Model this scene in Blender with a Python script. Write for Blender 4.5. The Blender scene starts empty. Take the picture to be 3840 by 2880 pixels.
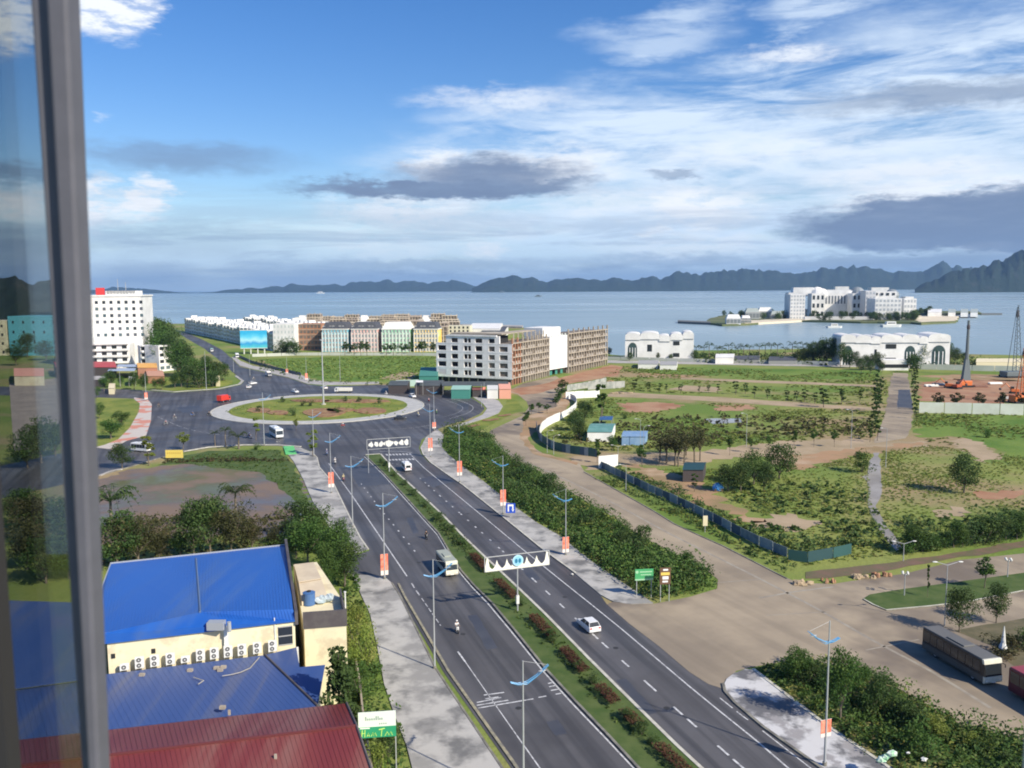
import bpy, bmesh, math, random
import numpy as np
from mathutils import Vector, Matrix
from mathutils.geometry import tessellate_polygon
R = math.radians
scene = bpy.context.scene
col = scene.collection
# ------------------------------------------------------------------ camera
CAMZ = 48.0; FPX = 850.0; PITCH = math.atan(96/850.0); ROLL = -0.0065
camd = bpy.data.cameras.new('camera'); cam = bpy.data.objects.new('camera', camd); col.objects.link(cam)
camd.sensor_width = 36; camd.lens = 36*FPX/1024; camd.clip_start = 0.05; camd.clip_end = 90000
MCAM = Matrix.Rotation(math.pi/2-PITCH, 4, 'X') @ Matrix.Rotation(ROLL, 4, 'Z')
cam.matrix_world = Matrix.Translation((0, 0, CAMZ)) @ MCAM
camd.dof.use_dof = True; camd.dof.focus_distance = 260; camd.dof.aperture_fstop = 9
scene.camera = cam
# ------------------------------------------------------------------ world
SUN_EL = R(36); SUN_AZ = R(130)          # azimuth clockwise from +Y
world = bpy.data.worlds.new('World'); scene.world = world; world.use_nodes = True
nt = world.node_tree; nt.nodes.clear()
def N(tree, typ, **kw):
    n = tree.nodes.new(typ)
    for k, v in kw.items():
        if k == 'inp':
            for a, b in v.items(): n.inputs[a].default_value = b
        else: setattr(n, k, v)
    return n
def azel(x, y):
    v = MCAM.to_3x3() @ Vector(((x/2.16-512)/FPX, (384-y/2.16)/FPX, -1)); v.normalize()
    return math.atan2(v.x, v.y), math.asin(v.z)
L = nt.links.new
def math_(tree, op, a, b=None, clamp=False):
    n = tree.nodes.new('ShaderNodeMath'); n.operation = op; n.use_clamp = clamp
    for i, q in enumerate((a, b)):
        if q is None: continue
        if isinstance(q, (int, float)): n.inputs[i].default_value = q
        else: tree.links.new(q, n.inputs[i])
    return n.outputs[0]
m = lambda op, a, b=None, clamp=False: math_(nt, op, a, b, clamp)
tc = N(nt, 'ShaderNodeTexCoord'); sep = N(nt, 'ShaderNodeSeparateXYZ'); L(tc.outputs['Generated'], sep.inputs[0])
AZ = m('ARCTAN2', sep.outputs[0], sep.outputs[1]); EL = m('ARCSINE', sep.outputs[2])
cmb = N(nt, 'ShaderNodeCombineXYZ'); L(m('MULTIPLY', AZ, 1.0), cmb.inputs[0]); L(m('MULTIPLY', EL, 3.2), cmb.inputs[1])
def noise(scale, detail, rough, vec=None, dist=0.0, off=(0, 0, 0), rot=0.0, sc=(1, 1, 1)):
    mp = N(nt, 'ShaderNodeMapping'); mp.inputs['Location'].default_value = off; mp.inputs['Rotation'].default_value = (0, 0, rot); mp.inputs['Scale'].default_value = sc
    L(vec or cmb.outputs[0], mp.inputs[0])
    n = N(nt, 'ShaderNodeTexNoise'); n.inputs['Scale'].default_value = scale; n.inputs['Detail'].default_value = detail
    n.inputs['Roughness'].default_value = rough; n.inputs['Distortion'].default_value = dist
    L(mp.outputs[0], n.inputs['Vector']); return n.outputs['Fac']
NW = noise(5, 5, .6, off=(3, 1, 0)); NW2 = noise(7, 5, .62, off=(9, 4, 2))
AZd = m('ADD', AZ, m('MULTIPLY', m('SUBTRACT', NW, .5), .22)); ELd = m('ADD', EL, m('MULTIPLY', m('SUBTRACT', NW2, .5), .085))
AZs = m('ADD', AZ, m('MULTIPLY', m('SUBTRACT', noise(15, 8, .68), .5), .11)); ELs = m('ADD', EL, m('MULTIPLY', m('SUBTRACT', noise(18, 8, .68, off=(4, 2, 0)), .5), .045))
def ell(x0, y0, x1, y1, soft=.5, strong=False, amp=1.0):
    """soft elliptical patch of sky, given by a box of directions"""
    a0, e0 = azel(x0, (y0+y1)/2); a1, e1 = azel(x1, (y0+y1)/2); _, et = azel((x0+x1)/2, y0); _, eb = azel((x0+x1)/2, y1)
    A, E = (AZd, ELd) if strong else (AZs, ELs)
    u = m('DIVIDE', m('SUBTRACT', A, (a0+a1)/2), (a1-a0)/2); v = m('DIVIDE', m('SUBTRACT', E, (et+eb)/2), (et-eb)/2)
    r = m('SQRT', m('ADD', m('MULTIPLY', u, u), m('MULTIPLY', v, v)))
    mr = N(nt, 'ShaderNodeMapRange', interpolation_type='SMOOTHSTEP'); L(r, mr.inputs[0])
    mr.inputs[1].default_value = 1+soft*.6; mr.inputs[2].default_value = 1-soft; mr.inputs[3].default_value = 0; mr.inputs[4].default_value = amp
    return mr.outputs[0]
def ssum(*a):
    r = a[0]
    for b in a[1:]: r = m('MAXIMUM', r, b)
    return r
def smooth(x, a, b, c=0., d=1.):
    mr = N(nt, 'ShaderNodeMapRange', interpolation_type='SMOOTHSTEP'); L(x, mr.inputs[0])
    for i, q in zip((1, 2, 3, 4), (a, b, c, d)): mr.inputs[i].default_value = q
    return mr.outputs[0]
sky = N(nt, 'ShaderNodeTexSky', sky_type='NISHITA', sun_disc=False, sun_elevation=SUN_EL, sun_rotation=SUN_AZ, altitude=50, air_density=1.0, dust_density=.6, ozone_density=2.5)
hsv = N(nt, 'ShaderNodeHueSaturation'); hsv.inputs['Saturation'].default_value = 1.36; hsv.inputs['Value'].default_value = 1.08; hsv.inputs['Hue'].default_value = .512; L(sky.outputs[0], hsv.inputs['Color'])
STR = .1
def mixc(fac, a, b):
    n = N(nt, 'ShaderNodeMix', data_type='RGBA'); L(fac, n.inputs[0])
    for i, q in ((6, a), (7, b)):
        if isinstance(q, tuple): n.inputs[i].default_value = tuple(c/STR for c in q)+(1,)
        else: L(q, n.inputs[i])
    return n.outputs[2]
# thin high cloud: streaks, denser towards the right
st = noise(4.2, 7, .62, dist=.6, off=(1.3, .2, 0), rot=-.35, sc=(1, 2.2, 1))
st2 = noise(11, 6, .6, dist=.9, off=(5, 2, 0), rot=-.3, sc=(1, 1.6, 1))
wisp = m('ADD', m('MULTIPLY', st, .65), m('MULTIPLY', st2, .35))
big = ssum(ell(820, 140, 2800, 580, .3, True), ell(1000, 190, 2500, 560, .25), ell(1600, -40, 3000, 420, .45, True), ell(1250, 110, 2300, 330, .4, True, .95),
           ell(1270, 60, 1560, 130, .7, True, .62), ell(1290, 95, 1420, 150, .9, True, .7), ell(1400, 25, 1560, 95, .9, True, .7), ell(1600, -10, 1900, 60, .7, True, .8))
high = m('MULTIPLY', smooth(wisp, .335, .57), big)
high = m('MULTIPLY', high, .93)
c1 = mixc(high, hsv.outputs[0], (.60, .70, .82))
# low haze bank near the horizon
bank = m('MULTIPLY', smooth(EL, .115, .02), smooth(noise(6, 5, .6, off=(2, 7, 0), sc=(1, 1.8, 1)), .2, .55, .55, 1.0))
bank = m('MULTIPLY', bank, .85)
c2 = mixc(bank, c1, (.50, .66, .84))
# bright cumulus
bright = ssum(ell(120, -60, 350, 85, .4), ell(-60, -80, 90, 110, .4), ell(150, 375, 250, 500, .5), ell(250, 372, 370, 475, .4), ell(-100, 395, 330, 490, .5),
              ell(680, 415, 1060, 500, .8, amp=.85), ell(880, 318, 1010, 392, .6), ell(1040, 318, 1350, 400, .7, amp=.9), ell(1370, 395, 1640, 500, .6),
              ell(1180, 400, 1480, 470, .8, amp=.6), ell(1000, 515, 1090, 560, .6, amp=.7), ell(1780, 370, 2300, 480, .5, amp=.85), ell(1980, 495, 2300, 545, .5, amp=.9), ell(1600, 90, 1800, 140, .8, amp=.8),
              ell(1360, 480, 1470, 515, .7, amp=.7), ell(200, 235, 240, 265, .8, amp=.4), ell(540, 470, 1300, 520, .8, amp=.4), ell(1350, 290, 2000, 370, .8, amp=.5), ell(900, 190, 1250, 240, .8, amp=.6), ell(1300, 500, 1720, 560, .9, amp=.55), ell(640, 500, 1000, 560, .9, amp=.4), ell(1750, 340, 2200, 400, .7, amp=.8))
bt = noise(24, 8, .66, off=(7, 3, 0))
bright = m('MULTIPLY', bright, smooth(bt, .36, .54, .35, 1.0))
c3 = mixc(bright, c2, (.76, .79, .83))
strat = smooth(noise(3.2, 8, .66, off=(2, 5, 1), dist=.4, sc=(1, 3.4, 1)), .44, .60); strat = m('MULTIPLY', m('MULTIPLY', strat, smooth(EL, .15, .03)), .62)
c35 = mixc(strat, c3, (.27, .36, .49))
dark = ssum(ell(600, 385, 1260, 432, .45), ell(860, 335, 1250, 420, .5, amp=.95), ell(1690, 402, 2700, 548, .22), ell(1720, 165, 2500, 235, .7, amp=.7), ell(1000, 375, 1280, 420, .5),
            ell(150, 305, 620, 375, .8, amp=.62), ell(-200, 345, 200, 395, .7, amp=.7), ell(640, 560, 1250, 592, .7, amp=.4), ell(1150, 548, 1720, 582, .7, amp=.4), ell(1500, 545, 2400, 592, .6, amp=.55),
            ell(190, 480, 620, 560, .9, amp=.28), ell(-300, 480, 190, 620, .5, amp=.6), ell(1400, 360, 1520, 388, .6, amp=.6), ell(200, 560, 420, 625, .8, amp=.4))
dn = smooth(noise(9, 6, .6, off=(1, 9, 0), sc=(1, 1.6, 1)), .25, .6, .84, 1.0)
c4 = mixc(m('MULTIPLY', dark, dn), c35, (.15, .205, .32))
bg = N(nt, 'ShaderNodeBackground'); bg.inputs[1].default_value = STR; L(c4, bg.inputs[0])
out = N(nt, 'ShaderNodeOutputWorld'); L(bg.outputs[0], out.inputs[0])
world.cycles.sampling_method = 'MANUAL'; world.cycles.sample_map_resolution = 512
# ------------------------------------------------------------------ sun
sd = bpy.data.lights.new('sun', 'SUN'); sd.energy = 5.0; sd.angle = R(.55); sd.color = (1, .90, .74)
so = bpy.data.objects.new('sun', sd); col.objects.link(so)
SUNV = Vector((math.sin(SUN_AZ)*math.cos(SUN_EL), math.cos(SUN_AZ)*math.cos(SUN_EL), math.sin(SUN_EL)))
so.rotation_euler = SUNV.to_track_quat('Z', 'Y').to_euler(); so.location = (60, -60, 200)
scene.view_settings.view_transform = 'Standard'; scene.view_settings.look = 'None'; scene.view_settings.exposure = 0.43; scene.view_settings.gamma = 1
scene.cycles.filter_width = 1.9; scene.cycles.max_bounces = 6; scene.cycles.transparent_max_bounces = 8; scene.cycles.volume_bounces = 0
rng = random.Random(7); nr = np.random.default_rng(11)
# ------------------------------------------------------------------ helpers
def ray(x, y):
    return MCAM.to_3x3() @ Vector(((x/2.16-512)/FPX, (384-y/2.16)/FPX, -1))
def G(x, y, z=0.0):
    """point at height z seen in the direction of photo position x, y"""
    d = ray(x, y); t = (z-CAMZ)/d.z
    return Vector((d.x*t, d.y*t, z))
def atY(x, y, Y):
    d = ray(x, y); t = Y/d.y
    return Vector((d.x*t, Y, CAMZ+d.z*t))
def topz(p, x, y): return atY(x, y, p.y).z
def perp(a, b):
    d = (Vector(b)-Vector(a)); d.z = 0; d.normalize(); return Vector((d.y, -d.x, 0))
def tag(o, label=None, cat=None, group=None, kind=None):
    if label: o['label'] = label
    if cat: o['category'] = cat
    if group: o['group'] = group
    if kind: o['kind'] = kind
    return o
def thing(name, loc, rz=0, label=None, cat=None, group=None):
    o = bpy.data.objects.new(name, None); col.objects.link(o); o.empty_display_size = .3
    o.location = loc; o.rotation_euler = (0, 0, rz); return tag(o, label, cat, group)
class MB:
    def __init__(s, off=(0, 0, 0)): s.v = []; s.f = []; s.mi = []; s.off = Vector(off); s.cur = 0
    def add(s, vs, fs):
        n = len(s.v); s.v += [tuple(Vector(v)-s.off) for v in vs]
        s.f += [tuple(i+n for i in f) for f in fs]; s.mi += [s.cur]*len(fs); return s
    def box(s, x0, x1, y0, y1, z0, z1, tx=0, ty=0):
        return s.add([(x0, y0, z0), (x1, y0, z0), (x1, y1, z0), (x0, y1, z0), (x0+tx, y0+ty, z1), (x1-tx, y0+ty, z1), (x1-tx, y1-ty, z1), (x0+tx, y1-ty, z1)],
                     [(3, 2, 1, 0), (4, 5, 6, 7), (0, 1, 5, 4), (1, 2, 6, 5), (2, 3, 7, 6), (3, 0, 4, 7)])
    def ob(s, p0, p1, z0, z1, t=.2, off=0.0):
        """box along p0->p1, front face `off` outside the line, `t` thick"""
        p0 = Vector(p0).to_2d().to_3d(); p1 = Vector(p1).to_2d().to_3d(); n = perp(p0, p1)
        a, b = p0+n*off, p1+n*off; c, d = b-n*t, a-n*t
        return s.prism([a, b, c, d], z0, z1)
    def prism(s, pts, z0, z1):
        pts = [Vector((p[0], p[1], 0)) for p in pts]
        ar = sum(pts[i].x*pts[(i+1) % len(pts)].y-pts[(i+1) % len(pts)].x*pts[i].y for i in range(len(pts)))
        if ar < 0: pts = pts[::-1]
        n = len(pts); tris = tessellate_polygon([pts])
        vs = [(p.x, p.y, z0) for p in pts]+[(p.x, p.y, z1) for p in pts]
        fs = []
        for t in tris:
            a, b, c = [pts[i] for i in t]
            if (b-a).cross(c-a).z < 0: t = t[::-1]
            fs.append(tuple(i+n for i in t)); fs.append(tuple(t[::-1]))
        fs += [(i, (i+1) % n, n+(i+1) % n, n+i) for i in range(n)]
        return s.add(vs, fs)
    def sheet(s, pts, z):
        pts = [Vector((p[0], p[1], 0)) for p in pts]; fs = []
        for t in tessellate_polygon([pts]):
            a, b, c = [pts[i] for i in t]
            fs.append(tuple(t) if (b-a).cross(c-a).z > 0 else tuple(t[::-1]))
        return s.add([(p.x, p.y, z) for p in pts], fs)
    def side(s, prof, y0, y1, ty=0):
        """side profile (x,z list, counter-clockwise) swept across y"""
        n = len(prof); P = [Vector((a, b, 0)) for a, b in prof]; fs = []
        for t in tessellate_polygon([P]):
            a, b, c = [P[i] for i in t]
            if (b-a).cross(c-a).z < 0: t = t[::-1]
            fs.append(tuple(t)); fs.append(tuple(i+n for i in t[::-1]))
        fs += [(i, i+n, (i+1) % n+n, (i+1) % n) for i in range(n)]
        return s.add([(a, y0, b) for a, b in prof]+[(a, y1, b) for a, b in prof], fs)
    def quad(s, *p): return s.add(p, [tuple(range(len(p)))])
    def tube(s, pts, r0, r1=None, n=6):
        if r1 is None: r1 = r0
        pts = [Vector(p) for p in pts]; vs = []; fs = []; m_ = len(pts)
        for i, p in enumerate(pts):
            d = (pts[min(i+1, m_-1)]-pts[max(i-1, 0)]).normalized(); a = Vector((0, 0, 1)) if abs(d.z) < .9 else Vector((1, 0, 0))
            u = d.cross(a).normalized(); w = d.cross(u); r = r0+(r1-r0)*i/(m_-1)
            for k in range(n): t = 2*math.pi*k/n; vs.append(p+u*math.cos(t)*r+w*math.sin(t)*r)
        for i in range(m_-1):
            for k in range(n): a = i*n+k; b = i*n+(k+1) % n; fs.append((a, a+n, b+n, b))
        fs.append(tuple(range(n))); fs.append(tuple(range((m_-1)*n, m_*n))[::-1]); return s.add(vs, fs)
    def cyl(s, c, r, z0, z1, n=12, r2=None): return s.tube([(c[0], c[1], z0), (c[0], c[1], z1)], r, r2 if r2 is not None else r, n)
    def wheel(s, x, y, z, r, w, n=14): return s.tube([(x, y-w/2, z), (x, y+w/2, z)], r, r, n)
    def blob(s, c, rx, ry, rz, n=8, k=5, jit=0.0):
        vs = [(c[0], c[1], c[2]+rz)]; fs = []
        for i in range(1, k):
            a = math.pi*i/k
            for j in range(n):
                b = 2*math.pi*j/n; q = 1+rng.uniform(-jit, jit)
                vs.append((c[0]+rx*q*math.sin(a)*math.cos(b), c[1]+ry*q*math.sin(a)*math.sin(b), c[2]+rz*q*math.cos(a)))
        vs.append((c[0], c[1], c[2]-rz))
        for j in range(n): fs.append((0, 1+j, 1+(j+1) % n))
        for i in range(k-2):
            for j in range(n): a = 1+i*n+j; b = 1+i*n+(j+1) % n; fs.append((a, a+n, b+n, b))
        e = len(vs)-1; o = 1+(k-2)*n
        for j in range(n): fs.append((o+j, e, o+(j+1) % n))
        return s.add(vs, fs)
    def build(s, name, mats, parent=None, bevel=0, smooth=False, loc=None):
        me = bpy.data.meshes.new(name); me.from_pydata(s.v, [], s.f)
        if not isinstance(mats, (list, tuple)): mats = [mats]
        for q in mats: me.materials.append(q)
        if len(mats) > 1: me.polygons.foreach_set('material_index', s.mi)
        if smooth: me.polygons.foreach_set('use_smooth', [True]*len(s.f))
        o = bpy.data.objects.new(name, me); col.objects.link(o)
        if parent: o.parent = parent
        if loc is not None: o.location = loc
        if bevel:
            b = o.modifiers.new('bevel', 'BEVEL'); b.width = bevel; b.segments = 2; b.limit_method = 'ANGLE'
        return o
def copy_tree(o, parent=None):
    c = o.copy(); col.objects.link(c)
    if parent: c.parent = parent
    for ch in o.children: copy_tree(ch, c)
    return c
# ------------------------------------------------------------------ materials
MATS = {}
def mat(name, c, rough=.8, c2=None, ns=1.0, det=4, lo=.35, hi=.65, metal=0, bump=0, bs=None, c3=None, ns3=.05, stretch=(1, 1, 1), spec=.5, emit=None, rand=0, r2=None, bd=.05, rotz=0, streak=None):
    if name in MATS: return MATS[name]
    M = bpy.data.materials.new(name); M.use_nodes = True; t = M.node_tree; b = t.nodes['Principled BSDF']
    b.inputs['Base Color'].default_value = (*c, 1); b.inputs['Roughness'].default_value = rough; b.inputs['Metallic'].default_value = metal
    b.inputs['Specular IOR Level'].default_value = spec
    if emit: b.inputs['Emission Color'].default_value = (*emit[0], 1); b.inputs['Emission Strength'].default_value = emit[1]
    co = t.nodes.new('ShaderNodeTexCoord').outputs['Object']
    if rotz: m0 = t.nodes.new('ShaderNodeMapping'); m0.inputs['Rotation'].default_value = (0, 0, -rotz); t.links.new(co, m0.inputs[0]); co = m0.outputs[0]
    mp = t.nodes.new('ShaderNodeMapping'); mp.inputs['Scale'].default_value = stretch; t.links.new(co, mp.inputs[0]); co = mp.outputs[0]
    def nz(sc, dt=4):
        n = t.nodes.new('ShaderNodeTexNoise'); n.inputs['Scale'].default_value = sc; n.inputs['Detail'].default_value = dt; n.inputs['Roughness'].default_value = .62
        t.links.new(co, n.inputs['Vector']); return n.outputs['Fac']
    def ramp(f, a, z):
        q = t.nodes.new('ShaderNodeMapRange'); q.interpolation_type = 'SMOOTHSTEP'; t.links.new(f, q.inputs[0]); q.inputs[1].default_value = a; q.inputs[2].default_value = z; return q.outputs[0]
    def mx(f, a, z):
        q = t.nodes.new('ShaderNodeMix'); q.data_type = 'RGBA'; t.links.new(f, q.inputs[0])
        for i, w in ((6, a), (7, z)):
            if isinstance(w, tuple): q.inputs[i].default_value = (*w, 1)
            else: t.links.new(w, q.inputs[i])
        return q.outputs[2]
    cur = None
    if c2:
        f = ramp(nz(ns, det), lo, hi); cur = mx(f, c, c2)
        if r2 is not None:
            q = t.nodes.new('ShaderNodeMapRange'); t.links.new(f, q.inputs[0]); q.inputs[3].default_value = rough; q.inputs[4].default_value = r2; t.links.new(q.outputs[0], b.inputs['Roughness'])
    if c3: cur = mx(ramp(nz(ns3, 5), .5, .62), cur if cur else c, c3)
    if streak:
        a_, amt, sc_ = streak; m1 = t.nodes.new('ShaderNodeMapping'); m1.inputs['Rotation'].default_value = (0, 0, -a_); t.links.new(t.nodes.new('ShaderNodeTexCoord').outputs['Object'], m1.inputs[0])
        m2 = t.nodes.new('ShaderNodeMapping'); m2.inputs['Scale'].default_value = (.012*sc_, .42*sc_, 1); t.links.new(m1.outputs[0], m2.inputs[0]); n2 = t.nodes.new('ShaderNodeTexNoise'); n2.inputs['Scale'].default_value = 1; n2.inputs['Detail'].default_value = 4; t.links.new(m2.outputs[0], n2.inputs['Vector'])
        cur = mx(math_(t, 'MULTIPLY', ramp(n2.outputs['Fac'], .42, .62), amt), cur if cur else c, tuple(v*.55 for v in c))
    if rand:
        oi = t.nodes.new('ShaderNodeObjectInfo'); h = t.nodes.new('ShaderNodeHueSaturation')
        q = t.nodes.new('ShaderNodeMapRange'); t.links.new(oi.outputs['Random'], q.inputs[0]); q.inputs[3].default_value = 1-rand; q.inputs[4].default_value = 1+rand; t.links.new(q.outputs[0], h.inputs['Value'])
        q = t.nodes.new('ShaderNodeMapRange'); t.links.new(oi.outputs['Random'], q.inputs[0]); q.inputs[3].default_value = .49; q.inputs[4].default_value = .515; t.links.new(q.outputs[0], h.inputs['Hue'])
        if cur: t.links.new(cur, h.inputs['Color'])
        else: h.inputs['Color'].default_value = (*c, 1)
        cur = h.outputs[0]
    if cur: t.links.new(cur, b.inputs['Base Color'])
    if bump:
        bn = t.nodes.new('ShaderNodeBump'); bn.inputs['Strength'].default_value = bump; bn.inputs['Distance'].default_value = bd
        t.links.new(nz(bs or ns*3), bn.inputs['Height']); t.links.new(bn.outputs[0], b.inputs['Normal'])
    MATS[name] = M; return M
def cr(pts, n=4, closed=False):
    P = [Vector((p[0], p[1])) for p in pts]; o = []; k = len(P)
    rngk = range(k if closed else k-1)
    for i in rngk:
        p0, p1, p2, p3 = (P[(i-1) % k], P[i], P[(i+1) % k], P[(i+2) % k]) if closed else (P[max(i-1, 0)], P[i], P[i+1], P[min(i+2, k-1)])
        for j in range(n):
            t = j/n; o.append(.5*((2*p1)+(p2-p0)*t+(2*p0-5*p1+4*p2-p3)*t*t+(3*p1-p0-3*p2+p3)*t**3))
    if not closed: o.append(P[-1])
    return [(p.x, p.y) for p in o]
def W(pts, z=0.0): return [G(x, y, z) for x, y in pts]
def rough_poly(pts, amt=1.0, step=3.0):
    """ground outline with an uneven natural edge"""
    o = []; k = len(pts)
    for i in range(k):
        a, b = pts[i], pts[(i+1) % k]; n = max(1, int((b-a).length/step)); nn = perp(a, b) if (b-a).length > 1e-6 else Vector((0, 0, 0))
        for j in range(n): o.append(a+(b-a)*(j/n)+nn*rng.uniform(-amt, amt)*(0 if j == 0 else 1))
    return o
HDX = math.atan2((G(1085, 1190)-G(1242, 1335)).y, (G(1085, 1190)-G(1242, 1335)).x)
# ---- palette
ASP = mat('asphalt', (.090, .087, .089), .6, (.118, .114, .114), .05, 6, .35, .7, c3=(.066, .064, .066), ns3=.022, r2=.45, spec=.35, streak=(HDX, .75, 1.2), bump=.12, bs=6, bd=.02)
ASPD = mat('asphalt_patched', (.05, .052, .062), .5, (.07, .072, .08), .12, 5)
CON = mat('concrete_road', (.24, .20, .15), .8, (.38, .315, .225), .035, 8, .35, .65, c3=(.175, .145, .115), ns3=.022, streak=(HDX+.12, .22, .8), spec=.3, bump=.15, bs=3)
PAV = mat('pavement_stone', (.43, .42, .39), .75, (.15, .15, .145), .22, 9, .42, .66, bump=.2, bs=2, c3=(.27, .265, .25), ns3=.12)
PAVL = mat('pavement_light', (.44, .42, .39), .75, (.32, .31, .30), .2, 5)
KERB = mat('kerb_stone', (.56, .55, .47), .8, (.42, .40, .34), .8, 3)
KERBD = mat('kerb_dusty', (.24, .23, .19), .8, (.13, .125, .11), .5, 3)
LINE = mat('road_paint', (.60, .61, .61), .6, (.26, .26, .265), 1.6, 5, .4, .7)
GRS = mat('grass', (.055, .10, .022), .9, (.11, .16, .035), .08, 7, .35, .65, bump=.6, bs=2, c3=(.16, .17, .05), ns3=.03, spec=.2)
GRS2 = mat('lawn', (.12, .17, .03), .9, (.22, .24, .05), .12, 6, bump=.4, bs=2, spec=.2)
GRSD = mat('median_grass', (.055, .095, .025), .9, (.09, .125, .04), .35, 6, bump=.5, bs=3, spec=.2)
FLD = mat('field_ground', (.125, .195, .04), .95, (.22, .25, .07), .022, 8, .38, .62, bump=.7, bs=.8, bd=.3, c3=(.30, .23, .13), ns3=.012, spec=.15)
DIRT = mat('dirt', (.36, .23, .135), .95, (.25, .19, .10), .07, 7, .4, .65, bump=.5, bs=1.2, c3=(.42, .31, .21), ns3=.04, spec=.2)
SAND = mat('pale_dirt', (.40, .31, .21), .95, (.30, .24, .15), .08, 6, bump=.3, bs=1, spec=.2)
RED = mat('red_earth', (.30, .15, .09), .95, (.38, .24, .15), .08, 6, bump=.5, bs=1, spec=.2)
LOT = mat('muddy_lot', (.185, .135, .10), .8, (.13, .115, .11), .06, 7, .4, .62, r2=.35, c3=(.12, .12, .035), ns3=.03, spec=.4)
# ---- water
wm = bpy.data.materials.new('sea'); wm.use_nodes = True; wt = wm.node_tree; wb = wt.nodes['Principled BSDF']
wb.inputs['Base Color'].default_value = (.23, .32, .36, 1); wb.inputs['Roughness'].default_value = .28; wb.inputs['IOR'].default_value = 1.33
wc = wt.nodes.new('ShaderNodeTexCoord'); wmp = wt.nodes.new('ShaderNodeMapping'); wmp.inputs['Scale'].default_value = (.35, 1, 1); wt.links.new(wc.outputs['Object'], wmp.inputs[0])
wn = wt.nodes.new('ShaderNodeTexNoise'); wn.inputs['Scale'].default_value = .09; wn.inputs['Detail'].default_value = 8; wt.links.new(wmp.outputs[0], wn.inputs['Vector'])
wn2 = wt.nodes.new('ShaderNodeTexNoise'); wn2.inputs['Scale'].default_value = .0022; wn2.inputs['Detail'].default_value = 5; wt.links.new(wmp.outputs[0], wn2.inputs['Vector'])
wr = wt.nodes.new('ShaderNodeMapRange'); wt.links.new(wn2.outputs['Fac'], wr.inputs[0]); wr.inputs[1].default_value = .35; wr.inputs[2].default_value = .65; wr.inputs[3].default_value = .18; wr.inputs[4].default_value = .42
wt.links.new(wr.outputs[0], wb.inputs['Roughness'])
wbp = wt.nodes.new('ShaderNodeBump'); wbp.inputs['Strength'].default_value = .35; wbp.inputs['Distance'].default_value = .8; wt.links.new(wn.outputs['Fac'], wbp.inputs['Height']); wt.links.new(wbp.outputs[0], wb.inputs['Normal'])
b = MB(); S = 30000; b.add([(-S, -2000, -1.6), (S, -2000, -1.6), (S, 34000, -1.6), (-S, 34000, -1.6)], [(0, 1, 2, 3)])
tag(b.build('sea', wm), kind='structure')
# ---- ground
def struct(name, pts, z, m_, z0=None, smooth=0):
    b = MB()
    if z0 is None: b.sheet(pts, z)
    else: b.prism(pts, z0, z)
    return tag(b.build(name, m_), kind='structure')
coast = [(-1500, 700), (-300, 700), (380, 699), (1000, 701), (1125, 706), (1200, 728), (1320, 766), (1345, 768), (1500, 757), (1800, 752), (2060, 764), (2400, 772), (3600, 775)]
cw = W(coast)
struct('ground', [p+Vector((0, rng.uniform(-2, 2), 0)) for a, c in zip(cw, cw[1:]) for p in [a+(c-a)*(j/6) for j in range(6)]]+[cw[-1], Vector((1500, -150, 0)), Vector((-1500, -150, 0))], 0.0, FLD, -4)
# ---- asphalt road
A_left = [(1160, 1770), (1104, 1659), (958, 1452), (942, 1424), (864, 1290), (850, 1262), (835, 1250), (800, 1243), (745, 1240), (700, 1225), (715, 1200), (770, 1198), (797, 1190), (798, 1187), (780, 1163), (761, 1127), (722, 1046), (691, 1010), (686, 989), (673, 976), (648, 966), (595, 963), (525, 963), (450, 968), (398, 977), (342, 991), (280, 1010), (213, 1029), (100, 1055), (-150, 1110)]
A_far = [(-150, 1040), (100, 985), (205, 966), (241, 970), (274, 951), (300, 944), (314, 942), (325, 909), (328, 879), (320, 866), (290, 861), (200, 858), (-200, 850), (-200, 832), (200, 838), (325, 844), (375, 848), (475, 841), (520, 831), (527, 824), (512, 812), (492, 795), (470, 775), (440, 752), (415, 738), (395, 726), (372, 712), (378, 711), (402, 718), (440, 735), (480, 756), (500, 774), (518, 792), (539, 797), (622, 816), (664, 830), (699, 834), (768, 833), (818, 831), (900, 838), (950, 842), (988, 843), (1019, 859), (1042, 875), (1047, 883), (1037, 894), (1005, 908), (974, 916), (948, 926), (925, 940), (911, 950), (905, 968), (910, 981), (926, 999), (965, 1025), (996, 1046), (1077, 1111), (1170, 1187), (1239, 1237), (1295, 1283), (1311, 1306), (1361, 1349), (1423, 1396), (1489, 1452), (1530, 1478), (1561, 1488), (1586, 1519), (1647, 1571), (1769, 1659), (1915, 1770)]
struct('road', W(A_left+A_far), .03, ASP)
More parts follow.
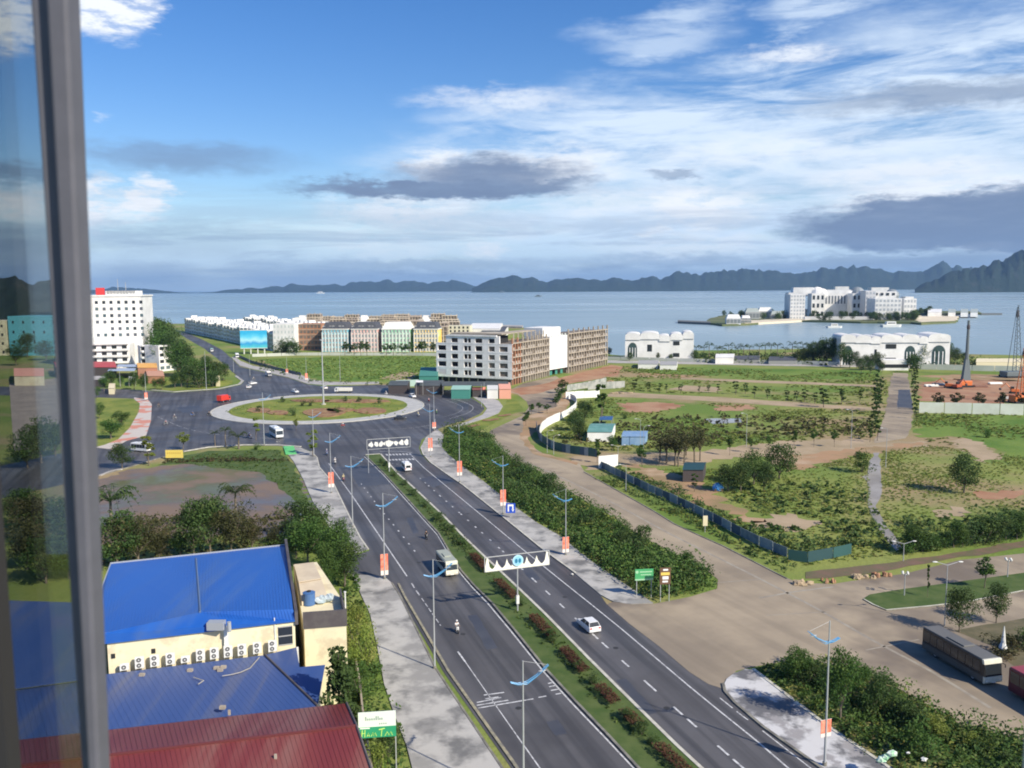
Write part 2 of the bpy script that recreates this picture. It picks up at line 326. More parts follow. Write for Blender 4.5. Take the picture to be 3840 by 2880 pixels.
# ---- concrete road, crossing and the road to the right
C_out = [(1095, 846), (1118, 852), (1138, 868), (1142, 880), (1130, 897), (1087, 917), (1061, 929), (1050, 943), (1052, 962), (1075, 981), (1101, 997), (1159, 1020), (1203, 1054), (1250, 1072), (1276, 1090), (1315, 1111), (1380, 1156), (1433, 1184), (1479, 1206), (1520, 1228), (1551, 1252), (1549, 1272), (1489, 1290), (1411, 1305), (1325, 1300), (1311, 1306), (1361, 1349), (1423, 1396), (1489, 1452), (1530, 1478), (1561, 1488), (1590, 1450), (1622, 1442), (1720, 1425), (1860, 1445), (1952, 1494), (2074, 1564), (2197, 1595), (2400, 1680), (2500, 1500), (2300, 1395), (2212, 1338), (2350, 1310), (2600, 1260), (2600, 1130), (2400, 1165), (2209, 1196), (2074, 1210), (1952, 1240), (1860, 1252), (1799, 1262), (1726, 1259), (1702, 1250), (1616, 1206), (1563, 1179), (1511, 1156), (1459, 1132), (1414, 1104), (1354, 1070), (1302, 1041), (1262, 1018), (1250, 999), (1214, 994), (1180, 984), (1141, 960), (1129, 945), (1134, 929), (1157, 910), (1192, 892), (1211, 868), (1216, 845), (1226, 828), (1200, 812), (1130, 828)]
struct('concrete_road', W(C_out), .045, CON)
b = MB()
gm = W([(1864, 1296), (1879, 1286), (1952, 1274), (2044, 1262), (2212, 1239), (2450, 1205), (2450, 1245), (2212, 1278), (2090, 1302), (2013, 1311), (1915, 1320), (1885, 1308)])
struct('grass_verge', gm, .17, GRSD, 0)
# shoulder of the crossing towards the bus park
struct('planting_bed', rough_poly(W([(2062, 1363), (2120, 1351), (2212, 1336), (2400, 1300), (2600, 1420), (2350, 1470), (2190, 1440), (2140, 1395)]), .3), .06, mat('leaf_litter', (.09, .085, .045), .95, (.14, .12, .07), .4, 5))
# ---- kerb strips
def strip(name, pts, w, z0, z1, m_, side=1, dash=None):
    b = MB(); P = W(pts)
    acc = 0
    for i in range(len(P)-1):
        a, c = P[i], P[i+1]
        if (c-a).length < .05: continue
        n0 = perp(P[max(i-1, 0)], c); n1 = perp(a, P[min(i+2, len(P)-1)])
        b.prism([a, c, c+n1*w*side, a+n0*w*side], z0, z1)
    return tag(b.build(name, m_), kind='structure')
P_up = [(797, 1187), (780, 1163), (761, 1127), (722, 1046), (691, 1010), (686, 989), (673, 976), (648, 966)]
# ---- pavements
struct('pavement', W([(760, 1243), (800, 1244), (835, 1251), (850, 1264), (864, 1292), (940, 1445), (1083, 1659), (1150, 1770), (905, 1770), (890, 1659), (878, 1612), (850, 1540), (830, 1480), (815, 1400), (800, 1330), (775, 1275)]), .15, PAV, 0)
struct('pavement', W([(610, 966), (648, 967), (671, 977), (684, 990), (689, 1011), (720, 1048), (759, 1129), (778, 1165), (796, 1187), (770, 1196), (735, 1190), (722, 1153), (712, 1140), (694, 1111), (676, 1085), (655, 1036), (634, 997), (622, 982)]), .15, PAV, 0)
RP_in = [(944, 927), (920, 945), (908, 968), (913, 982), (929, 1000), (967, 1027), (998, 1048), (1079, 1113), (1172, 1189), (1241, 1239), (1297, 1286), (1325, 1301), (1364, 1306), (1411, 1304)]
struct('pavement', W(RP_in+[(1333, 1252), (1280, 1215), (1208, 1158), (1155, 1127), (1103, 1088), (1045, 1041), (1004, 1012), (970, 984), (954, 966), (959, 940)]), .15, PAV, 0)
PAV2 = mat('stained_pavement', (.55, .55, .55), .75, (.13, .13, .135), .2, 9, .44, .58, bump=.2, bs=2, c3=(.30, .29, .29), ns3=.35)
struct('pavement', W([(1610, 1447), (1586, 1456), (1570, 1468), (1565, 1478), (1569, 1495), (1590, 1519), (1651, 1571), (1775, 1659), (1925, 1770), (2060, 1770), (1918, 1658), (1793, 1574), (1692, 1497), (1630, 1449)]), .15, PAV2, 0)
ring = [(977, 922), (1016, 909), (1043, 896), (1052, 883), (1042, 871), (1019, 857), (990, 843), (984, 839), (1000, 840), (1025, 848), (1055, 856), (1077, 866), (1086, 878), (1077, 893), (1052, 903), (1016, 914), (990, 924), (975, 932)]
struct('pavement', W(ring), .15, PAVL, 0)
struct('pavement', W([(500, 772), (518, 790), (540, 796), (622, 815), (664, 829), (699, 832), (768, 831), (820, 829), (818, 825), (770, 826), (702, 825), (672, 820), (640, 806), (575, 795), (545, 790), (520, 780), (507, 770)]), .15, PAVL, 0)
struct('pavement', W([(205, 967), (241, 971), (274, 952), (300, 945), (316, 940), (326, 909), (328, 874), (320, 864), (290, 859), (289, 862), (302, 872), (300, 890), (280, 925), (255, 950), (225, 962)]), .14, mat('tiled_pavement', (.52, .47, .42), .7, (.55, .24, .17), .13, 1, .52, .56), 0)
# thin pale kerbs
def kerb(pts, w=.35, h=.2, m_=KERB, side=1): return strip('kerb', pts, w, 0, h, m_, side)
kerb([(325, 843), (375, 847), (475, 840), (520, 830), (527, 823), (512, 812)], 1.4, .2, PAVL, -1)
kerb([(648, 966), (595, 962), (525, 962), (450, 967), (398, 976)], .8, .2, KERB, 1)
kerb([(398, 977), (342, 991), (280, 1010), (213, 1029)], .5, .2, KERBD, 1)
kerb([(213, 1028), (240, 1018), (262, 1014)], .7, .3, PAVL, 1)
LG = [(1112, 1659), (966, 1452), (950, 1424), (872, 1290), (858, 1262)]
kerb([(1166, 1770)]+LG, .35, .17, mat('yellow_kerb', (.34, .31, .20), .8, (.20, .19, .15), 1.2, 3), 1)
kerb([(1152, 1770), (1086, 1659), (943, 1445), (867, 1290), (848, 1260)], .25, .2, KERBD, -1)
kerb(RP_in[2:10], .35, .2, KERB, -1)
kerb([(1565, 1478), (1569, 1495), (1590, 1519), (1651, 1571), (1775, 1659), (1925, 1770)], .35, .2, KERBD, 1)
kerb([(1630, 1447), (1692, 1495), (1793, 1572), (1918, 1656), (2060, 1770)], .4, .22, KERB, 1)
kerb([(797, 1187), (780, 1163), (761, 1127), (722, 1046), (691, 1010), (686, 989), (673, 976)], .3, .2, KERB, -1)
kerb([(1262, 1020), (1302, 1042), (1354, 1071), (1414, 1105), (1459, 1133), (1511, 1157), (1563, 1180), (1616, 1207), (1702, 1251)], .25, .15, KERBD, 1)
kerb([(1864, 1296), (1885, 1308), (1915, 1320), (2013, 1311), (2090, 1302), (2212, 1278)], .25, .19, KERB, -1)
# ---- roundabout
n_, f_ = G(692, 915.5), G(691, 852.5); RC = (n_+f_)/2; RR = (G(922, 883)-G(462, 888)).length/2
RY = (f_-n_).length/2
def ellp(s, k=72): return [RC+Vector((math.cos(2*math.pi*i/k)*RR*s, math.sin(2*math.pi*i/k)*(RY+RR*(s-1)), 0)) for i in range(k)]
struct('traffic_island', ellp(1.0), .2, mat('pale_paving', (.47, .47, .44), .75, (.38, .38, .37), .3, 4), 0)
b = MB(); e1, e0 = ellp(1.0), ellp(.988)
for i in range(72): b.prism([e0[i], e1[i], e1[(i+1) % 72], e0[(i+1) % 72]], .2, .26)
tag(b.build('kerb', KERB), kind='structure')
struct('island_lawn', ellp(.835), .24, GRS2, 0)
RB = mat('red_bedding', (.20, .085, .045), .95, (.30, .20, .09), .5, 6, bump=.6, bs=4)
for cx, cy, rx, ry, g in ((700, 893, 40, 9, 0), (770, 868, 70, 3.5, 0), (800, 889, 30, 6, 0), (560, 888, 24, 5, 0), (600, 893, 22, 4.5, 0), (670, 867, 40, 3, 0), (735, 887, 30, 4, 0)):
    pts = [G(cx+rx*math.cos(t)*(1+.2*rng.random()), cy+ry*math.sin(t)*(1+.2*rng.random())) for t in [i*math.pi/9 for i in range(18)]]
    struct('flower_bed', pts, .45, RB, .2)
# ---- median
M_l = [(790, 984), (832, 1025), (868, 1064), (920, 1122), (949, 1153), (972, 1192), (998, 1234), (1025, 1265), (1064, 1303), (1115, 1364), (1183, 1449), (1246, 1517), (1321, 1595), (1383, 1662), (1480, 1770)]
M_r = [(821, 982), (858, 1025), (894, 1057), (954, 1114), (996, 1158), (1048, 1208), (1092, 1249), (1139, 1294), (1176, 1330), (1270, 1427), (1364, 1521), (1458, 1614), (1505, 1658), (1625, 1770)]
struct('median_strip', W(M_l+M_r[::-1]), .18, GRSD, 0)
kerb(M_r, .42, .24, KERB, -1); kerb(M_l, .3, .24, KERBD, 1); kerb([(790, 984), (821, 982)], .6, .25, KERB, -1)
RH = mat('red_hedge', (.10, .035, .022), .9, (.15, .07, .035), 2.5, 5, bump=.8, bs=8, rand=.25)
# ---- painted lines
b = MB()
def ln(pts, w=.16, dash=None, z=.036):
    P = W(pts)
    for i in range(len(P)-1):
        a, c = P[i], P[i+1]; Ln = (c-a).length; d = (c-a)/max(Ln, 1e-6)
        segs = [(0, Ln)] if not dash else [(s, min(s+dash[0], Ln)) for s in np.arange(0, Ln, dash[1])]
        for s, e in segs:
            n = perp(a, c)*w/2; p, q = a+d*s, a+d*e
            b.sheet([p+n, q+n, q-n, p-n], z)
ln([(889, 984), (915, 1010), (1051, 1122), (1129, 1187), (1217, 1258), (1276, 1305), (1345, 1361), (1430, 1433), (1489, 1483), (1555, 1537), (1631, 1598), (1702, 1659), (1830, 1770)], .2)
D1 = [(907, 1033), (925, 1049), (950, 1071), (995, 1110), (1040, 1150), (1085, 1190), (1150, 1250), (1242, 1335), (1300, 1388), (1400, 1478), (1484, 1553), (1583, 1640), (1720, 1760)]
ln(D1[:7], .3, (.9, 5.2)); ln(D1[6:], .26, (2.0, 6.0))
ln([(710, 1001), (760, 1070), (820, 1158), (879, 1245)], .22); ln([(889, 1260), (895, 1270)], .2); ln([(899, 1276), (906, 1286)], .2)
ln([(911, 1293), (952, 1352)], .14, (1.5, 2.2)); ln([(989, 1408), (1005, 1430)], .22); ln([(1005, 1430), (1051, 1496), (1117, 1590)], .12); ln([(1117, 1590), (1230, 1750)], .14)
ln([(780, 1045), (820, 1098), (860, 1146), (905, 1202)], .28, (.8, 4.6))
ln([(787, 986), (829, 1027), (865, 1067), (917, 1125), (945, 1156), (968, 1195), (993, 1237), (1019, 1268), (1052, 1302), (1104, 1364), (1172, 1449), (1235, 1519), (1310, 1597), (1371, 1662), (1466, 1770)], .2)
ln([(1555, 1508), (1601, 1545), (1616, 1556)], .16, (2.6, 3.4)); ln([(1647, 1579), (1750, 1659), (1890, 1770)], .16)
for (x0, y0), (x1, y1) in (((1045, 1502), (1089, 1496)), ((1048, 1510), (1077, 1506)), ((1030, 1518), (1083, 1507)), ((1030, 1524), (1098, 1513)), ((1033, 1530), (1152, 1510)), ((1163, 1507), (1180, 1504)), ((1200, 1500), (1212, 1498)), ((1190, 1492), (1206, 1489)), ((1186, 1484), (1200, 1481)), ((1184, 1477), (1192, 1475))):
    ln([(x0, y0), (x1, y1)], .22)
for k in range(8):
    for r_ in range(2): ln([(834+k*7.2+r_*6, 981-k*.2+r_*11), (837.5+k*7.2+r_*6, 984-k*.2+r_*11)], .55)
ln([(836, 1000), (870, 1004)], .2, (.6, 1.6))
# worn arcs on the roundabout's right arm
ln(cr([(960, 858), (1000, 868), (1022, 880), (1008, 893), (970, 905)], 5), .16); ln(cr([(955, 862), (985, 872), (1000, 882), (985, 893), (955, 901)], 5), .12)
ln(cr([(940, 905), (930, 918), (860, 927), (760, 930)], 5), .14, (3, 5)); ln(cr([(340, 900), (400, 925), (480, 940), (600, 948)], 5), .14, (3, 5)); ln(cr([(440, 852), (520, 842), (600, 838), (700, 842)], 5), .14, (3, 5))
ln([(890, 978), (860, 975), (820, 975)], .25)
o = b.build('lane_marking', LINE); tag(o, kind='structure')
# darker repaved squares on the left carriageway
struct('road_patch', W([(752, 1012), (812, 1010), (846, 1046), (775, 1052)]), .034, ASPD)
struct('road_patch', W([(905, 1034), (955, 1026), (985, 1040), (935, 1052)]), .034, ASPD)
for pts in ([(878, 1120), (890, 1118), (905, 1150), (893, 1153)], [(1010, 1330), (1030, 1328), (1075, 1400), (1052, 1404)], [(1330, 1470), (1352, 1466), (1420, 1540), (1396, 1545)], [(1120, 1225), (1140, 1222), (1168, 1252), (1150, 1256)], [(1180, 1560), (1205, 1555), (1225, 1585), (1200, 1590)], [(560, 950), (640, 946), (660, 953), (590, 957)], [(380, 880), (430, 876), (440, 888), (395, 892)], [(990, 870), (1015, 872), (1010, 886), (985, 884)]):
    struct('road_patch', rough_poly(W(pts), .12, 1.5), .0335, ASPD)
b = MB()
for x, y in ((905, 1215), (1000, 1370), (1120, 1530), (1220, 1290), (1330, 1400), (1440, 1530), (830, 1090), (1010, 1110)): q = G(x, y); b.cyl((q.x, q.y), .38, .02, .037, 14)
tag(b.build('manhole_cover', mat('cast_iron', (.035, .033, .03), .6)), kind='structure')
# ---- field sheets: dirt tracks, sandy strips, lots
def patch(pts, m_, z=.03, amt=.8, step=4, name='dirt_patch'): return struct(name, rough_poly(W(pts), amt*1.7 if amt > 1 else amt, step*.6 if amt > 1 else step), z, m_)
VR = [(1928, 806), (1959, 806), (1967, 843), (1972, 882), (1969, 924), (1956, 947), (1889, 958), (1905, 915), (1914, 880), (1922, 830)]
patch(VR, CON, .05, .5, 6, 'concrete_track'); patch([(1941, 842), (1966, 842), (1972, 882), (1938, 880)], ASPD, .056, .2, 8, 'asphalt_patch')
patch([(1886, 978), (1900, 978), (1903, 1038), (1901, 1077), (1891, 1093), (1904, 1117), (1934, 1158), (1950, 1185), (1936, 1190), (1891, 1127), (1874, 1085), (1872, 1038), (1862, 1030), (1874, 1024)], mat('wet_path', (.34, .32, .29), .5, (.24, .22, .19), .1, 5), .04, .5, 5, 'footpath')
patch([(1330, 846), (1450, 853), (1600, 861), (1760, 872), (1915, 882), (1914, 888), (1760, 881), (1600, 871), (1450, 862), (1300, 856)], SAND, .035, .8, 6, 'dirt_track')
patch([(1470, 815), (1640, 822), (1760, 826), (1897, 832), (1897, 836), (1760, 831), (1640, 827), (1470, 819)], SAND, .035, .6, 8, 'dirt_track')
patch([(1232, 990), (1302, 980), (1380, 980), (1500, 976), (1589, 966), (1670, 955), (1760, 949), (1886, 952), (1990, 952), (2010, 962), (1920, 973), (1840, 978), (1740, 1000), (1690, 1006), (1640, 985), (1560, 992), (1480, 1006), (1400, 1004), (1330, 1006), (1262, 1016)], SAND, .03, 1.2, 4, 'dirt_track')
patch([(1690, 985), (1820, 972), (1990, 955), (2000, 962), (1850, 985), (1740, 1012), (1700, 1020)], DIRT, .036, 1.2, 3)
patch([(1350, 1000), (1420, 1015), (1500, 1040), (1580, 1090), (1650, 1120), (1630, 1130), (1540, 1096), (1460, 1062), (1380, 1030)], DIRT, .036, 1.6, 3)
patch([(1620, 1125), (1700, 1108), (1770, 1125), (1740, 1145), (1640, 1142)], SAND, .036, 1.4, 3)
patch([(1330, 872), (1420, 868), (1480, 876), (1400, 892), (1345, 888)], RED, .036, 1.6, 3)
patch([(1540, 876), (1620, 874), (1640, 884), (1560, 888)], RED, .036, 1.6, 4)
patch([(1520, 905), (1600, 903), (1604, 912), (1540, 916)], mat('puddle', (.24, .24, .24), .15, (.2, .18, .15), .1, 4), .036, 1, 4, 'puddle')
patch([(2030, 1100), (2080, 1096), (2100, 1108), (2060, 1122), (2020, 1115)], SAND, .036, 1.2, 3)
patch([(2100, 1065), (2212, 1058), (2212, 1068), (2120, 1078)], RED, .036, 1.2, 4)
patch([(2050, 945), (2100, 950), (2160, 985), (2130, 1000), (2080, 975)], SAND, .036, 1.2, 3)
patch([(1480, 832), (1560, 838), (1550, 848), (1440, 842)], SAND, .036, 1.2, 4); patch([(1380, 806), (1500, 812), (1490, 818), (1390, 814)], DIRT, .036, 1.2, 4)
patch([(1985, 826), (2060, 818), (2300, 826), (2300, 868), (2100, 872), (1985, 866)], RED, .034, 1.5, 5, 'building_ground')
patch([(1985, 812), (2100, 808), (2300, 815), (2300, 826), (2060, 820)], DIRT, .034, 1.2, 5)
patch([(1100, 842), (1180, 828), (1215, 815), (1320, 788), (1345, 792), (1335, 812), (1270, 822), (1225, 830), (1160, 850), (1125, 853)], RED, .05, 1, 5, 'building_ground')
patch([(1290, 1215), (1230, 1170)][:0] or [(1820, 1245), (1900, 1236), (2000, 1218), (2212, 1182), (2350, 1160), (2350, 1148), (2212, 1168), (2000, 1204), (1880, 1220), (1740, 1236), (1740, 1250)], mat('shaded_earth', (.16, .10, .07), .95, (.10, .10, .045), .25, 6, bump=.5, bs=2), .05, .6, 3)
patch([(1130, 900), (1200, 880), (1218, 850), (1226, 840), (1235, 862), (1215, 900), (1165, 925), (1140, 948), (1160, 975), (1250, 1000), (1245, 1005), (1150, 980), (1125, 950)], DIRT, .055, .6, 3, 'dirt_verge')
patch([(215, 1035), (300, 1012), (400, 1000), (480, 1006), (600, 1012), (640, 1030), (668, 1075), (690, 1110), (660, 1160), (400, 1160), (180, 1180), (150, 1060)], LOT, .03, 1.2, 3, 'muddy_lot')
JL = mat('concrete_joint', (.34, .31, .25), .8, (.24, .21, .17), .4, 5)
b = MB()
ln(cr([(1062, 940), (1082, 968), (1130, 995), (1220, 1035), (1330, 1090), (1450, 1155), (1560, 1210), (1640, 1250), (1740, 1302), (1800, 1335), (1900, 1392), (2010, 1450), (2140, 1530)], 3), .5, z=.052)
ln([(1640, 1292), (1720, 1278), (1800, 1268)], .5, z=.052); ln([(1655, 1330), (1790, 1322)], .2, z=.052); ln([(1870, 1405), (1985, 1382)], .25, z=.052); ln([(1540, 1260), (1640, 1252)], .3, z=.052)
tag(b.build('road_joint', JL), kind='structure')
patch([(398, 984), (450, 974), (600, 972), (632, 1000), (650, 1040), (670, 1090), (660, 1100), (600, 1050), (560, 1020), (480, 1012), (400, 1002), (340, 1005)], GRSD, .036, .8, 3, 'grass_strip')
patch([(205, 964), (240, 966), (270, 945), (292, 905), (301, 875), (285, 862), (200, 862), (150, 862), (100, 975)], GRS2, .05, .2, 6, 'lawn')
patch([(325, 842), (375, 845), (475, 838), (505, 828), (500, 820), (400, 822), (330, 828)], GRS2, .05, .6, 5, 'lawn')
patch([(560, 775), (700, 772), (940, 768), (945, 800), (880, 826), (700, 822), (660, 812), (575, 785)], mat('bright_field', (.09, .17, .03), .95, (.16, .23, .05), .04, 7, bump=.7, bs=.8, bd=.3, spec=.15), .032, 1.2, 5, 'green_field')
patch([(820, 818), (870, 802), (905, 806), (880, 824)], SAND, .05, 1, 4)
patch([(1370, 790), (1640, 796), (1900, 800), (1898, 822), (1640, 816), (1400, 806)], mat('bright_field', (0, 0, 0)), .032, 1.4, 5, 'green_field')
patch([(1985, 895), (2300, 898), (2300, 1000), (2200, 990), (2080, 945), (1985, 945)], mat('bright_field', (0, 0, 0)), .032, 1.4, 5, 'green_field')
patch([(958, 925), (1000, 918), (1090, 885), (1095, 862), (1120, 866), (1130, 885), (1070, 912), (1030, 935), (1000, 950)], GRS2, .05, .4, 4, 'lawn')
for x, y, q in ((1020, 921, 16), (1060, 908, 18), (1090, 898, 14), (985, 934, 14)):
    patch([(x-q, y), (x, y-2), (x+q, y-4), (x+q, y-1), (x, y+2), (x-q, y+2)], RB, .2, .3, 2, 'flower_bed')
# coastal road with low wall behind the fields
patch([(1310, 778), (1500, 782), (1900, 788), (2300, 796), (2300, 802), (1900, 794), (1500, 787), (1310, 784)], PAVL, .05, .3, 10, 'coastal_road')
# ---- island with the big white hotel
isl = [(1525, 698), (1560, 702), (1619, 700), (1665, 696), (1728, 693), (1859, 696), (1969, 697), (1990, 699), (2065, 695), (2069, 684), (2040, 680), (2090, 676), (2120, 678), (2110, 673), (1980, 672), (1900, 670), (1700, 671), (1620, 676), (1560, 682), (1530, 690)]
struct('island', rough_poly(W(isl), 3, 20), .8, mat('island_green', (.07, .10, .035), .95, (.14, .15, .06), .02, 5), -3)
struct('beach', rough_poly(W([(1975, 683), (2069, 683), (2063, 694), (1990, 697), (1975, 692)]), 3, 15), 1.0, mat('beach_sand', (.62, .55, .42), .9), -2)
struct('beach', rough_poly(W([(1600, 694), (1700, 690), (1760, 686), (1765, 691), (1700, 695), (1610, 700)]), 2, 15), 1.0, mat('beach_sand', ()), -2)
struct('jetty', W([(1464, 693), (1535, 696), (1535, 699), (1464, 696)]), 1.2, mat('dark_stone', (.12, .13, .13), .9), -2)
struct('jetty', W([(2120, 677), (2165, 677), (2165, 678), (2120, 678.4)]), .6, mat('dark_stone', ()), -2)
struct('jetty', W([(1000, 703), (1130, 706), (1128, 709), (1000, 706)]), 2, PAVL, -2)
# ---- karst hills on the horizon
HM = mat('hill_forest', (.018, .032, .026), .95, (.05, .055, .05), .02, 8, .5, .75, spec=.1, bump=.5, bs=.02, bd=20)
def hills(profile, Y, depth, name='hills', seed=1, stepx=60):
    """ridge of limestone hills: heights follow `profile` (photo positions of the skyline) at distance Y"""
    pr = [atY(x, y, Y) for x, y in profile]; r = np.random.default_rng(seed)
    xs = np.arange(pr[0].x, pr[-1].x, stepx); ys = np.linspace(-depth, depth, 15)
    hz = np.interp(xs, [p.x for p in pr], [p.z+1.6 for p in pr])
    jag = np.interp(np.arange(len(xs)), np.arange(0, len(xs)+3, 1.8), r.normal(0, 1, len(np.arange(0, len(xs)+3, 1.8)))); hz = np.maximum(hz*(1+.075*jag), 0) if Y > 3000 else hz*(1+.05*jag)
    ph = r.uniform(0, 6.28, 8); fr = r.uniform(.002, .012, 8)
    v = []; nx, ny = len(xs), len(ys)
    off = np.cumsum(r.normal(0, .12, nx)); off = (off-np.linspace(off[0], off[-1], nx))*.25
    for j, y in enumerate(ys):
        s = 1-abs((y/depth)-off*.3); s = np.clip(s, 0, 1)**.55
        bumps = sum(np.sin(xs*fr[k]+y*fr[(k+3) % 8]*1.6+ph[k]) for k in range(8))/8
        side = 1+.35*bumps*(abs(y)/depth)
        h = hz*s*side if abs(y) > 1e-6 else hz
        h = np.minimum(h*(1+.06*r.normal(0, 1, nx)*(s < .99)), hz*1.0)
        if abs(y) >= depth*.999: h = h*0-3
        yy = Y+y
        for i in range(nx): v.append((xs[i]*(yy/Y), yy, max(h[i], -3)-1.6))
    f = [(j*nx+i, j*nx+i+1, (j+1)*nx+i+1, (j+1)*nx+i) for j in range(ny-1) for i in range(nx-1)]
    b = MB(); b.add(v, f); return tag(b.build(name, HM, smooth=True), kind='structure')
far = [(150, 628), (200, 626), (260, 620), (300, 622), (345, 627), (380, 631), (420, 632.5), (460, 631), (490, 626), (520, 624), (545, 620), (565, 624), (590, 616), (612, 620), (630, 613), (655, 617), (680, 615), (700, 616), (720, 612), (745, 616), (765, 607), (800, 608), (815, 606), (840, 605), (860, 609), (880, 606), (905, 608), (930, 612), (955, 606), (985, 607), (1005, 612), (1025, 618), (1060, 614)]
hills(far, 14500, 900, seed=3, stepx=45)
mid = [(1020, 622), (1040, 612), (1060, 606), (1078, 598), (1100, 599), (1118, 596), (1140, 600), (1160, 601), (1180, 609), (1200, 601), (1220, 603), (1245, 599), (1262, 604), (1280, 600), (1300, 604), (1325, 599), (1345, 601), (1365, 605), (1385, 599), (1405, 597), (1430, 601), (1450, 592), (1462, 585), (1478, 583), (1492, 590), (1510, 593), (1535, 584), (1560, 583), (1580, 589), (1600, 582), (1625, 580), (1645, 586), (1665, 583), (1690, 588), (1720, 590), (1760, 580), (1790, 577), (1815, 575), (1840, 573), (1870, 574), (1900, 583), (1940, 584), (1975, 586), (2005, 580), (2015, 572), (2035, 568), (2055, 575), (2080, 578), (2150, 580), (2260, 570)]
hills(mid, 11000, 800, seed=5, stepx=32)
near = [(1976, 624), (1990, 612), (2010, 604), (2030, 600), (2048, 592), (2070, 584), (2095, 581), (2120, 578), (2140, 566), (2160, 560), (2178, 557), (2190, 545), (2212, 538), (2240, 525), (2280, 520), (2340, 540), (2420, 560), (2500, 580)]
hills(near, 6300, 500, seed=8, stepx=16)
hills([(-500, 575), (-300, 585), (-150, 590), (-80, 598), (-20, 602), (30, 600), (70, 606), (110, 602), (140, 610), (185, 626)], 1500, 260, seed=4, stepx=10)
# ------------------------------------------------------------------ foliage
def fol(name, a, b_, c_=None, ns=.5, rand=.18):
    M = mat(name, a, .75, b_, ns, 4, .38, .62, spec=.25, rand=rand, c3=c_, ns3=.9); t = M.node_tree
    if not t.nodes.get('thin leaf'):
        p = t.nodes['Principled BSDF']; tb = t.nodes.new('ShaderNodeBsdfTranslucent'); tb.name = 'thin leaf'; mx = t.nodes.new('ShaderNodeMixShader'); mx.inputs[0].default_value = .3; t.links.new(p.inputs['Base Color'].links[0].from_socket, tb.inputs[0])
        t.links.new(p.outputs[0], mx.inputs[1]); t.links.new(tb.outputs[0], mx.inputs[2]); t.links.new(mx.outputs[0], t.nodes['Material Output'].inputs[0])
    return M
LEAF = fol('leaf_green', (.048, .10, .02), (.085, .15, .03), (.13, .18, .045))
LEAFD = fol('leaf_dark', (.046, .088, .024), (.082, .13, .034), (.12, .14, .045))
LEAFY = fol('leaf_yellow_green', (.15, .20, .035), (.24, .27, .06), (.29, .27, .09))
LEAFW = fol('weed_green', (.14, .22, .045), (.21, .28, .06), (.29, .30, .09), .12)
LEAFO = fol('leaf_olive', (.05, .055, .02), (.095, .095, .035), (.13, .10, .05))
LEAFR = fol('leaf_red_brown', (.075, .034, .02), (.125, .058, .034))
LEAFP = fol('palm_leaf', (.035, .06, .018), (.07, .10, .03))
BARK = mat('bark', (.12, .095, .07), .9, (.20, .17, .13), 3, 4)
PALEBARK = mat('whitewashed_bark', (.42, .40, .36), .9, (.2, .17, .13), 2, 4)
def leaf_mesh(name, pts, size, m_, flat_=.5, seed=0, drop=0.):
    """many small leaf-sized faces at the given points"""
    r = np.random.default_rng(seed); n = len(pts); pts = np.asarray(pts, float)
    nrm = r.normal(0, 1, (n, 3)); nrm[:, 2] = np.abs(nrm[:, 2])+flat_; nrm /= np.linalg.norm(nrm, axis=1)[:, None]
    t = r.normal(0, 1, (n, 3)); t -= nrm*(t*nrm).sum(1)[:, None]; t /= np.linalg.norm(t, axis=1)[:, None]; u = np.cross(nrm, t)
    s = (size*r.uniform(.6, 1.4, n))[:, None]; w = s*r.uniform(.35, .7, n)[:, None]
    v = np.stack([pts-t*s, pts-u*w+nrm*s*.1, pts+t*s, pts+u*w+nrm*s*.1], 1).reshape(-1, 3)
    me = bpy.data.meshes.new(name); me.vertices.add(4*n); me.loops.add(4*n); me.polygons.add(n)
    me.vertices.foreach_set('co', v.ravel()); me.loops.foreach_set('vertex_index', np.arange(4*n, dtype=np.int32)); me.polygons.foreach_set('loop_start', np.arange(0, 4*n, 4, dtype=np.int32))
    me.update(calc_edges=True); me.materials.append(m_); return me
def crown_pts(n, seed, h0=.3, h1=1.0, rad=.32, blobs=14, shape='round'):
    r = np.random.default_rng(seed); P = []
    for k in range(blobs):
        f = r.uniform(0, 1); z = h0+(h1-h0)*f
        env = {'round': math.sin(math.pi*(.12+.8*f))**.7, 'cone': (1-f)*.95+.08, 'column': .75, 'umbrella': .35+.75*f}[shape]
        a = r.uniform(0, 6.28); q = rad*env*math.sqrt(r.uniform(.05, .8)); br = rad*(.34+.22*r.random())*(.6 if shape in ('cone', 'column') else 1)
        m_ = max(4, n//blobs); d = r.normal(0, 1, (m_, 3)); d /= np.linalg.norm(d, axis=1)[:, None]; d *= (br*r.uniform(.55, 1.1, m_))[:, None]
        d[:, 2] *= .75; d += np.array([q*math.cos(a), q*math.sin(a), z]); P.append(d)
    return np.concatenate(P)
TREES = {}
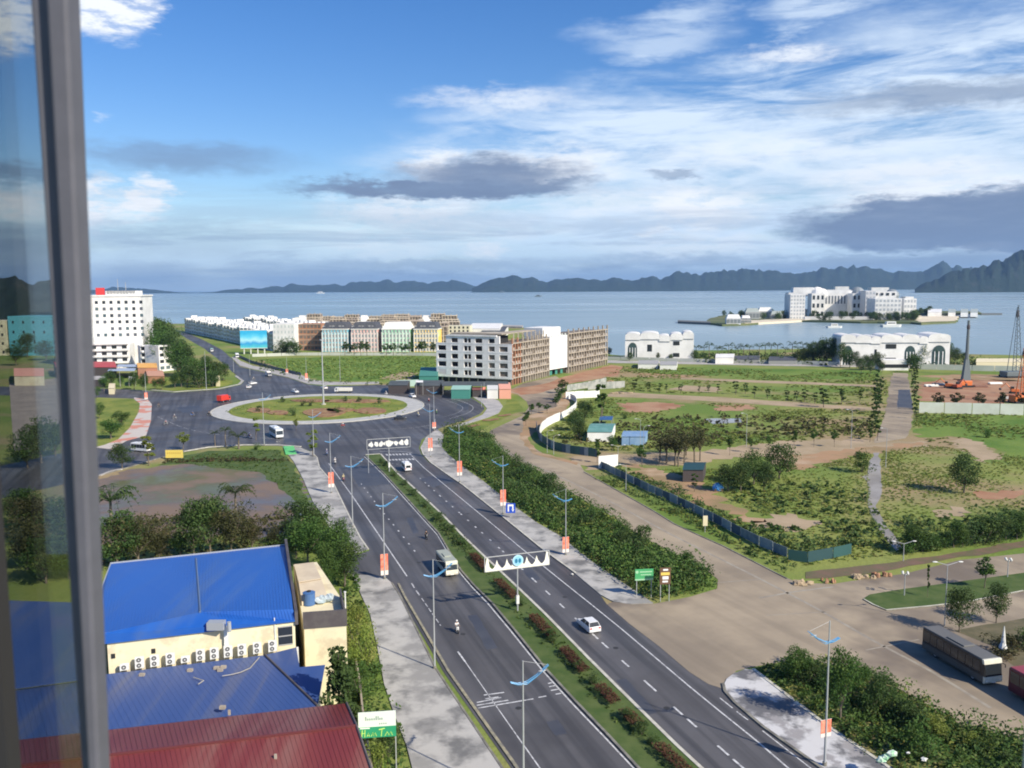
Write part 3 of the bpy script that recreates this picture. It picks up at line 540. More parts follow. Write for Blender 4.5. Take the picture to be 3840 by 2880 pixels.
def tree_kind(kind, var):
    key = (kind, var)
    if key in TREES: return TREES[key]
    sd = hash_(kind)+var*17; r = random.Random(sd)
    spec = {'broad': (3000, .28, 1.0, .42, 26, 'round', LEAF, .024), 'dark': (3400, .22, 1.0, .46, 28, 'round', LEAFD, .025), 'olive': (3000, .25, 1.0, .5, 26, 'umbrella', LEAFO, .025),
            'young': (700, .38, 1.0, .24, 9, 'round', LEAF, .038), 'column': (850, .2, 1.0, .17, 14, 'column', LEAF, .034), 'cone': (3000, .06, 1.0, .32, 34, 'cone', LEAFD, .024),
            'open': (650, .5, 1.0, .42, 13, 'umbrella', LEAFO, .03), 'bush': (1100, .05, 1.0, .55, 14, 'round', LEAF, .045), 'bushy': (1300, .0, 1.0, .6, 20, 'round', LEAFY, .036)}[kind]
    n, h0, h1, rad, bl, shp, lm, ls = spec
    cm = leaf_mesh('crown', crown_pts(n, sd, h0+.08, h1-.08, rad, bl, shp), ls, lm, seed=sd)
    b = MB(); lean = r.uniform(-.03, .03)
    if kind not in ('bush', 'bushy'):
        tr = .016 if kind in ('young', 'column') else .026
        top = (lean, r.uniform(-.02, .02), h0+.3*(h1-h0)); b.tube([(0, 0, 0), (lean*.4, 0, h0*.6), top], tr, tr*.6, 7)
        if kind == 'cone': b.tube([top, (0, 0, .93)], tr*.6, .004, 5)
        for k in range(6 if kind in ('open', 'olive', 'broad', 'dark') else 3):
            a = r.uniform(0, 6.28); q = rad*r.uniform(.35, .75); b.tube([(lean*.6, 0, h0*r.uniform(.6, 1.0)), (q*.45*math.cos(a), q*.45*math.sin(a), h0+.12), (q*math.cos(a), q*math.sin(a), h0+.35*(h1-h0)*r.uniform(.7, 1.5))], tr*.5, tr*.15, 5)
    else:
        for k in range(4): a = r.uniform(0, 6.28); b.tube([(0, 0, 0), (.12*math.cos(a), .12*math.sin(a), .25), (.3*math.cos(a), .3*math.sin(a), .6)], .02, .008, 5)
    tm = bpy.data.meshes.new('trunk'); tm.from_pydata(b.v, [], b.f); tm.materials.append(BARK)
    TREES[key] = (tm, cm); return TREES[key]
def hash_(s): return sum(ord(c)*(i+3) for i, c in enumerate(s))
CROWN_MATS = {}
def tree(kind, base, h, label, group=None, name='tree', wid=1.0, cat='tree', leafmat=None, trunkmat=None):
    v = rng.randrange(3); tm, cm = tree_kind(kind, v)
    t = thing(name, base, rng.uniform(0, 6.28), label, cat, group); t.scale = (h*wid, h*wid, h)
    if leafmat:
        k = (cm.name, leafmat.name)
        if k not in CROWN_MATS: c2 = cm.copy(); c2.materials[0] = leafmat; CROWN_MATS[k] = c2
        cm = CROWN_MATS[k]
    for nm, me in (('trunk', tm), ('crown', cm)):
        if trunkmat and nm == 'trunk':
            k = (me.name, trunkmat.name)
            if k not in CROWN_MATS: c2 = me.copy(); c2.materials[0] = trunkmat; CROWN_MATS[k] = c2
            me = CROWN_MATS[k]
        o = bpy.data.objects.new(nm if nm == 'trunk' or cat == 'tree' else ('stem' if nm == 'trunk' else 'foliage'), me); col.objects.link(o); o.parent = t
    return t
def treepx(kind, x, y, ytop, label, group=None, **k):
    p = G(x, y); return tree(kind, p, max(topz(p, x, ytop), 1.0), label, group, **k)
def palm(base, h, label, group=None, n=13, fl=.42, thick=.03):
    t = thing('palm_tree', base, rng.uniform(0, 6), label, 'palm tree', group)
    b = MB(); q = h*.74; b.tube([(0, 0, 0), (h*.02, 0, q*.5), (0, 0, q)], h*thick, h*thick*.55, 8); b.build('trunk', BARK, t)
    f = MB()
    for k in range(n):
        a = 2*math.pi*k/n+rng.uniform(-.2, .2); up = rng.uniform(.1, .5)*h*fl*1.6; Lf = h*fl*rng.uniform(.85, 1.1); c, s = math.cos(a), math.sin(a)
        pr = [(Lf*u*c, Lf*u*s, q+up*math.sin(u*2.2)-Lf*.55*u*u*u) for u in (0, .25, .5, .75, 1)]
        f.tube(pr, h*.006, h*.002, 4)
        for j in range(1, 9):
            u = .12+j*.1; i = min(int(u*4), 3); w = u*4-i; p = Vector(pr[i]).lerp(Vector(pr[i+1]), w); ll = Lf*.26*math.sin(math.pi*min(u+.08, .98))+.02*h
            for sd in (-1, 1):
                side = Vector((-s*sd, c*sd, 0)); tip = p+side*ll*.8+Vector((c, s, 0))*ll*.45-Vector((0, 0, ll*.35)); q1 = p+Vector((c, s, 0))*Lf*.10
                f.quad(p, q1, tip+Vector((c, s, 0))*Lf*.03, tip)
    f.build('fronds', LEAFP, t); return t
def inside(p, poly):
    x, y = p; c = False; n = len(poly); j = n-1
    for i in range(n):
        xi, yi, xj, yj = poly[i][0], poly[i][1], poly[j][0], poly[j][1]
        if (yi > y) != (yj > y) and x < (xj-xi)*(y-yi)/(yj-yi)+xi: c = not c
        j = i
    return c
def scatter(polys, dens, seed=1, avoid=()):
    r = np.random.default_rng(seed); out_ = []
    for pl in polys:
        P = W(pl) if not isinstance(pl[0], Vector) else pl
        x0, x1 = min(p.x for p in P), max(p.x for p in P); y0, y1 = min(p.y for p in P), max(p.y for p in P)
        n = int((x1-x0)*(y1-y0)*dens); c = r.uniform((x0, y0), (x1, y1), (n, 2))
        for q in c:
            if inside(q, P) and not any(inside(q, a) for a in avoid): out_.append(q)
    return np.array(out_).reshape(-1, 2)
def undergrowth(name, polys, dens, hgt, m_, leaf=.35, per=9, seed=1, avoid=(), label=None, cat='undergrowth', clump=.7, flat_=.5, bare=None):
    c = scatter(polys, dens, seed, avoid)
    if len(c) == 0: return
    r = np.random.default_rng(seed+5); n = len(c)
    big = .45+.55*np.clip(np.sin(c[:, 0]*.11+seed)*np.sin(c[:, 1]*.085+2*seed)+.5*np.sin(c[:, 0]*.31+c[:, 1]*.27)+.4, 0, 1.3)
    if bare:
        f = np.sin(c[:, 0]*.045+seed*1.7)*np.sin(c[:, 1]*.03+seed)+.6*np.sin(c[:, 0]*.13+c[:, 1]*.05+seed)+.5*np.sin(c[:, 1]*.17-c[:, 0]*.08); keep = f+r.normal(0, .35, n) > bare; c = c[keep]; big = big[keep]*(.6+.5*np.clip(f[keep], 0, 1.4)); n = len(c)
    h = hgt*big*r.uniform(.3, 1.3, n); R_ = np.maximum(h*clump, leaf)
    P = np.repeat(np.c_[c, np.zeros(n)], per, 0); hh = np.repeat(h, per); rr = np.repeat(R_, per)
    d = r.normal(0, 1, (n*per, 3)); d /= np.linalg.norm(d, axis=1)[:, None]; d[:, 2] = np.abs(d[:, 2]); P[:, :2] += d[:, :2]*rr[:, None]; P[:, 2] += d[:, 2]*hh*.95
    me = leaf_mesh(name, P, leaf, m_, flat_=flat_, seed=seed); o = bpy.data.objects.new(name, me); col.objects.link(o)
    return tag(o, label, cat, kind='stuff')
# --- belt of shrubs between the main road and the concrete road
BELT1 = [(962, 930), (1000, 925), (1062, 945), (1066, 968), (1095, 990), (1150, 1020), (1200, 1056), (1265, 1092), (1320, 1122), (1380, 1164), (1433, 1192), (1490, 1222), (1543, 1258), (1500, 1280), (1411, 1296), (1336, 1248), (1285, 1212), (1212, 1156), (1160, 1124), (1108, 1084), (1050, 1038), (1008, 1009), (975, 982), (960, 962)]
undergrowth('shrub_belt', [BELT1], 1.1, 2.6, LEAF, .25, 24, 3, label='thick green shrub belt between the main road and the curving concrete road', cat='shrubs')
undergrowth('shrub_belt', [BELT1], .4, 3.2, LEAFD, .26, 26, 4, label='darker taller shrubs mixed through the belt beside the curving concrete road', cat='shrubs')
BELT2 = [(1636, 1452), (1720, 1428), (1860, 1450), (1952, 1499), (2074, 1569), (2197, 1600), (2420, 1700), (2420, 1790), (2080, 1775), (1930, 1656), (1800, 1570), (1700, 1494)]
undergrowth('shrub_belt', [BELT2], 1.3, 2.0, LEAF, .19, 30, 5, label='green undergrowth behind the stained pavement at the lower right', cat='shrubs')
undergrowth('shrub_belt', [BELT2], .45, 2.6, LEAFD, .2, 30, 6, label='darker shrubs scattered through the lower right undergrowth', cat='shrubs')
undergrowth('grass_tufts', [BELT2], .35, 1.3, LEAFY, .24, 14, 7, label='yellow green weeds in the lower right undergrowth', cat='weeds')
LB = [(560, 1180), (690, 1110), (714, 1152), (745, 1205), (770, 1240), (790, 1330), (808, 1400), (826, 1490), (850, 1560), (880, 1659), (895, 1770), (800, 1770), (780, 1600), (760, 1500), (752, 1400), (748, 1300), (700, 1200)]
undergrowth('shrub_belt', [LB], 1.1, 1.9, LEAF, .25, 18, 8, label='green shrubs along the left pavement beside the cream walls', cat='shrubs')
BACK = [(150, 1145), (300, 1125), (420, 1120), (560, 1115), (640, 1105), (690, 1112), (712, 1150), (700, 1200), (610, 1190), (400, 1210), (230, 1225), (120, 1240)]
undergrowth('shrub_belt', [BACK], .4, 1.8, LEAFO, .28, 16, 9, label='dense olive undergrowth behind the blue roof', cat='shrubs')
undergrowth('grass_tufts', [BELT1], .3, 1.6, LEAFY, .24, 18, 12, label='lighter yellow green growth through the shrub belt', cat='weeds')
undergrowth('field_weeds', [[(565, 777), (700, 774), (940, 770), (945, 798), (880, 822), (700, 820), (660, 810), (585, 786)]], .1, 1.0, LEAFW, .6, 7, 33, label='low growth over the green field behind the roundabout', cat='weeds', flat_=1.5)
undergrowth('shrub_belt', [[(1305, 1028), (1400, 1072), (1480, 1108), (1600, 1170), (1700, 1215), (1745, 1228), (1700, 1240), (1600, 1190), (1480, 1122), (1400, 1085), (1300, 1040)], [(1300, 1008), (1480, 1090), (1640, 1172), (1700, 1198), (1860, 1180), (1860, 1165), (1700, 1180), (1640, 1150), (1480, 1070), (1340, 1005)]], .5, 1.6, LEAFD, .25, 18, 51, label='straggling shrubs on both sides of the blue hoarding', cat='shrubs')
# --- weeds over the fields
avoid = [W(p) for p in (VR, [(1232, 985), (1302, 980), (1589, 962), (1886, 950), (2010, 958), (1840, 980), (1690, 1012), (1480, 1008), (1262, 1018)], [(1330, 846), (1600, 860), (1915, 880), (1914, 889), (1600, 872), (1300, 858)],
        [(1870, 975), (1905, 975), (1905, 1110), (1950, 1185), (1930, 1190), (1885, 1120)], [(1350, 996), (1500, 1036), (1655, 1120), (1630, 1132), (1460, 1064)], [(1620, 1125), (1700, 1106), (1775, 1125), (1740, 1146)], [(1470, 814), (1640, 821), (1897, 831), (1897, 837), (1640, 828), (1470, 820)], [(1330, 871), (1420, 868), (1480, 876), (1400, 893), (1345, 889)], [(1690, 985), (1820, 972), (2000, 955), (1850, 985), (1740, 1013)], [(2030, 1100), (2080, 1095), (2100, 1108), (2060, 1123)], [(2050, 945), (2100, 950), (2160, 985), (2130, 1000)], [(2100, 1063), (2300, 1056), (2300, 1070), (2120, 1080)], [(1520, 903), (1606, 903), (1540, 917)], [(1480, 831), (1562, 838), (1440, 843)])]
F1 = [(1262, 1024), (1480, 1012), (1690, 1014), (1880, 978), (2010, 962), (2240, 990), (2300, 1150), (2000, 1192), (1740, 1222), (1620, 1195), (1460, 1120)]
F2 = [(1240, 875), (1300, 862), (1600, 874), (1912, 892), (1890, 945), (1589, 962), (1302, 976), (1190, 975), (1170, 935), (1225, 905)]
F3 = [(1345, 792), (1640, 800), (1910, 806), (1920, 835), (1910, 880), (1600, 860), (1330, 842), (1300, 815)]
F4 = [(1978, 892), (2300, 898), (2300, 985), (2010, 958), (1972, 940)]
undergrowth('field_weeds', [F1], .75, .5, LEAFW, .22, 9, 21, avoid, flat_=1.5, bare=-0.15, label='green weeds over the near wasteland plots right of the concrete road', cat='weeds')
undergrowth('field_weeds', [F1], .7, .5, LEAFY, .22, 9, 22, avoid, flat_=1.5, bare=0.1, label='yellowish grass tufts on the near wasteland plots', cat='weeds')
undergrowth('field_weeds', [F2, F4], .45, .8, LEAFW, .4, 8, 23, avoid, flat_=1.5, bare=-0.1, label='green weeds on the middle plots either side of the straight track', cat='weeds')
undergrowth('field_weeds', [F3], .16, .8, LEAFW, .6, 6, 24, avoid, flat_=1.5, bare=-0.2, label='low green growth on the far plots by the coastal road', cat='weeds')
undergrowth('field_scrub', [[(1280, 930), (1420, 900), (1640, 900), (1880, 905), (1880, 940), (1600, 958), (1310, 975), (1200, 965)]], .05, 2.2, LEAFO, .6, 12, 25, avoid, label='olive brown scrub in the middle plot', cat='scrub')
undergrowth('field_scrub', [[(1580, 1060), (1700, 1040), (1860, 1060), (1900, 1130), (1930, 1180), (1700, 1200), (1600, 1160)], [(1950, 1120), (2300, 1090), (2300, 1160), (1960, 1190)]], .12, 2.0, LEAFD, .5, 12, 26, avoid, label='dark scrub along the near edge of the wasteland', cat='scrub')
undergrowth('island_planting', [[(480, 893), (560, 868), (690, 862), (840, 866), (905, 884), (850, 903), (690, 909), (560, 905)]], .05, .8, LEAFY, .35, 8, 27, label='low planting on the roundabout lawn', cat='planting')
undergrowth('grass_tufts', [[(398, 984), (600, 972), (650, 1040), (670, 1095), (560, 1020), (400, 1002)]], .5, .5, LEAF, .25, 6, 28, label='rough grass edging the muddy lot', cat='grass')
undergrowth('hedge_row', [[(350, 995), (450, 990), (560, 990), (625, 992), (625, 998), (560, 998), (450, 998), (352, 1002)]], 1.2, .9, LEAFO, .28, 8, 29, label='low clipped hedge along the near side of the roundabout', cat='hedge')
bm_ = mat('white_stone', (.7, .7, .68), .8)
for x, y in ((526, 992), (580, 992), (648, 993), (640, 997), (688, 996), (705, 995)):
    pass
undergrowth('scrub', [[(560, 778), (620, 808), (700, 826), (880, 828), (940, 812), (940, 822), (880, 836), (700, 832), (600, 812), (540, 790)]], .03, 3, LEAFD, .6, 10, 30, label='dark scrub behind the far pavement of the roundabout', cat='scrub')
undergrowth('median_planting', [[(815, 1000), (828, 1000), (870, 1046), (960, 1128), (1005, 1172), (1050, 1215), (1022, 1222), (975, 1172), (940, 1130), (880, 1062)]], 2.2, .8, LEAFD, .2, 16, 41, label='dark green low hedge running down the upper half of the road median', cat='hedge')
undergrowth('median_planting', [[(1030, 1235), (1052, 1225), (1130, 1298), (1250, 1422), (1350, 1525), (1450, 1625), (1570, 1750), (1520, 1750), (1400, 1632), (1300, 1535), (1200, 1425), (1090, 1310)]], .8, .45, LEAF, .2, 10, 42, label='low green planting between the red hedge blocks of the median', cat='hedge')
# --- median hedges, one block each
def median_pt(t, s):
    n_l = len(M_l)-1; n_r = len(M_r)-1
    a = t*n_l; i = min(int(a), n_l-1); P = Vector(M_l[i]).lerp(Vector(M_l[i+1]), a-i)
    return P
ML, MR = W(M_l), W(M_r)
def along(PL, t):
    d = [0]
    for a, c in zip(PL, PL[1:]): d.append(d[-1]+(c-a).length)
    s = t*d[-1]
    for i in range(len(PL)-1):
        if s <= d[i+1]: return PL[i].lerp(PL[i+1], (s-d[i])/max(d[i+1]-d[i], 1e-6))
    return PL[-1]
def med(y, s):
    """point on the median at photo row y, s=0 left kerb, 1 right kerb"""
    def ix(M):
        for a, c in zip(M, M[1:]):
            if a[1] <= y <= c[1]: return a[0]+(c[0]-a[0])*(y-a[1])/(c[1]-a[1])
        return M[-1][0]
    return G(ix(M_l)*(1-s)+ix(M_r)*s, y)
for k, (y0, y1) in enumerate([(1206, 1238), (1262, 1300), (1340, 1385), (1412, 1462), (1492, 1530), (1548, 1580), (1622, 1690)]):
    a, c = med(y0, .62), med(y1, .62); w = 1.5; n = perp(a, c); t_ = (c-a).normalized()
    th = thing('red_hedge', (a+c)/2, 0, ['reddish brown clipped hedge block on the road median, farthest of the seven', 'reddish hedge block on the median just below the decorated gantry', 'reddish hedge block on the median in front of the round blue sign pole', 'reddish hedge block on the median level with the white car', 'reddish hedge block on the median level with the rumble lines', 'small reddish hedge block on the median above the bottom edge', 'reddish hedge block at the very bottom of the median'][k], 'hedge', 'red hedge blocks on the median')
    P = []; r = np.random.default_rng(k)
    Ln = (c-a).length; q = int(Ln*w*130)
    s = r.uniform(-.5, .5, q); u = r.uniform(-.5, .5, q); h = .25+.65*r.uniform(0, 1, q)**.4
    P = np.c_[(t_.x*s*Ln+n.x*u*w), (t_.y*s*Ln+n.y*u*w), h+.18]
    me = leaf_mesh('foliage', P, .12, LEAFR, flat_=1.0, seed=k); o = bpy.data.objects.new('foliage', me); col.objects.link(o); o.parent = th
    b = MB(); b.box(-.4, .4, -.4, .4, .16, .5)
for k, (y, h) in enumerate([(1000, 1.3), (1008, 1.5), (1030, 1.5), (1050, 1.5), (1072, 1.6), (1096, 1.6), (1128, 1.9), (1152, 1.6), (1180, 1.5), (1238, 1.3), (1312, 1.4), (1382, 1.4), (1390, 1.2), (1450, 1.3), (1482, 1.5), (1560, 1.4), (1590, 1.5), (1612, 1.2)]):
    tree('bush', med(y, .6)+Vector((0, 0, .17)), h, 'dark round clipped bush growing on the road median', 'round bushes on the median', name='bush', cat='bush', leafmat=LEAFD, wid=1.1)
# --- street and field trees
YT = 'young street trees on the wasteland'
for x, y, yt in ((1658, 862, 838), (1700, 865, 841), (1738, 868, 838), (1779, 880, 838), (1818, 874, 838), (1857, 870, 842), (1892, 890, 838), (1589, 852, 822), (1550, 850, 828), (1510, 848, 832), (1370, 848, 818), (1470, 850, 828), (1425, 848, 826), (1610, 850, 826), (1630, 858, 832), (1530, 849, 830), (1720, 866, 842), (1760, 872, 846), (1400, 846, 824), (1440, 849, 828)):
    treepx('column', x, y, yt, 'slim young tree standing in the row along the far dirt track', 'young trees along the far dirt track', wid=1.6, leafmat=LEAFD)
for x in (2025, 2066, 2114, 2159, 2209):
    treepx('young', x, 888, 846, 'bushy young tree rising in front of the white panel fence', 'young trees before the white panel fence', leafmat=LEAFO, wid=1.2)
for x, y, yt in ((1715, 968, 928), (1758, 966, 925), (1802, 966, 928), (1620, 978, 945), (1576, 984, 942), (1660, 972, 940)):
    treepx('young', x, y, yt, 'thin sapling beside the wide sandy track', 'saplings beside the wide sandy track', wid=.7)
for i in range(13):
    f = i/12; treepx('column', 1884+f*16+(i % 3-1)*5, 955-f*118, 955-f*118-34-8*rng.random(), 'slender dark tree on the left side of the straight track to the bay', 'trees left of the straight track', leafmat=LEAFD if i % 2 else LEAF)
for i in range(11):
    f = i/10; treepx('column', 1978-f*6+(i % 3-1)*4, 905-f*98, 905-f*98-30-8*rng.random(), 'slender tree on the right side of the straight track to the bay', 'trees right of the straight track', leafmat=LEAFD if i % 2 else LEAF)
for x, y, yt in ((1148, 895, 872), (1164, 890, 869), (1182, 893, 872), (1199, 880, 856), (1136, 920, 896), (1140, 908, 888), (1210, 864, 832), (1216, 850, 818), (1206, 872, 848)):
    treepx('young', x, y, yt, 'round little tree on the verge inside the bend of the concrete road', 'little trees at the bend of the concrete road', wid=1.5)
for i, (x, y, yt) in enumerate(((1425, 998, 945), (1440, 1002, 930), (1458, 1006, 938), (1478, 1002, 935), (1500, 1000, 928), (1512, 996, 936), (1440, 985, 926), (1482, 984, 920), (1465, 1008, 946))):
    treepx('open', x, y, yt, 'thin stemmed feathery tree in the brown grove right of the sheds', 'grove right of the sheds', wid=1.1, trunkmat=BARK)
for i, (x, y, yt, w) in enumerate(((1628, 1046, 972, .8), (1683, 1034, 957, .95), (1600, 1062, 1000, .9), (1572, 1062, 1005, 1.0), (1650, 1062, 1000, .7))):
    treepx('dark', x, y, yt, ['dark round tree second from the right in the clump beside the green shed', 'large dark round tree at the right end of the clump beside the sandy track', 'bushy dark tree in the middle of the clump behind the blue tarp', 'dark bushy tree at the left end of the clump right of the green shed', 'small dark tree in front of the clump beside the green shed'][i], wid=w*1.05, leafmat=LEAF if i in (0, 1) else None)
for i, (x, y, yt, k, w, lab) in enumerate(((1299, 915, 826, 'column', 1.0, 'tall dark columnar tree left of the grove behind the curved white fence'), (1262, 912, 868, 'dark', 1.0, 'dark rounded tree just inside the curved white fence'), (1240, 930, 885, 'dark', 1.0, 'broad dark tree behind the white fence bend'), (1252, 950, 908, 'dark', .9, 'low dark tree left of the teal roofed shed'),
        (1322, 975, 940, 'broad', .8, 'small tree in front of the white shed wall'), (1290, 1000, 945, 'column', .9, 'narrow tree by the gap in the hoarding'), (1348, 905, 890, 'bush', 1, 'low bush beyond the blue tarp'),
        (1387, 1008, 960, 'young', 1, 'sapling left of the feathery grove'), (2082, 1065, 985, 'dark', .9, 'solitary bushy tree in the yellow field at the right'), (1862, 1020, 975, 'bush', .9, 'wide bush left of the wet footpath'), (1500, 1062, 1020, 'column', 1.2, 'dark bush left of the green shed roof'),
        (1885, 1135, 1118, 'bush', 1, 'round bush in the fork of the wet footpath'), (2132, 945, 925, 'bush', 1, 'round bush in the green field at the right edge'), (1895, 952, 905, 'column', 1, 'dense column tree at the end of the sandy track'))):
    treepx(k, x, y, yt, lab, wid=w)
treepx('dark', 2072, 1366, 1275, 'dark street tree nearest the black bus, left of the pair', wid=.75); treepx('dark', 2152, 1346, 1262, 'dark street tree right of the pair above the bus park', wid=.7)
treepx('young', 2126, 1272, 1200, 'slim tree on the grass verge of the right hand road'); treepx('column', 2003, 1292, 1215, 'bare slim tree on the grass verge beside the twin lamp', wid=.35)
treepx('bush', 2160, 1420, 1370, 'low bush behind the black bus', name='bush', cat='bush', leafmat=LEAFO, wid=1.3); treepx('bush', 2205, 1400, 1355, 'low bush at the right edge of the bus park', name='bush', cat='bush', leafmat=LEAFD, wid=1.3)
for i in range(16): treepx(rng.choice(['bush', 'dark']), 1955+i*17+rng.uniform(-6, 6), 1196-i*2.2, 1196-i*2.2-rng.uniform(24, 60), 'shrubby tree lining the far kerb of the right hand road', 'shrubby trees along the right hand road', leafmat=rng.choice([LEAFD, LEAF]), wid=1.0)
# bottom right belt
for x, y, yt, k, w, l in ((1722, 1475, 1398, 'broad', .85, 'leafy tree behind the left end of the lower right pavement'), (1815, 1560, 1402, 'broad', .6, 'tall leafy tree just right of the banner lamp post at lower right'), (1850, 1500, 1425, 'broad', .8, 'leafy tree in the belt nearest the concrete apron'), (1700, 1470, 1430, 'bush', .9, 'dark bush at the tip of the lower right belt'), (1905, 1540, 1452, 'dark', .7, 'darker tree in the middle of the lower right belt'), (2000, 1640, 1560, 'bush', 1, 'dark bush beside the pale pipe in the undergrowth')):
    treepx(k, x, y, yt, l, wid=w)
for i in range(24):
    f = rng.random(); a = G(1000+f*470, 960+f*290); treepx('bush', 985+f*480+rng.uniform(0, 70), 975+f*280, 975+f*280-rng.uniform(20, 40), 'bush standing out of the shrub belt beside the concrete road', 'bushes in the shrub belt', name='bush', cat='bush', leafmat=rng.choice([LEAF, LEAFD, LEAF]), wid=1.0)
for i in range(18):
    f = rng.random(); treepx('bush', 1720+f*440+rng.uniform(-20, 40), 1470+f*190, 1470+f*190-rng.uniform(35, 60), 'bush standing out of the undergrowth at the lower right', 'bushes in the lower right undergrowth', name='bush', cat='bush', leafmat=rng.choice([LEAF, LEAFD, LEAFY]), wid=.9)
# left foreground grove
for i, (x, y, yt, k, w) in enumerate(((255, 1225, 1110, 'dark', .9), (300, 1215, 1108, 'olive', .9), (345, 1205, 1140, 'olive', .9), (420, 1200, 1085, 'dark', .75), (455, 1195, 1078, 'dark', .85), (500, 1192, 1090, 'olive', .8), (545, 1185, 1118, 'olive', .8), (590, 1170, 1140, 'olive', 1.1), (390, 1195, 1148, 'broad', .9),
        (640, 1160, 1082, 'dark', 1.0), (680, 1180, 1090, 'dark', .9), (665, 1215, 1120, 'broad', .95), (715, 1240, 1145, 'broad', .95), (745, 1262, 1170, 'broad', .9), (735, 1200, 1125, 'broad', .8), (700, 1290, 1180, 'broad', .6), (640, 1200, 1128, 'dark', .8))):
    treepx(k, x, y+6, yt, ['dark tree beside the window frame behind the blue roof', 'olive crowned tree behind the left corner of the blue roof', 'olive crowned tree behind the left third of the blue roof', 'dark tree left of the tall palm behind the blue roof', 'darkest tree at the foot of the tall palm', 'olive tree right of the tall palm', 'olive tree behind the right third of the blue roof', 'low olive tree near the right end of the blue roof', 'small bright green tree behind the middle of the blue roof',
        'dark tree at the corner of the muddy lot', 'dark tree beside the slim wooden post', 'green tree behind the beige annex roof', 'large green tree overhanging the left pavement', 'green tree over the side street entrance', 'green tree at the foot of the upper left pavement', 'narrow green tree right of the beige annex', 'dark tree between the post and the blue roof'][i], wid=w, trunkmat=BARK)
p = G(512, 1150); palm(p, topz(p, 512, 1036), 'tall feathery palm behind the middle of the blue roof', fl=.36, n=15); p = G(245, 1190); palm(p, topz(p, 245, 1046), 'large feathery palm beside the window frame', fl=.42, n=15)
p = G(516, 970); palm(p, topz(p, 516, 935), 'short stout palm on the near verge of the roundabout', fl=.7, n=12, thick=.07)
for i, x in enumerate((465, 488)): p = G(x, 965); palm(p, topz(p, x, 918+8*(1-i)), ['leaning palm left of the pair on the near verge of the roundabout', 'taller slim palm right of the pair on the near verge of the roundabout'][i], fl=.3)
for x, y, yt, k, w, l in ((264, 1012, 960, 'dark', 1.1, 'round dark street tree beside the side road near the window frame'), (322, 1006, 938, 'column', 1.3, 'narrow tree in front of the parked white bus'), (396, 972, 932, 'young', 1.3, 'small yellow green tree behind the yellow banner'), (553, 950, 900, 'column', 1.2, 'slim yellow green tree before the roundabout island'),
        (676, 985, 925, 'column', 1.3, 'slim yellow green tree on the tip of the left pavement'), (640, 930, 905, 'young', 1, 'tiny yellow green tree before the roundabout island'), (240, 948, 905, 'broad', 1.4, 'low spreading tree on the left lawn, nearer of two'), (262, 920, 888, 'broad', 1.4, 'low spreading tree on the left lawn, farther of two'), (555, 972, 957, 'bush', 1, 'low bush on the near verge of the roundabout')):
    treepx(k, x, y, yt, l, wid=w, leafmat=LEAFY if k in ('column', 'young') else None)
for x, y, h in ((632, 893, 14), (612, 864, 8), (728, 888, 10), (745, 863, 8), (775, 864, 8), (820, 868, 9), (655, 872, 9), (672, 872, 9), (560, 885, 9)): treepx('bush', x, y+6, y+6-h-6, 'small dark shrub on the roundabout lawn', 'shrubs on the roundabout lawn', name='shrub', cat='shrub', leafmat=LEAFD, wid=.8)
# trees behind the roundabout, left
for i, (x, y, yt) in enumerate(((345, 790, 692), (360, 785, 695), (376, 782, 705), (350, 800, 715), (392, 800, 735), (402, 812, 745), (384, 815, 740), (340, 775, 690), (368, 800, 720))):
    treepx('dark', x, y, yt, 'tall dark tree in the mass between the white hotel and the far road', 'tall trees right of the white hotel', wid=.65, leafmat=LEAF if i % 3 == 0 else None)
for i, (x, y, yt) in enumerate(((405, 835, 790), (420, 832, 775), (438, 832, 780), (455, 830, 778), (470, 828, 782), (482, 822, 785), (392, 836, 800), (378, 838, 805), (430, 838, 800), (460, 836, 800), (350, 842, 815), (408, 815, 770), (445, 812, 770))):
    treepx(['dark', 'broad', 'bush'][i % 3], x, y, yt, 'bushy tree on the planted corner across the roundabout', 'bushy trees on the far left corner', wid=.9)
for i, (x, y, yt) in enumerate(((240, 838, 800), (225, 845, 812), (262, 835, 812), (290, 842, 805), (310, 846, 808), (215, 905, 870), (210, 860, 835), (335, 842, 818))):
    treepx('broad', x, y, yt, 'small tree in front of the low shops by the window frame', 'small trees before the low shops', wid=.8)
# near the billboard and coloured blocks
for i, (x, y, yt) in enumerate(((680, 752, 738), (690, 752, 736), (705, 753, 740), (715, 753, 738), (665, 752, 740), (652, 752, 734), (640, 758, 742), (622, 762, 730), (612, 762, 735), (632, 764, 738), (600, 764, 745))):
    treepx('bush', x, y+4, yt, 'dark bush before the brick shells beside the billboard', 'dark bushes beside the billboard', wid=1.1, leafmat=LEAFD)
for i, x in enumerate((745, 780, 793, 835, 850, 868, 905, 915, 935, 885, 765)):
    treepx('young', x, 768, 738+rng.uniform(-3, 4), 'little tree on the pavement before the coloured houses', 'little trees before the coloured houses', wid=1.3)
def zat_(p, x, y): return topz(p, x, y)
# right: bottom strip by the cream wall
for x, y, yt, k, w, l in ((768, 1400, 1300, 'bushy', .55, 'yellow green bushy tree against the annex wall, upper of three'), (790, 1445, 1340, 'bushy', .5, 'yellow green bushy tree against the annex wall, middle of three'), (780, 1520, 1430, 'bushy', .5, 'green bushy tree against the annex wall, lowest of three'), (838, 1650, 1565, 'dark', .7, 'round dark tree beside the green and white sign'), (815, 1680, 1600, 'bushy', .6, 'yellow green bush below the green and white sign')):
    treepx(k, x, y, yt, l, wid=w, leafmat=LEAF if k == 'bushy' and 'green bushy tree against the annex wall, lowest' in l else None)
cq = G(731, 1512, 7.6); cq.z = 0; cq.y += .6; tree('cone', cq, zat_(cq, 731, 1392), 'conical conifer standing against the cream annex wall', wid=.8)
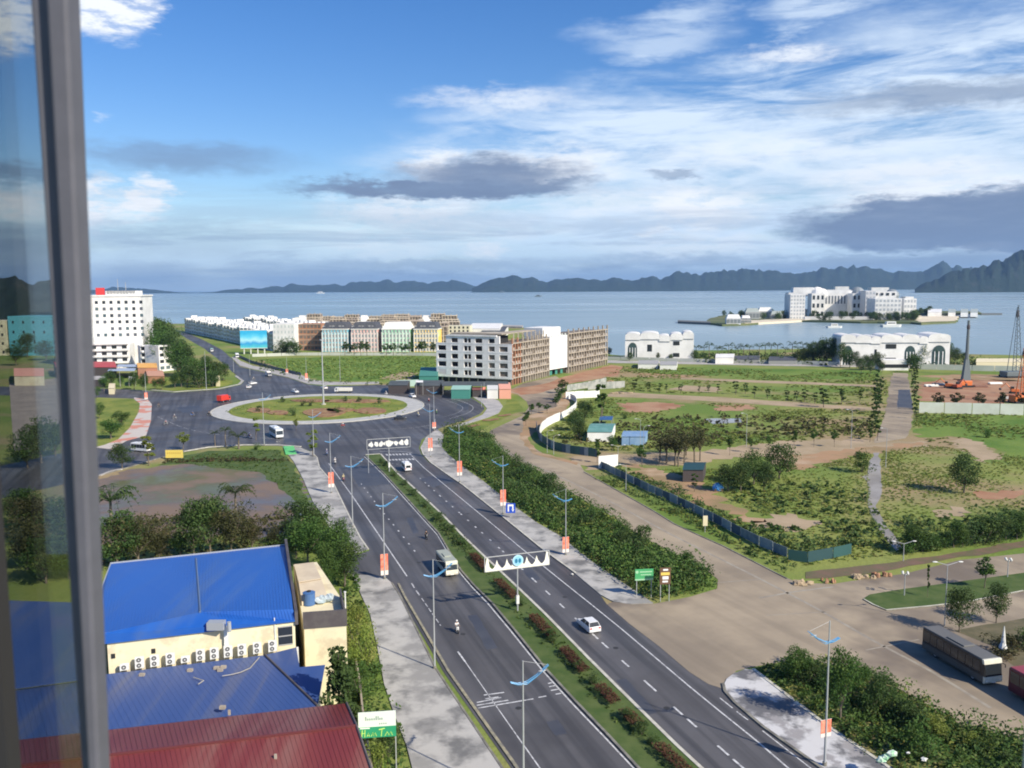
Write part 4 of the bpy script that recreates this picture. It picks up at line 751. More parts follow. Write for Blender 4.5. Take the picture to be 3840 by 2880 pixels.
# shore palms and trees
for i in range(22):
    x = 1505+i*14.5+rng.uniform(-4, 4); y = 771+rng.uniform(-2, 5); p = G(x, y); palm(p, topz(p, x, y-rng.uniform(26, 36)), 'shore palm in the row between the two white arched pavilions', 'shore palms between the arched pavilions', n=9, fl=.45)
for i, (x, y, yt) in enumerate(((1745, 782, 745), (1757, 784, 738), (1770, 784, 736), (1785, 786, 728), (1797, 786, 732), (1735, 784, 752), (1815, 792, 742), (1835, 795, 756), (1850, 796, 760), (1870, 800, 768), (1885, 800, 765), (1898, 800, 762), (1722, 784, 756), (1990, 790, 745), (2003, 790, 752), (2018, 790, 752), (2052, 786, 742), (2062, 786, 750), (1975, 796, 765), (1500, 778, 755), (1520, 780, 760), (1360, 780, 760), (1420, 779, 762), (1450, 778, 764), (1316, 770, 750), (2082, 785, 762), (1965, 800, 765), (1980, 805, 770), (1905, 805, 785), (1860, 806, 775), (1880, 808, 780))):
    treepx('dark' if i % 2 else 'broad', x, y, yt, 'dark tree around the white arched pavilions on the shore', 'dark trees around the arched pavilions', wid=.75, leafmat=LEAFD)
undergrowth('shore_scrub', [[(1500, 775), (1810, 780), (1900, 788), (1900, 792), (1500, 783)], [(1960, 785), (2300, 790), (2300, 796), (1960, 793)], [(2080, 788), (2300, 790), (2300, 797), (2080, 795)], [(1500, 766), (1815, 770), (1815, 776), (1500, 773)]], .05, 5, LEAFD, .8, 12, 31, label='dark scrub along the shore behind the pale wall', cat='scrub')
# island trees
for i in range(84):
    x = rng.choice([rng.uniform(1560, 1700), rng.uniform(1745, 1985), rng.uniform(1745, 1985), rng.uniform(1860, 1990), rng.uniform(1970, 2010)]); y = 689+rng.uniform(-6, 4) if x < 1700 else 691+rng.uniform(-2, 3)
    if x > 1985: y = rng.uniform(678, 682)
    p = G(x, y); tree('dark' if i % 2 else 'bush', p+Vector((0, 0, .8)), rng.uniform(7, 13), 'dark tree on the low island around the white hotel', 'trees on the hotel island', wid=.9, leafmat=LEAFD)
# ------------------------------------------------------------------ buildings
def shell(b, tops, faces, t=.14):
    """roof sheets with thickness"""
    n = len(tops); b.add([tuple(v) for v in tops]+[(v[0], v[1], v[2]-t) for v in tops], [])
    o = len(b.v)-2*n; edges = {}
    for f in faces:
        a, c, d = [Vector(tops[i]) for i in f[:3]]
        if (c-a).cross(d-a).z < 0: f = f[::-1]
        b.f.append(tuple(i+o for i in f)); b.mi.append(b.cur); b.f.append(tuple(i+o+n for i in f[::-1])); b.mi.append(b.cur)
        for i in range(len(f)):
            e = (f[i], f[(i+1) % len(f)])
            if (e[1], e[0]) in edges: del edges[(e[1], e[0])]
            else: edges[e] = 1
    for (i, j) in edges: b.f.append((j+o, i+o, i+o+n, j+o+n)); b.mi.append(b.cur)
    return b
WHITE = mat('white_wall', (.78, .78, .76), .8, (.66, .66, .64), .15, 5)
WHITE2 = mat('far_white_wall', (.78, .77, .73), .8, (.66, .65, .61), .08, 5, rand=.12)
CREAM = mat('cream_wall', (.74, .67, .45), .85, (.66, .60, .42), .25, 6, c3=(.58, .50, .34), ns3=.35, bump=.05)
GLASSD = mat('dark_window', (.025, .03, .036), .12, spec=.6)
GLASSB = mat('bluish_window', (.06, .10, .12), .15, (.12, .16, .17), .3, 2)
GREYW = mat('grey_frame', (.35, .35, .34), .6)
SHADOWCORE = mat('raw_interior', (.20, .165, .135), .95, (.10, .085, .075), .2, 3)
RAWC = mat('raw_concrete', (.40, .35, .28), .9, (.30, .26, .21), .3, 5)
BRICK = mat('raw_brick', (.42, .20, .11), .9, (.33, .17, .10), .6, 5)
SLATE = mat('slate_roof', (.055, .06, .075), .8, (.085, .09, .105), .5, 4)
BLUER = mat('blue_roof_sheet', (.014, .09, .38), .38, (.022, .115, .43), .15, 6, bump=.25, bs=6, stretch=(1, .06, 1), bd=.03, c3=(.05, .12, .34), ns3=.1, r2=.5)
BLUER2 = mat('faded_blue_roof_sheet', (.035, .075, .225), .42, (.055, .095, .24), .12, 6, bump=.25, bs=6, stretch=(1, .06, 1), bd=.03, c3=(.10, .12, .20), ns3=.12)
REDR = mat('maroon_roof_sheet', (.15, .028, .03), .5, (.19, .045, .04), .18, 6, bump=.25, bs=6, stretch=(1, .06, 1), bd=.03, c3=(.21, .095, .08), ns3=.09)
DARKP = mat('dark_parapet', (.075, .065, .07), .7, (.10, .09, .09), .6, 3)
STEEL = mat('galvanised', (.42, .44, .45), .45, metal=.3)
BLACK = mat('black_rubber', (.018, .018, .02), .8)
WPLAST = mat('white_plastic', (.72, .73, .70), .5, (.62, .62, .58), 2, 3)
TEAL = mat('teal_sheet', (.10, .25, .22), .6, (.15, .32, .29), .4, 4)
# ---- foreground hall with the blue roof
z1 = 11.0
FL, FR = G(226, 1389, z1), G(641, 1340, z1); RL, RM, RR_ = G(205, 1372, 12.0), G(432, 1322, 12.3), G(633, 1316, 12.1); BL, BR = G(238, 1218, z1), G(618, 1178, z1); LM = G(196, 1330, 11.0)
hall = thing('blue_roof_hall', (FL.x, FL.y, 0), 0, 'cream walled hall with a glossy bright blue sheet roof beside the left pavement', 'building')
O = hall.location
b = MB(O); shell(b, [FL, FR, RR_, RM, RL, BL, BR, LM], [(0, 1, 2, 3, 4), (4, 3, 5), (3, 2, 6, 5), (0, 4, 7), (7, 4, 5)], .12); b.build('roof', BLUER, hall)
b = MB(O); ins = .35; c0 = (FL+FR+BL+BR)/4
def toward(p, c, d): v = c-p; v.z = 0; return p+v.normalized()*d
b.prism([toward(q, c0, ins) for q in (FL, FR, BR, BL)], 0, z1-.1); b.build('wall', CREAM, hall)
wf0, wf1 = toward(FL, c0, ins), toward(FR, c0, ins); nW = perp(wf0, wf1)
b = MB(O)
def ribs(b, lo, hi, n, r=.018):
    for i in range(1, n): u = i/n; b.tube([lo(u)+Vector((0, 0, .03)), hi(u)+Vector((0, 0, .03))], r, r, 4)
def pl(P, u):
    d = [0]
    for a, c in zip(P, P[1:]): d.append(d[-1]+(c-a).length)
    s = u*d[-1]
    for i in range(len(P)-1):
        if s <= d[i+1]+1e-6: return P[i].lerp(P[i+1], (s-d[i])/(d[i+1]-d[i]))
    return P[-1]
ribs(b, lambda u: pl([RL, RM, RR_], u), lambda u: BL.lerp(BR, u), 60); ribs(b, lambda u: FL.lerp(FR, u), lambda u: pl([RL, RM, RR_], u), 60); b.build('roof_ribs', BLUER, hall)
b = MB(O); b.ob(FR+Vector((.05, 0, 0)), BR+Vector((.05, 0, 0)), z1-.5, z1+1.0, .35, .1); b.build('gable_parapet', DARKP, hall)
b = MB(O); b.ob(BL, BR, z1-.15, z1+.15, .2, 0); b.ob(BL, LM, z1-.1, z1+.12, .15, 0); b.build('gutter', STEEL, hall)
b = MB(O)
a_, c_ = G(432, 1322, 12.36), G(423, 1206, 11.12); b.tube([a_, c_], .12, .12, 4); b.build('ridge_cap', mat('dull_cap', (.10, .15, .25), .5), hall)
def on_wall(x, y, off=0.0):
    """point on the hall's front wall seen at photo x, y"""
    d = ray(x, y); p0, p1 = wf0, wf1; t_ = (p1-p0); A = np.array([[d.x, -t_.x], [d.y, -t_.y]]); s = np.linalg.solve(A, [p0.x, p0.y])
    return Vector((d.x*s[0], d.y*s[0], CAMZ+d.z*s[0]))+nW*off
def wall_box(name, x0, y0, x1, y1, t, m_, par=hall, bevel=0):
    a, c = on_wall(x0, (y0+y1)/2), on_wall(x1, (y0+y1)/2); zt = on_wall((x0+x1)/2, y0).z; zb = on_wall((x0+x1)/2, y1).z
    b = MB(par.location); b.ob(a, c, zb, zt, t, t); return b.build(name, m_, par, bevel)
for x, y in ((244, 1417), (331, 1406)): w_ = wall_box('vent', x-4, y-5, x+5, y+5, .06, BLACK)
w_ = wall_box('window', 601, 1354, 632, 1392, .05, GLASSD)
b = MB(O); A0, A1 = on_wall(601, 1373), on_wall(632, 1373)
for zz in (on_wall(616, 1353).z, on_wall(616, 1373).z, on_wall(616, 1392).z): b.ob(A0, A1, zz-.06, zz+.06, .07, .09)
b.build('frame', GREYW, w_).parent = w_; w_.children[0].location = (0, 0, 0)
wall_box('duct', 484, 1350, 493, 1396, .45, WPLAST); wall_box('drainpipe', 593, 1334, 595, 1402, .12, WPLAST)
b = MB(O); q = G(467, 1345, 11.9); b.box(q.x-.9, q.x+.9, q.y-.5, q.y+.5, q.z-.7, q.z+.15); b.cyl((q.x+1.5, q.y-.3), .22, q.z-.9, q.z+.2); b.build('roof_ventilator', STEEL, hall)
wall_box('wall_lamp', 640, 1397, 645, 1430, .4, WPLAST)
# lower blue roof
low = thing('lower_blue_roof', (FL.x, FL.y, 0), 0, 'lower faded blue lean-to roof carrying the row of air conditioners', 'building')
zl = 7.9; K = [G(-150, 1502, zl), G(571, 1415, zl), G(640, 1398, zl+.1), G(647, 1441, 7.85), G(702, 1436, 7.8), G(686, 1526, 7.2), G(-150, 1618, 7.2)]
b = MB(O); shell(b, K, [(0, 1, 5, 6), (1, 2, 3), (1, 3, 4, 5)], .1); b.build('roof', BLUER2, low)
b = MB(O); ribs(b, lambda u: K[6].lerp(K[5], u), lambda u: K[0].lerp(K[1], u), 60, .008); b.build('roof_ribs', BLUER2, low)
b = MB(O); b.tube([K[1]+Vector((0, 0, .12)), K[5]+Vector((0, 0, .12))], .11, .11, 6); b.build('valley_gutter', DARKP, low)
b = MB(O); b.prism([toward(q, G(450, 1500, 7), .4) for q in (K[0], K[1], K[4], K[5], K[6])], 0, 7.1); b.build('wall', CREAM, low)
b = MB(O); b.tube([G(480, 1460, 8.0), G(500, 1457, 8.0), G(520, 1452, 8.0), G(540, 1443, 8.0), G(560, 1420, 8.1)], .05, .05, 5); b.tube([G(418, 1463, 7.95), G(440, 1470, 7.95), G(428, 1478, 7.9)], .05, .05, 5); b.build('cable', mat('cable_tan', (.35, .33, .28), .8), low)
b = MB(O)
for x, y in ((467, 1443), (475, 1447), (482, 1441), (306, 1458), (480, 1528), (410, 1448)): q = G(x, y, 7.9); b.box(q.x-.25, q.x+.3, q.y-.15, q.y+.2, 7.75, 8.05)
b.build('debris', RAWC, low)
# air conditioners: every one a thing
def ac_unit(double):
    t = thing('air_conditioner', (0, 0, 0), 0, 'x', 'air conditioner', 'outdoor air conditioner units on the blue lean-to roof')
    h = 1.3 if double else .75; b = MB(); b.box(-.46, .46, -.18, .18, .08, h); b.build('casing', WPLAST, t, .02)
    for k in range(2 if double else 1):
        b = MB(); zc = .42+.6*k; b.tube([(-.06, -.2, zc), (-.06, -.185, zc)], .25, .25, 18); f = b.build('fan', mat('fan_grille', (.12, .12, .12), .6), t)
        b = MB(); b.tube([(-.06, -.21, zc), (-.06, -.2, zc)], .07, .07, 8); b.build('hub', WPLAST, f)
        b = MB()
    b = MB(); b.box(-.44, -.36, -.2, .2, 0, .08); b.box(.36, .44, -.2, .2, 0, .08); b.build('bracket', GREYW, t)
    return t
acd, acs = ac_unit(True), ac_unit(False); used = set(); angW = math.atan2((wf1-wf0).y, (wf1-wf0).x)
aclab = ['single fan air conditioner at the left end of the row on the blue lean-to roof', 'twin fan unit next to the leftmost single fan unit', 'twin fan unit below the small right wall vent', 'twin fan unit immediately left of the middle single fan unit', 'single fan air conditioner in the middle of the row between twin fan units', 'twin fan unit immediately right of the middle single fan unit', 'twin fan unit two places right of the middle single fan unit', 'twin fan unit standing under the white wall duct', 'twin fan unit just right of the white wall duct', 'twin fan unit left of the drainpipe', 'twin fan unit below the big dark window at the right end of the row']
for i, zx in enumerate((315, 420, 525, 632, 735, 840, 935, 1030, 1125, 1230, 1335)):
    src = acs if i in (0, 4) else acd; x = 173+zx*.3125
    p = on_wall(x, 1440, .75); o = src if src.name not in used else copy_tree(src); used.add(src.name)
    o.location = (p.x, p.y, 7.9); o.rotation_euler = (0, 0, angW); o['label'] = aclab[i]
# annex
Z2 = 9.5; a1, a2 = G(657, 1356, Z2), G(748, 1349, Z2)
ann = thing('annex', (a1.x, a1.y, 0), 0, 'cream annex with a dark roof parapet at the right end of the blue roofed hall', 'building'); OA = ann.location
foot = [a1, a2, G(736, 1290, Z2), G(684, 1213, Z2), G(634, 1219, Z2)]
b = MB(OA); b.prism(foot, 0, Z2-.05); b.build('wall', CREAM, ann)
zt = topz(a1, 656, 1323); b = MB(OA); b.ob(a1-(a2-a1).normalized()*.1, a2+(a2-a1).normalized()*.1, Z2-.1, zt, .25, .12); b.ob(a2, foot[2], Z2-.1, Z2+1.2, .2, .05); b.build('parapet', DARKP, ann)
b = MB(OA); s = [G(635, 1219, Z2+.5), G(677, 1214, Z2+.5), G(694, 1249, Z2+.9), G(708, 1290, Z2+.5), G(652, 1300, Z2+.5), G(645, 1257, Z2+.9)]
shell(b, s, [(0, 1, 2, 5), (5, 2, 3, 4)], .5); b.build('roof_slab', mat('beige_slab', (.64, .55, .40), .85, (.56, .47, .34), .4, 4), ann)
b = MB(OA); q0, q1 = G(645, 1258, Z2+1.0), G(694, 1250, Z2+1.0); b.tube([q0, q1], .08, .08, 5); b.build('ridge', mat('beige_cap', (.45, .37, .26), .8), ann)
b = MB(); b.cyl((0, 0), .75, 0, 1.5, 16); b.cyl((0, 0), .78, 1.5, 1.6, 16, .3); q = G(668, 1305, Z2)
tk = thing('water_tank', q, 0, 'blue water tank lying behind the dark annex parapet', 'water tank'); b.build('tank', mat('blue_tank', (.06, .14, .32), .5), tk); b = MB(); b.cyl((0, 0), .25, 1.6, 1.72, 10); b.build('lid', BLACK, tk)
for (x, y), l in (((690, 1303), 'pale bundled tarpaulin left of the white roof post on the annex'), ((706, 1300), 'pale grey crumpled tarpaulin behind the annex parapet')):
    q = G(x, y, Z2); b = MB(); b.blob((0, 0, .35), .7, .5, .45, 8, 5, .3); b.blob((.4, .2, .5), .5, .4, .5, 8, 5, .3); tag(b.build('tarpaulin', mat('pale_tarp', (.46, .52, .55), .7, (.3, .38, .42), 1.5, 3), loc=q), l, 'tarpaulin')
q = G(746, 1312, Z2); b = MB(); b.cyl((0, 0), .09, 0, 2.0, 8); b.cyl((0, 0), .16, 2, 2.1, 8); tag(b.build('vent_pipe', WPLAST, loc=(q.x, q.y, Z2-.1)), 'thin white vent pipe at the right corner of the annex parapet', 'pipe')
# cream block in front of the annex down to the red roof
fb = [G(700, 1436, 7.8), G(750, 1432, 7.8), G(756, 1520, 7.8), G(690, 1528, 7.8)]
# red roof
rr = thing('maroon_roof_shed', G(242, 1573, 0), 0, 'long shed with a dull maroon sheet roof at the bottom left', 'building'); OR = rr.location
K = [G(-250, 1631, 7.9), G(746, 1519, 7.9), G(768, 1569, 9.0), G(-250, 1690, 9.0), G(812, 1700, 7.6), G(-250, 1850, 7.6)]
b = MB(OR); shell(b, K, [(0, 1, 2, 3), (3, 2, 4, 5)], .12); b.build('roof', REDR, rr)
b = MB(OR); ribs(b, lambda u: K[3].lerp(K[2], u), lambda u: K[0].lerp(K[1], u), 90); ribs(b, lambda u: K[5].lerp(K[4], u), lambda u: K[3].lerp(K[2], u), 90); b.build('roof_ribs', REDR, rr)
b = MB(OR); b.tube([K[1]+Vector((.1, 0, .05)), K[2]+Vector((.1, 0, .05))], .12, .12, 5); b.tube([K[2]+Vector((.1, 0, .05)), K[4]+Vector((.1, 0, .05))], .12, .12, 5); b.build('verge_trim', DARKP, rr)
b = MB(OR); b.tube([K[2]+Vector((0, 0, .06)), K[3]+Vector((0, 0, .06))], .13, .13, 5); b.build('ridge_cap', mat('maroon_cap', (.12, .03, .03), .5), rr)
b = MB(OR); b.prism([toward(K[i], (K[0]+K[4])/2, .5) for i in (0, 1, 4, 5)], 0, 7.4); b.build('wall', CREAM, rr)
b = MB(OR)
for x, y in ((495, 1540), (406, 1617), (595, 1636), (267, 1636), (560, 1600)): q = G(x, y, 8.6); b.box(q.x-.1, q.x+.12, q.y-.06, q.y+.06, 8.4, 8.9)
b.build('debris', RAWC, rr)
wp = thing('garden_wall', G(768, 1478), 0, 'thin pale garden wall running down beside the planting strip', 'wall'); b = MB(wp.location)
P = W([(768, 1450), (776, 1500), (782, 1560), (796, 1659), (812, 1760)])
for a, c in zip(P, P[1:]): b.ob(a, c, 0, 1.7, .2)
b.build('wall', RAWC, wp)
# ---- helper for far buildings
def line_pt(p0, p1, x, y0=700):
    d = ray(x, y0); t_ = p1-p0; A = np.array([[d.x, -t_.x], [d.y, -t_.y]]); s = np.linalg.solve(A, [p0.x, p0.y]); return Vector((d.x*s[0], d.y*s[0], 0))
def zat(p, x, y): return topz(p, x, y)
def wins(th, p0, p1, us, zs, w, h, m_=GLASSD, t=.12, name='window', frame=None):
    d = (p1-p0).normalized(); Ln = (p1-p0).length
    for z in zs:
        for u in us:
            c = p0+d*(u*Ln); b = MB(th.location); b.ob(c-d*w/2, c+d*w/2, z, z+h, t, t*.6); o = b.build(name, m_, th)
            if frame:
                b = MB(th.location); e = .15; b.ob(c-d*(w/2+e), c-d*w/2, z-e, z+h+e, t, t); b.ob(c+d*w/2, c+d*(w/2+e), z-e, z+h+e, t, t); b.ob(c-d*w/2, c+d*w/2, z-e, z, t, t); b.ob(c-d*w/2, c+d*w/2, z+h, z+h+e, t, t); b.build('frame', frame, o)
def quadfoot(p0, p1, depth): n = perp(p0, p1); return [p0, p1, p1-n*depth, p0-n*depth]
# hotel
h0, h1 = G(170, 794), G(312, 791); hb = G(336, 781); hh = zat(h1, 312, 640)
ht = thing('white_hotel', h0, 0, 'tall white hotel block with rows of small square windows left of the roundabout', 'building'); OH = ht.location
b = MB(OH); fp = [h0, h1, hb, hb-(h1-h0)]; b.prism(fp, 0, hh); n = perp(h0, h1)
b.build('wall', WHITE, ht); b = MB(OH); ce = (h0+h1+hb)/3; fp2 = [p+(p-(h0+hb)/2).normalized()*.7 for p in fp]
b.prism(fp2, hh, hh+.9); b.build('cornice', WHITE, ht)
for j, y in enumerate((657, 671, 685.5, 699, 713.5, 727)):
    zz = zat(h1, 260, y)
    for i, x in enumerate((194, 211, 227, 242.5, 259, 275, 291, 307)):
        if j == 4 and i < 3: continue
        p = line_pt(h0, h1, x); u = (p-h0).length/(h1-h0).length; wins(ht, h0, h1, [u], [zz+.3], 1.8, 1.9, mat('hotel_window', (.10, .11, .13), .3) if (i+j*3) % 5 < 2 and j != 0 else (GLASSD if (j == 0 or (i*j) % 3 == 0) else GLASSB))
pa, pb = line_pt(h0, h1, 227)-n*5, line_pt(h0, h1, 297)-n*5; b = MB(OH); b.prism(quadfoot(pa, pb, 12), hh+.9, zat(pb, 297, 628)); b.build('penthouse', WHITE, ht)
pa, pb = line_pt(h0, h1, 211)+Vector((0, -2, 0)), line_pt(h0, h1, 231); b = MB(OH); b.ob(line_pt(h0, h1, 211), line_pt(h0, h1, 230), hh+1, hh+5.5, .5, 0); b.build('roof_sign', mat('red_sign', (.62, .05, .05), .5), ht)
b = MB(OH)
for i in range(9): u = (line_pt(h0, h1, 233+i*7)-n*4.7); b.box(u.x-.8, u.x+.8, u.y-.2, u.y+.1, hh+2, hh+3.6)
b.build('penthouse_window', GREYW, ht)
b = MB(OH); q = line_pt(h0, h1, 245); b.tube([(q.x, q.y+9, hh+4), (q.x, q.y+9, hh+11)], .2, .1, 5); q = line_pt(h0, h1, 262); b.tube([(q.x, q.y+9, hh+4), (q.x, q.y+9, hh+9)], .2, .1, 5); b.build('mast', GREYW, ht)
# podium wings
def wing(x0, y0, x1, y1, ytop, depth, floors, label, balc=True, sidewin=True):
    p0, p1 = G(x0, y0), G(x1, y1); H = zat(p1, x1, ytop); t = thing('hotel_wing', p0, 0, label, 'building'); n = perp(p0, p1); d = (p1-p0).normalized(); Ln = (p1-p0).length
    b = MB(p0); b.prism(quadfoot(p0, p1, depth), 0, H); b.build('wall', WHITE, t); fh = H/floors
    for k in range(floors):
        if balc: b = MB(p0); b.ob(p0+d*.5, p1-d*.5, k*fh+fh*.98, k*fh+fh*1.28 if k < floors-1 else k*fh+fh*1.1, 1.6, 1.5); b.build('balcony', WHITE, t)
        m_ = max(3, int(Ln/5)); wins(t, p0, p1, [(i+.5)/m_ for i in range(m_)], [k*fh+fh*.3], 2.8, fh*.5, GLASSD if k else GLASSB)
    return t
wing(150, 800, 282, 797, 743, 14, 4, 'lower white wing with balcony bands in front of the tall hotel', True)
wing(306, 801, 345, 799, 746, 12, 4, 'short white wing with shaded balconies between the tower and the stepped block', True)
t = wing(345, 803, 382, 799, 744, 12, 4, 'stepped white block at the right end of the hotel wings', False)
b = MB(t.location); p = G(382, 799)
for k in range(4): b.box(p.x-1, p.x+2.4-(k % 2), p.y+.5, p.y+8, 3.4*k+1.5, 3.4*k+3)
b.build('balcony', WHITE, t)
def shed(name, pts, z, ridge, m_, label, cat='shed', wallm=None, post=True):
    """open shelter: sheet roof on posts, or on walls"""
    c = sum((p for p in pts), Vector())/len(pts); t = thing(name, (c.x, c.y, 0), 0, label, cat); b = MB((c.x, c.y, 0))
    P = [Vector((p.x, p.y, z)) for p in pts]; r0 = (P[0]+P[3])/2+Vector((0, 0, ridge)); r1 = (P[1]+P[2])/2+Vector((0, 0, ridge))
    shell(b, P+[r0, r1], [(0, 1, 5, 4), (4, 5, 2, 3)], .12); b.build('roof', m_, t)
    if wallm: b = MB((c.x, c.y, 0)); b.prism([toward(q, c, .25) for q in P], 0, z-.1); b.build('wall', wallm, t)
    else:
        for q in P: q = toward(q, c, .4); b = MB((c.x, c.y, 0)); b.tube([(q.x, q.y, 0), (q.x, q.y, z-.1)], .09, .09, 6); b.build('post', GREYW, t)
    return t
def quadG(x0, y0, x1, y1, dx=0, z=0): return [G(x0, y1, z), G(x1, y1, z), G(x1+dx, y0, z), G(x0+dx, y0, z)]
RS = mat('red_sheet', (.42, .04, .05), .55); BS = mat('pale_blue_sheet', (.30, .38, .52), .5); OS = mat('orange_sheet', (.75, .40, .10), .6)
shed('shop_shelter', quadG(120, 781, 252, 793, -5, 6), 6, 1, RS, 'long red roofed shop shelter in front of the low hotel wing', wallm=mat('dark_shopfront', (.06, .05, .05), .8))
shed('shop_shelter', quadG(252, 787, 300, 792, 5, 5.5), 5.5, .5, BS, 'pale blue awning between the red shelter and the orange roof'); shed('shop_shelter', quadG(232, 795, 290, 801, 8, 4.5), 4.5, .5, BS, 'lower pale blue awning over the shop forecourt')
shed('shop_shelter', quadG(297, 784, 340, 794, -2, 6), 6, .8, OS, 'yellow orange roofed stall beside the short white wing', wallm=mat('brick_stall', (.45, .22, .14), .9)); shed('shop_shelter', quadG(318, 800, 355, 812, -4, 4), 4, .8, mat('terracotta_sheet', (.5, .27, .18), .8), 'terracotta roofed hut among the trees before the white block', wallm=BRICK)
shed('shop_shelter', quadG(200, 812, 226, 820, 3, 4), 4, .4, PAVL, 'pale flat roofed kiosk behind the left lawn', wallm=mat('dark_shopfront', ()))
shed('stall', quadG(278, 814, 293, 822, 0, 3), 3.2, .5, WHITE, 'white canopied stall at the roadside by the shops'); shed('stall', quadG(234, 828, 247, 838, 2, 3), 3, .4, mat('cream_sheet', (.7, .62, .42), .7), 'cream stall with dark sides left of the flag poles', wallm=mat('cream_sheet', ()))
shed('guard_hut', quadG(466, 812, 475, 822, 0, 3), 3.6, .8, mat('cream_sheet', ()), 'cream guard hut at the tip of the far left corner', wallm=mat('cream_sheet', ()))
# ---- townhouses: white terraces in rows
def house_proto(name, wallm, roofm, w, d, h, nw, floors, label, group, mans=True, glass=GLASSD, sidewin=True):
    t = thing(name, (0, 0, 0), 0, label, 'house', group)
    b = MB()
    if mans: b.box(-w/2-.2, w/2+.2, -.3, d+.3, h, h+.4); b.cur = 1; b.box(-w/2, w/2, 0, d, h+.4, h+3.2, 1.0, 2.2); b.build('roof', [wallm, roofm], t)
    else: b.box(-w/2-.1, w/2+.1, -.2, d+.2, h, h+.5); b.cur = 1; b.box(-w/4, w/4, d*.4, d*.8, h+.5, h+3); b.build('roof', [wallm, wallm], t)
    b = MB(); fh = h/floors; b.box(-w/2, w/2, 0, d, 0, h); b.cur = 1
    for k in range(floors):
        for i in range(nw):
            x = -w/2+w*(i+.5)/nw; b.box(x-.65, x+.65, -.12, .02, k*fh+fh*.25, k*fh+fh*.8)
            if sidewin: b.box(w/2-.02, w/2+.1, d*(i+.3)/nw, d*(i+.3)/nw+1.2, k*fh+fh*.25, k*fh+fh*.8)
    b.build('wall', [wallm, glass], t)
    return t
OW_ = ['first', 'second', 'third', 'fourth', 'fifth', 'sixth', 'seventh', 'eighth', 'ninth', 'tenth', 'eleventh', 'twelfth', 'thirteenth', 'fourteenth', 'fifteenth', 'sixteenth', 'seventeenth', 'eighteenth', 'nineteenth', 'twentieth']+['twenty-'+q for q in 'first second third fourth fifth sixth seventh eighth ninth'.split()]+['thirtieth']+['thirty-'+q for q in 'first second third fourth fifth sixth seventh eighth ninth'.split()]+['fortieth']*30
wt_ = house_proto('townhouse', WHITE2, SLATE, 11, 16, 14.5, 3, 4, 'white terraced townhouse in the rows beyond the billboard', 'white terraced townhouses', mans=False)
A0, A1 = G(592, 759), G(396, 716); dv = (A1-A0); Ld = dv.length; dv.normalize(); nv = perp(A0, A1); ang = math.atan2(-dv.y, -dv.x)
cnt = 0
for r_ in range(3):
    nn = int(Ld/13.5)
    for k in range(nn):
        p = A0+dv*(8+k*13.4+r_*3)-(-nv if nv.x > 0 else nv)*(0)+Vector((1, 0, 0)).cross(Vector((0, 0, 1)))*0
        off = Vector((dv.y, -dv.x, 0)); off = off if off.x > 0 else -off
        p = p+off*(r_*34)
        if r_ > 1 and p.y < 760: continue
        o = wt_ if cnt == 0 else copy_tree(wt_); cnt += 1
        o.location = p; o.rotation_euler = (0, 0, math.atan2(dv.y, dv.x)+math.pi/2+(math.pi if (r_ % 2 == 0) else 0)-math.pi/2); o.scale = (1, 1, .9+.18*rng.random()); o['label'] = 'white terraced townhouse, %s from the near end of the %s row beyond the billboard' % (OW_[k], OW_[r_])
# near end: big white block
def block(name, x0, x1, ybase, ytop, depth, m_, label, cat='building', cols=4, floors=4, glass=GLASSD, ww=1.6, wh=2.0, mans=0, roofm=SLATE, dy=0, base=None, frame=None, skew=0):
    p0, p1 = G(x0, ybase), G(x1, ybase+dy); H = zat(p0, x0, ytop); t = thing(name, p0, 0, label, cat); b = MB(p0)
    b.prism(quadfoot(p0, p1, depth), 0, H); b.build('wall', m_, t); fh = H/floors
    if mans:
        f = quadfoot(p0, p1, depth); c = sum(f, Vector())/4; top = [toward(q, c, 3) for q in f]; bb = MB(p0); bb.prism([q+(q-c).normalized()*.5 for q in f], H, H+.6); bb.build('cornice', WHITE2, t)
        bb = MB(p0); bb.add([(q.x, q.y, H+.6) for q in f]+[(q.x, q.y, H+mans) for q in top], [(0, 1, 5, 4), (1, 2, 6, 5), (2, 3, 7, 6), (3, 0, 4, 7), (4, 5, 6, 7)]); bb.build('roof', roofm, t)
        d = (p1-p0).normalized(); Ln = (p1-p0).length; n = perp(p0, p1)
        for i in range(cols):
            if i % 3 == 1 and cols > 5: continue
            c = p0+d*(Ln*(i+.5)/cols)-n*1.0; bb = MB(p0); bb.ob(c-d*.9, c+d*.9, H+.6, H+2.8, 2.0, .2); dm = bb.build('dormer', WHITE2, t); bb = MB(p0); bb.ob(c-d*.5, c+d*.5, H+1, H+2.4, .1, .28); bb.build('window', GLASSD, dm)
    wins(t, p0, p1, [(i+.5)/cols for i in range(cols)], [fh*(k+.25) for k in range(floors)], ww, wh, glass, frame=frame)
    return t
block('apartment_block', 591, 637, 759, 699, 22, WHITE, 'plain white block with greenish lower walls right of the sea billboard', cols=6, floors=5, glass=mat('pale_window', (.5, .55, .53), .5), ww=1.2)
t = block('brick_shell', 640, 695, 757, 700, 22, BRICK, 'unfinished orange brick shell between the white block and the blue houses', cols=7, floors=5, glass=SHADOWCORE, ww=2.3, wh=2.2)
b = MB(t.location); p0, p1 = G(640, 757), G(695, 757)
for k in range(6): b.ob(p0, p1, k*4.1-.2 if k else 0, k*4.1+.25, .5, .3)
b.build('floor_slab', RAWC, t)
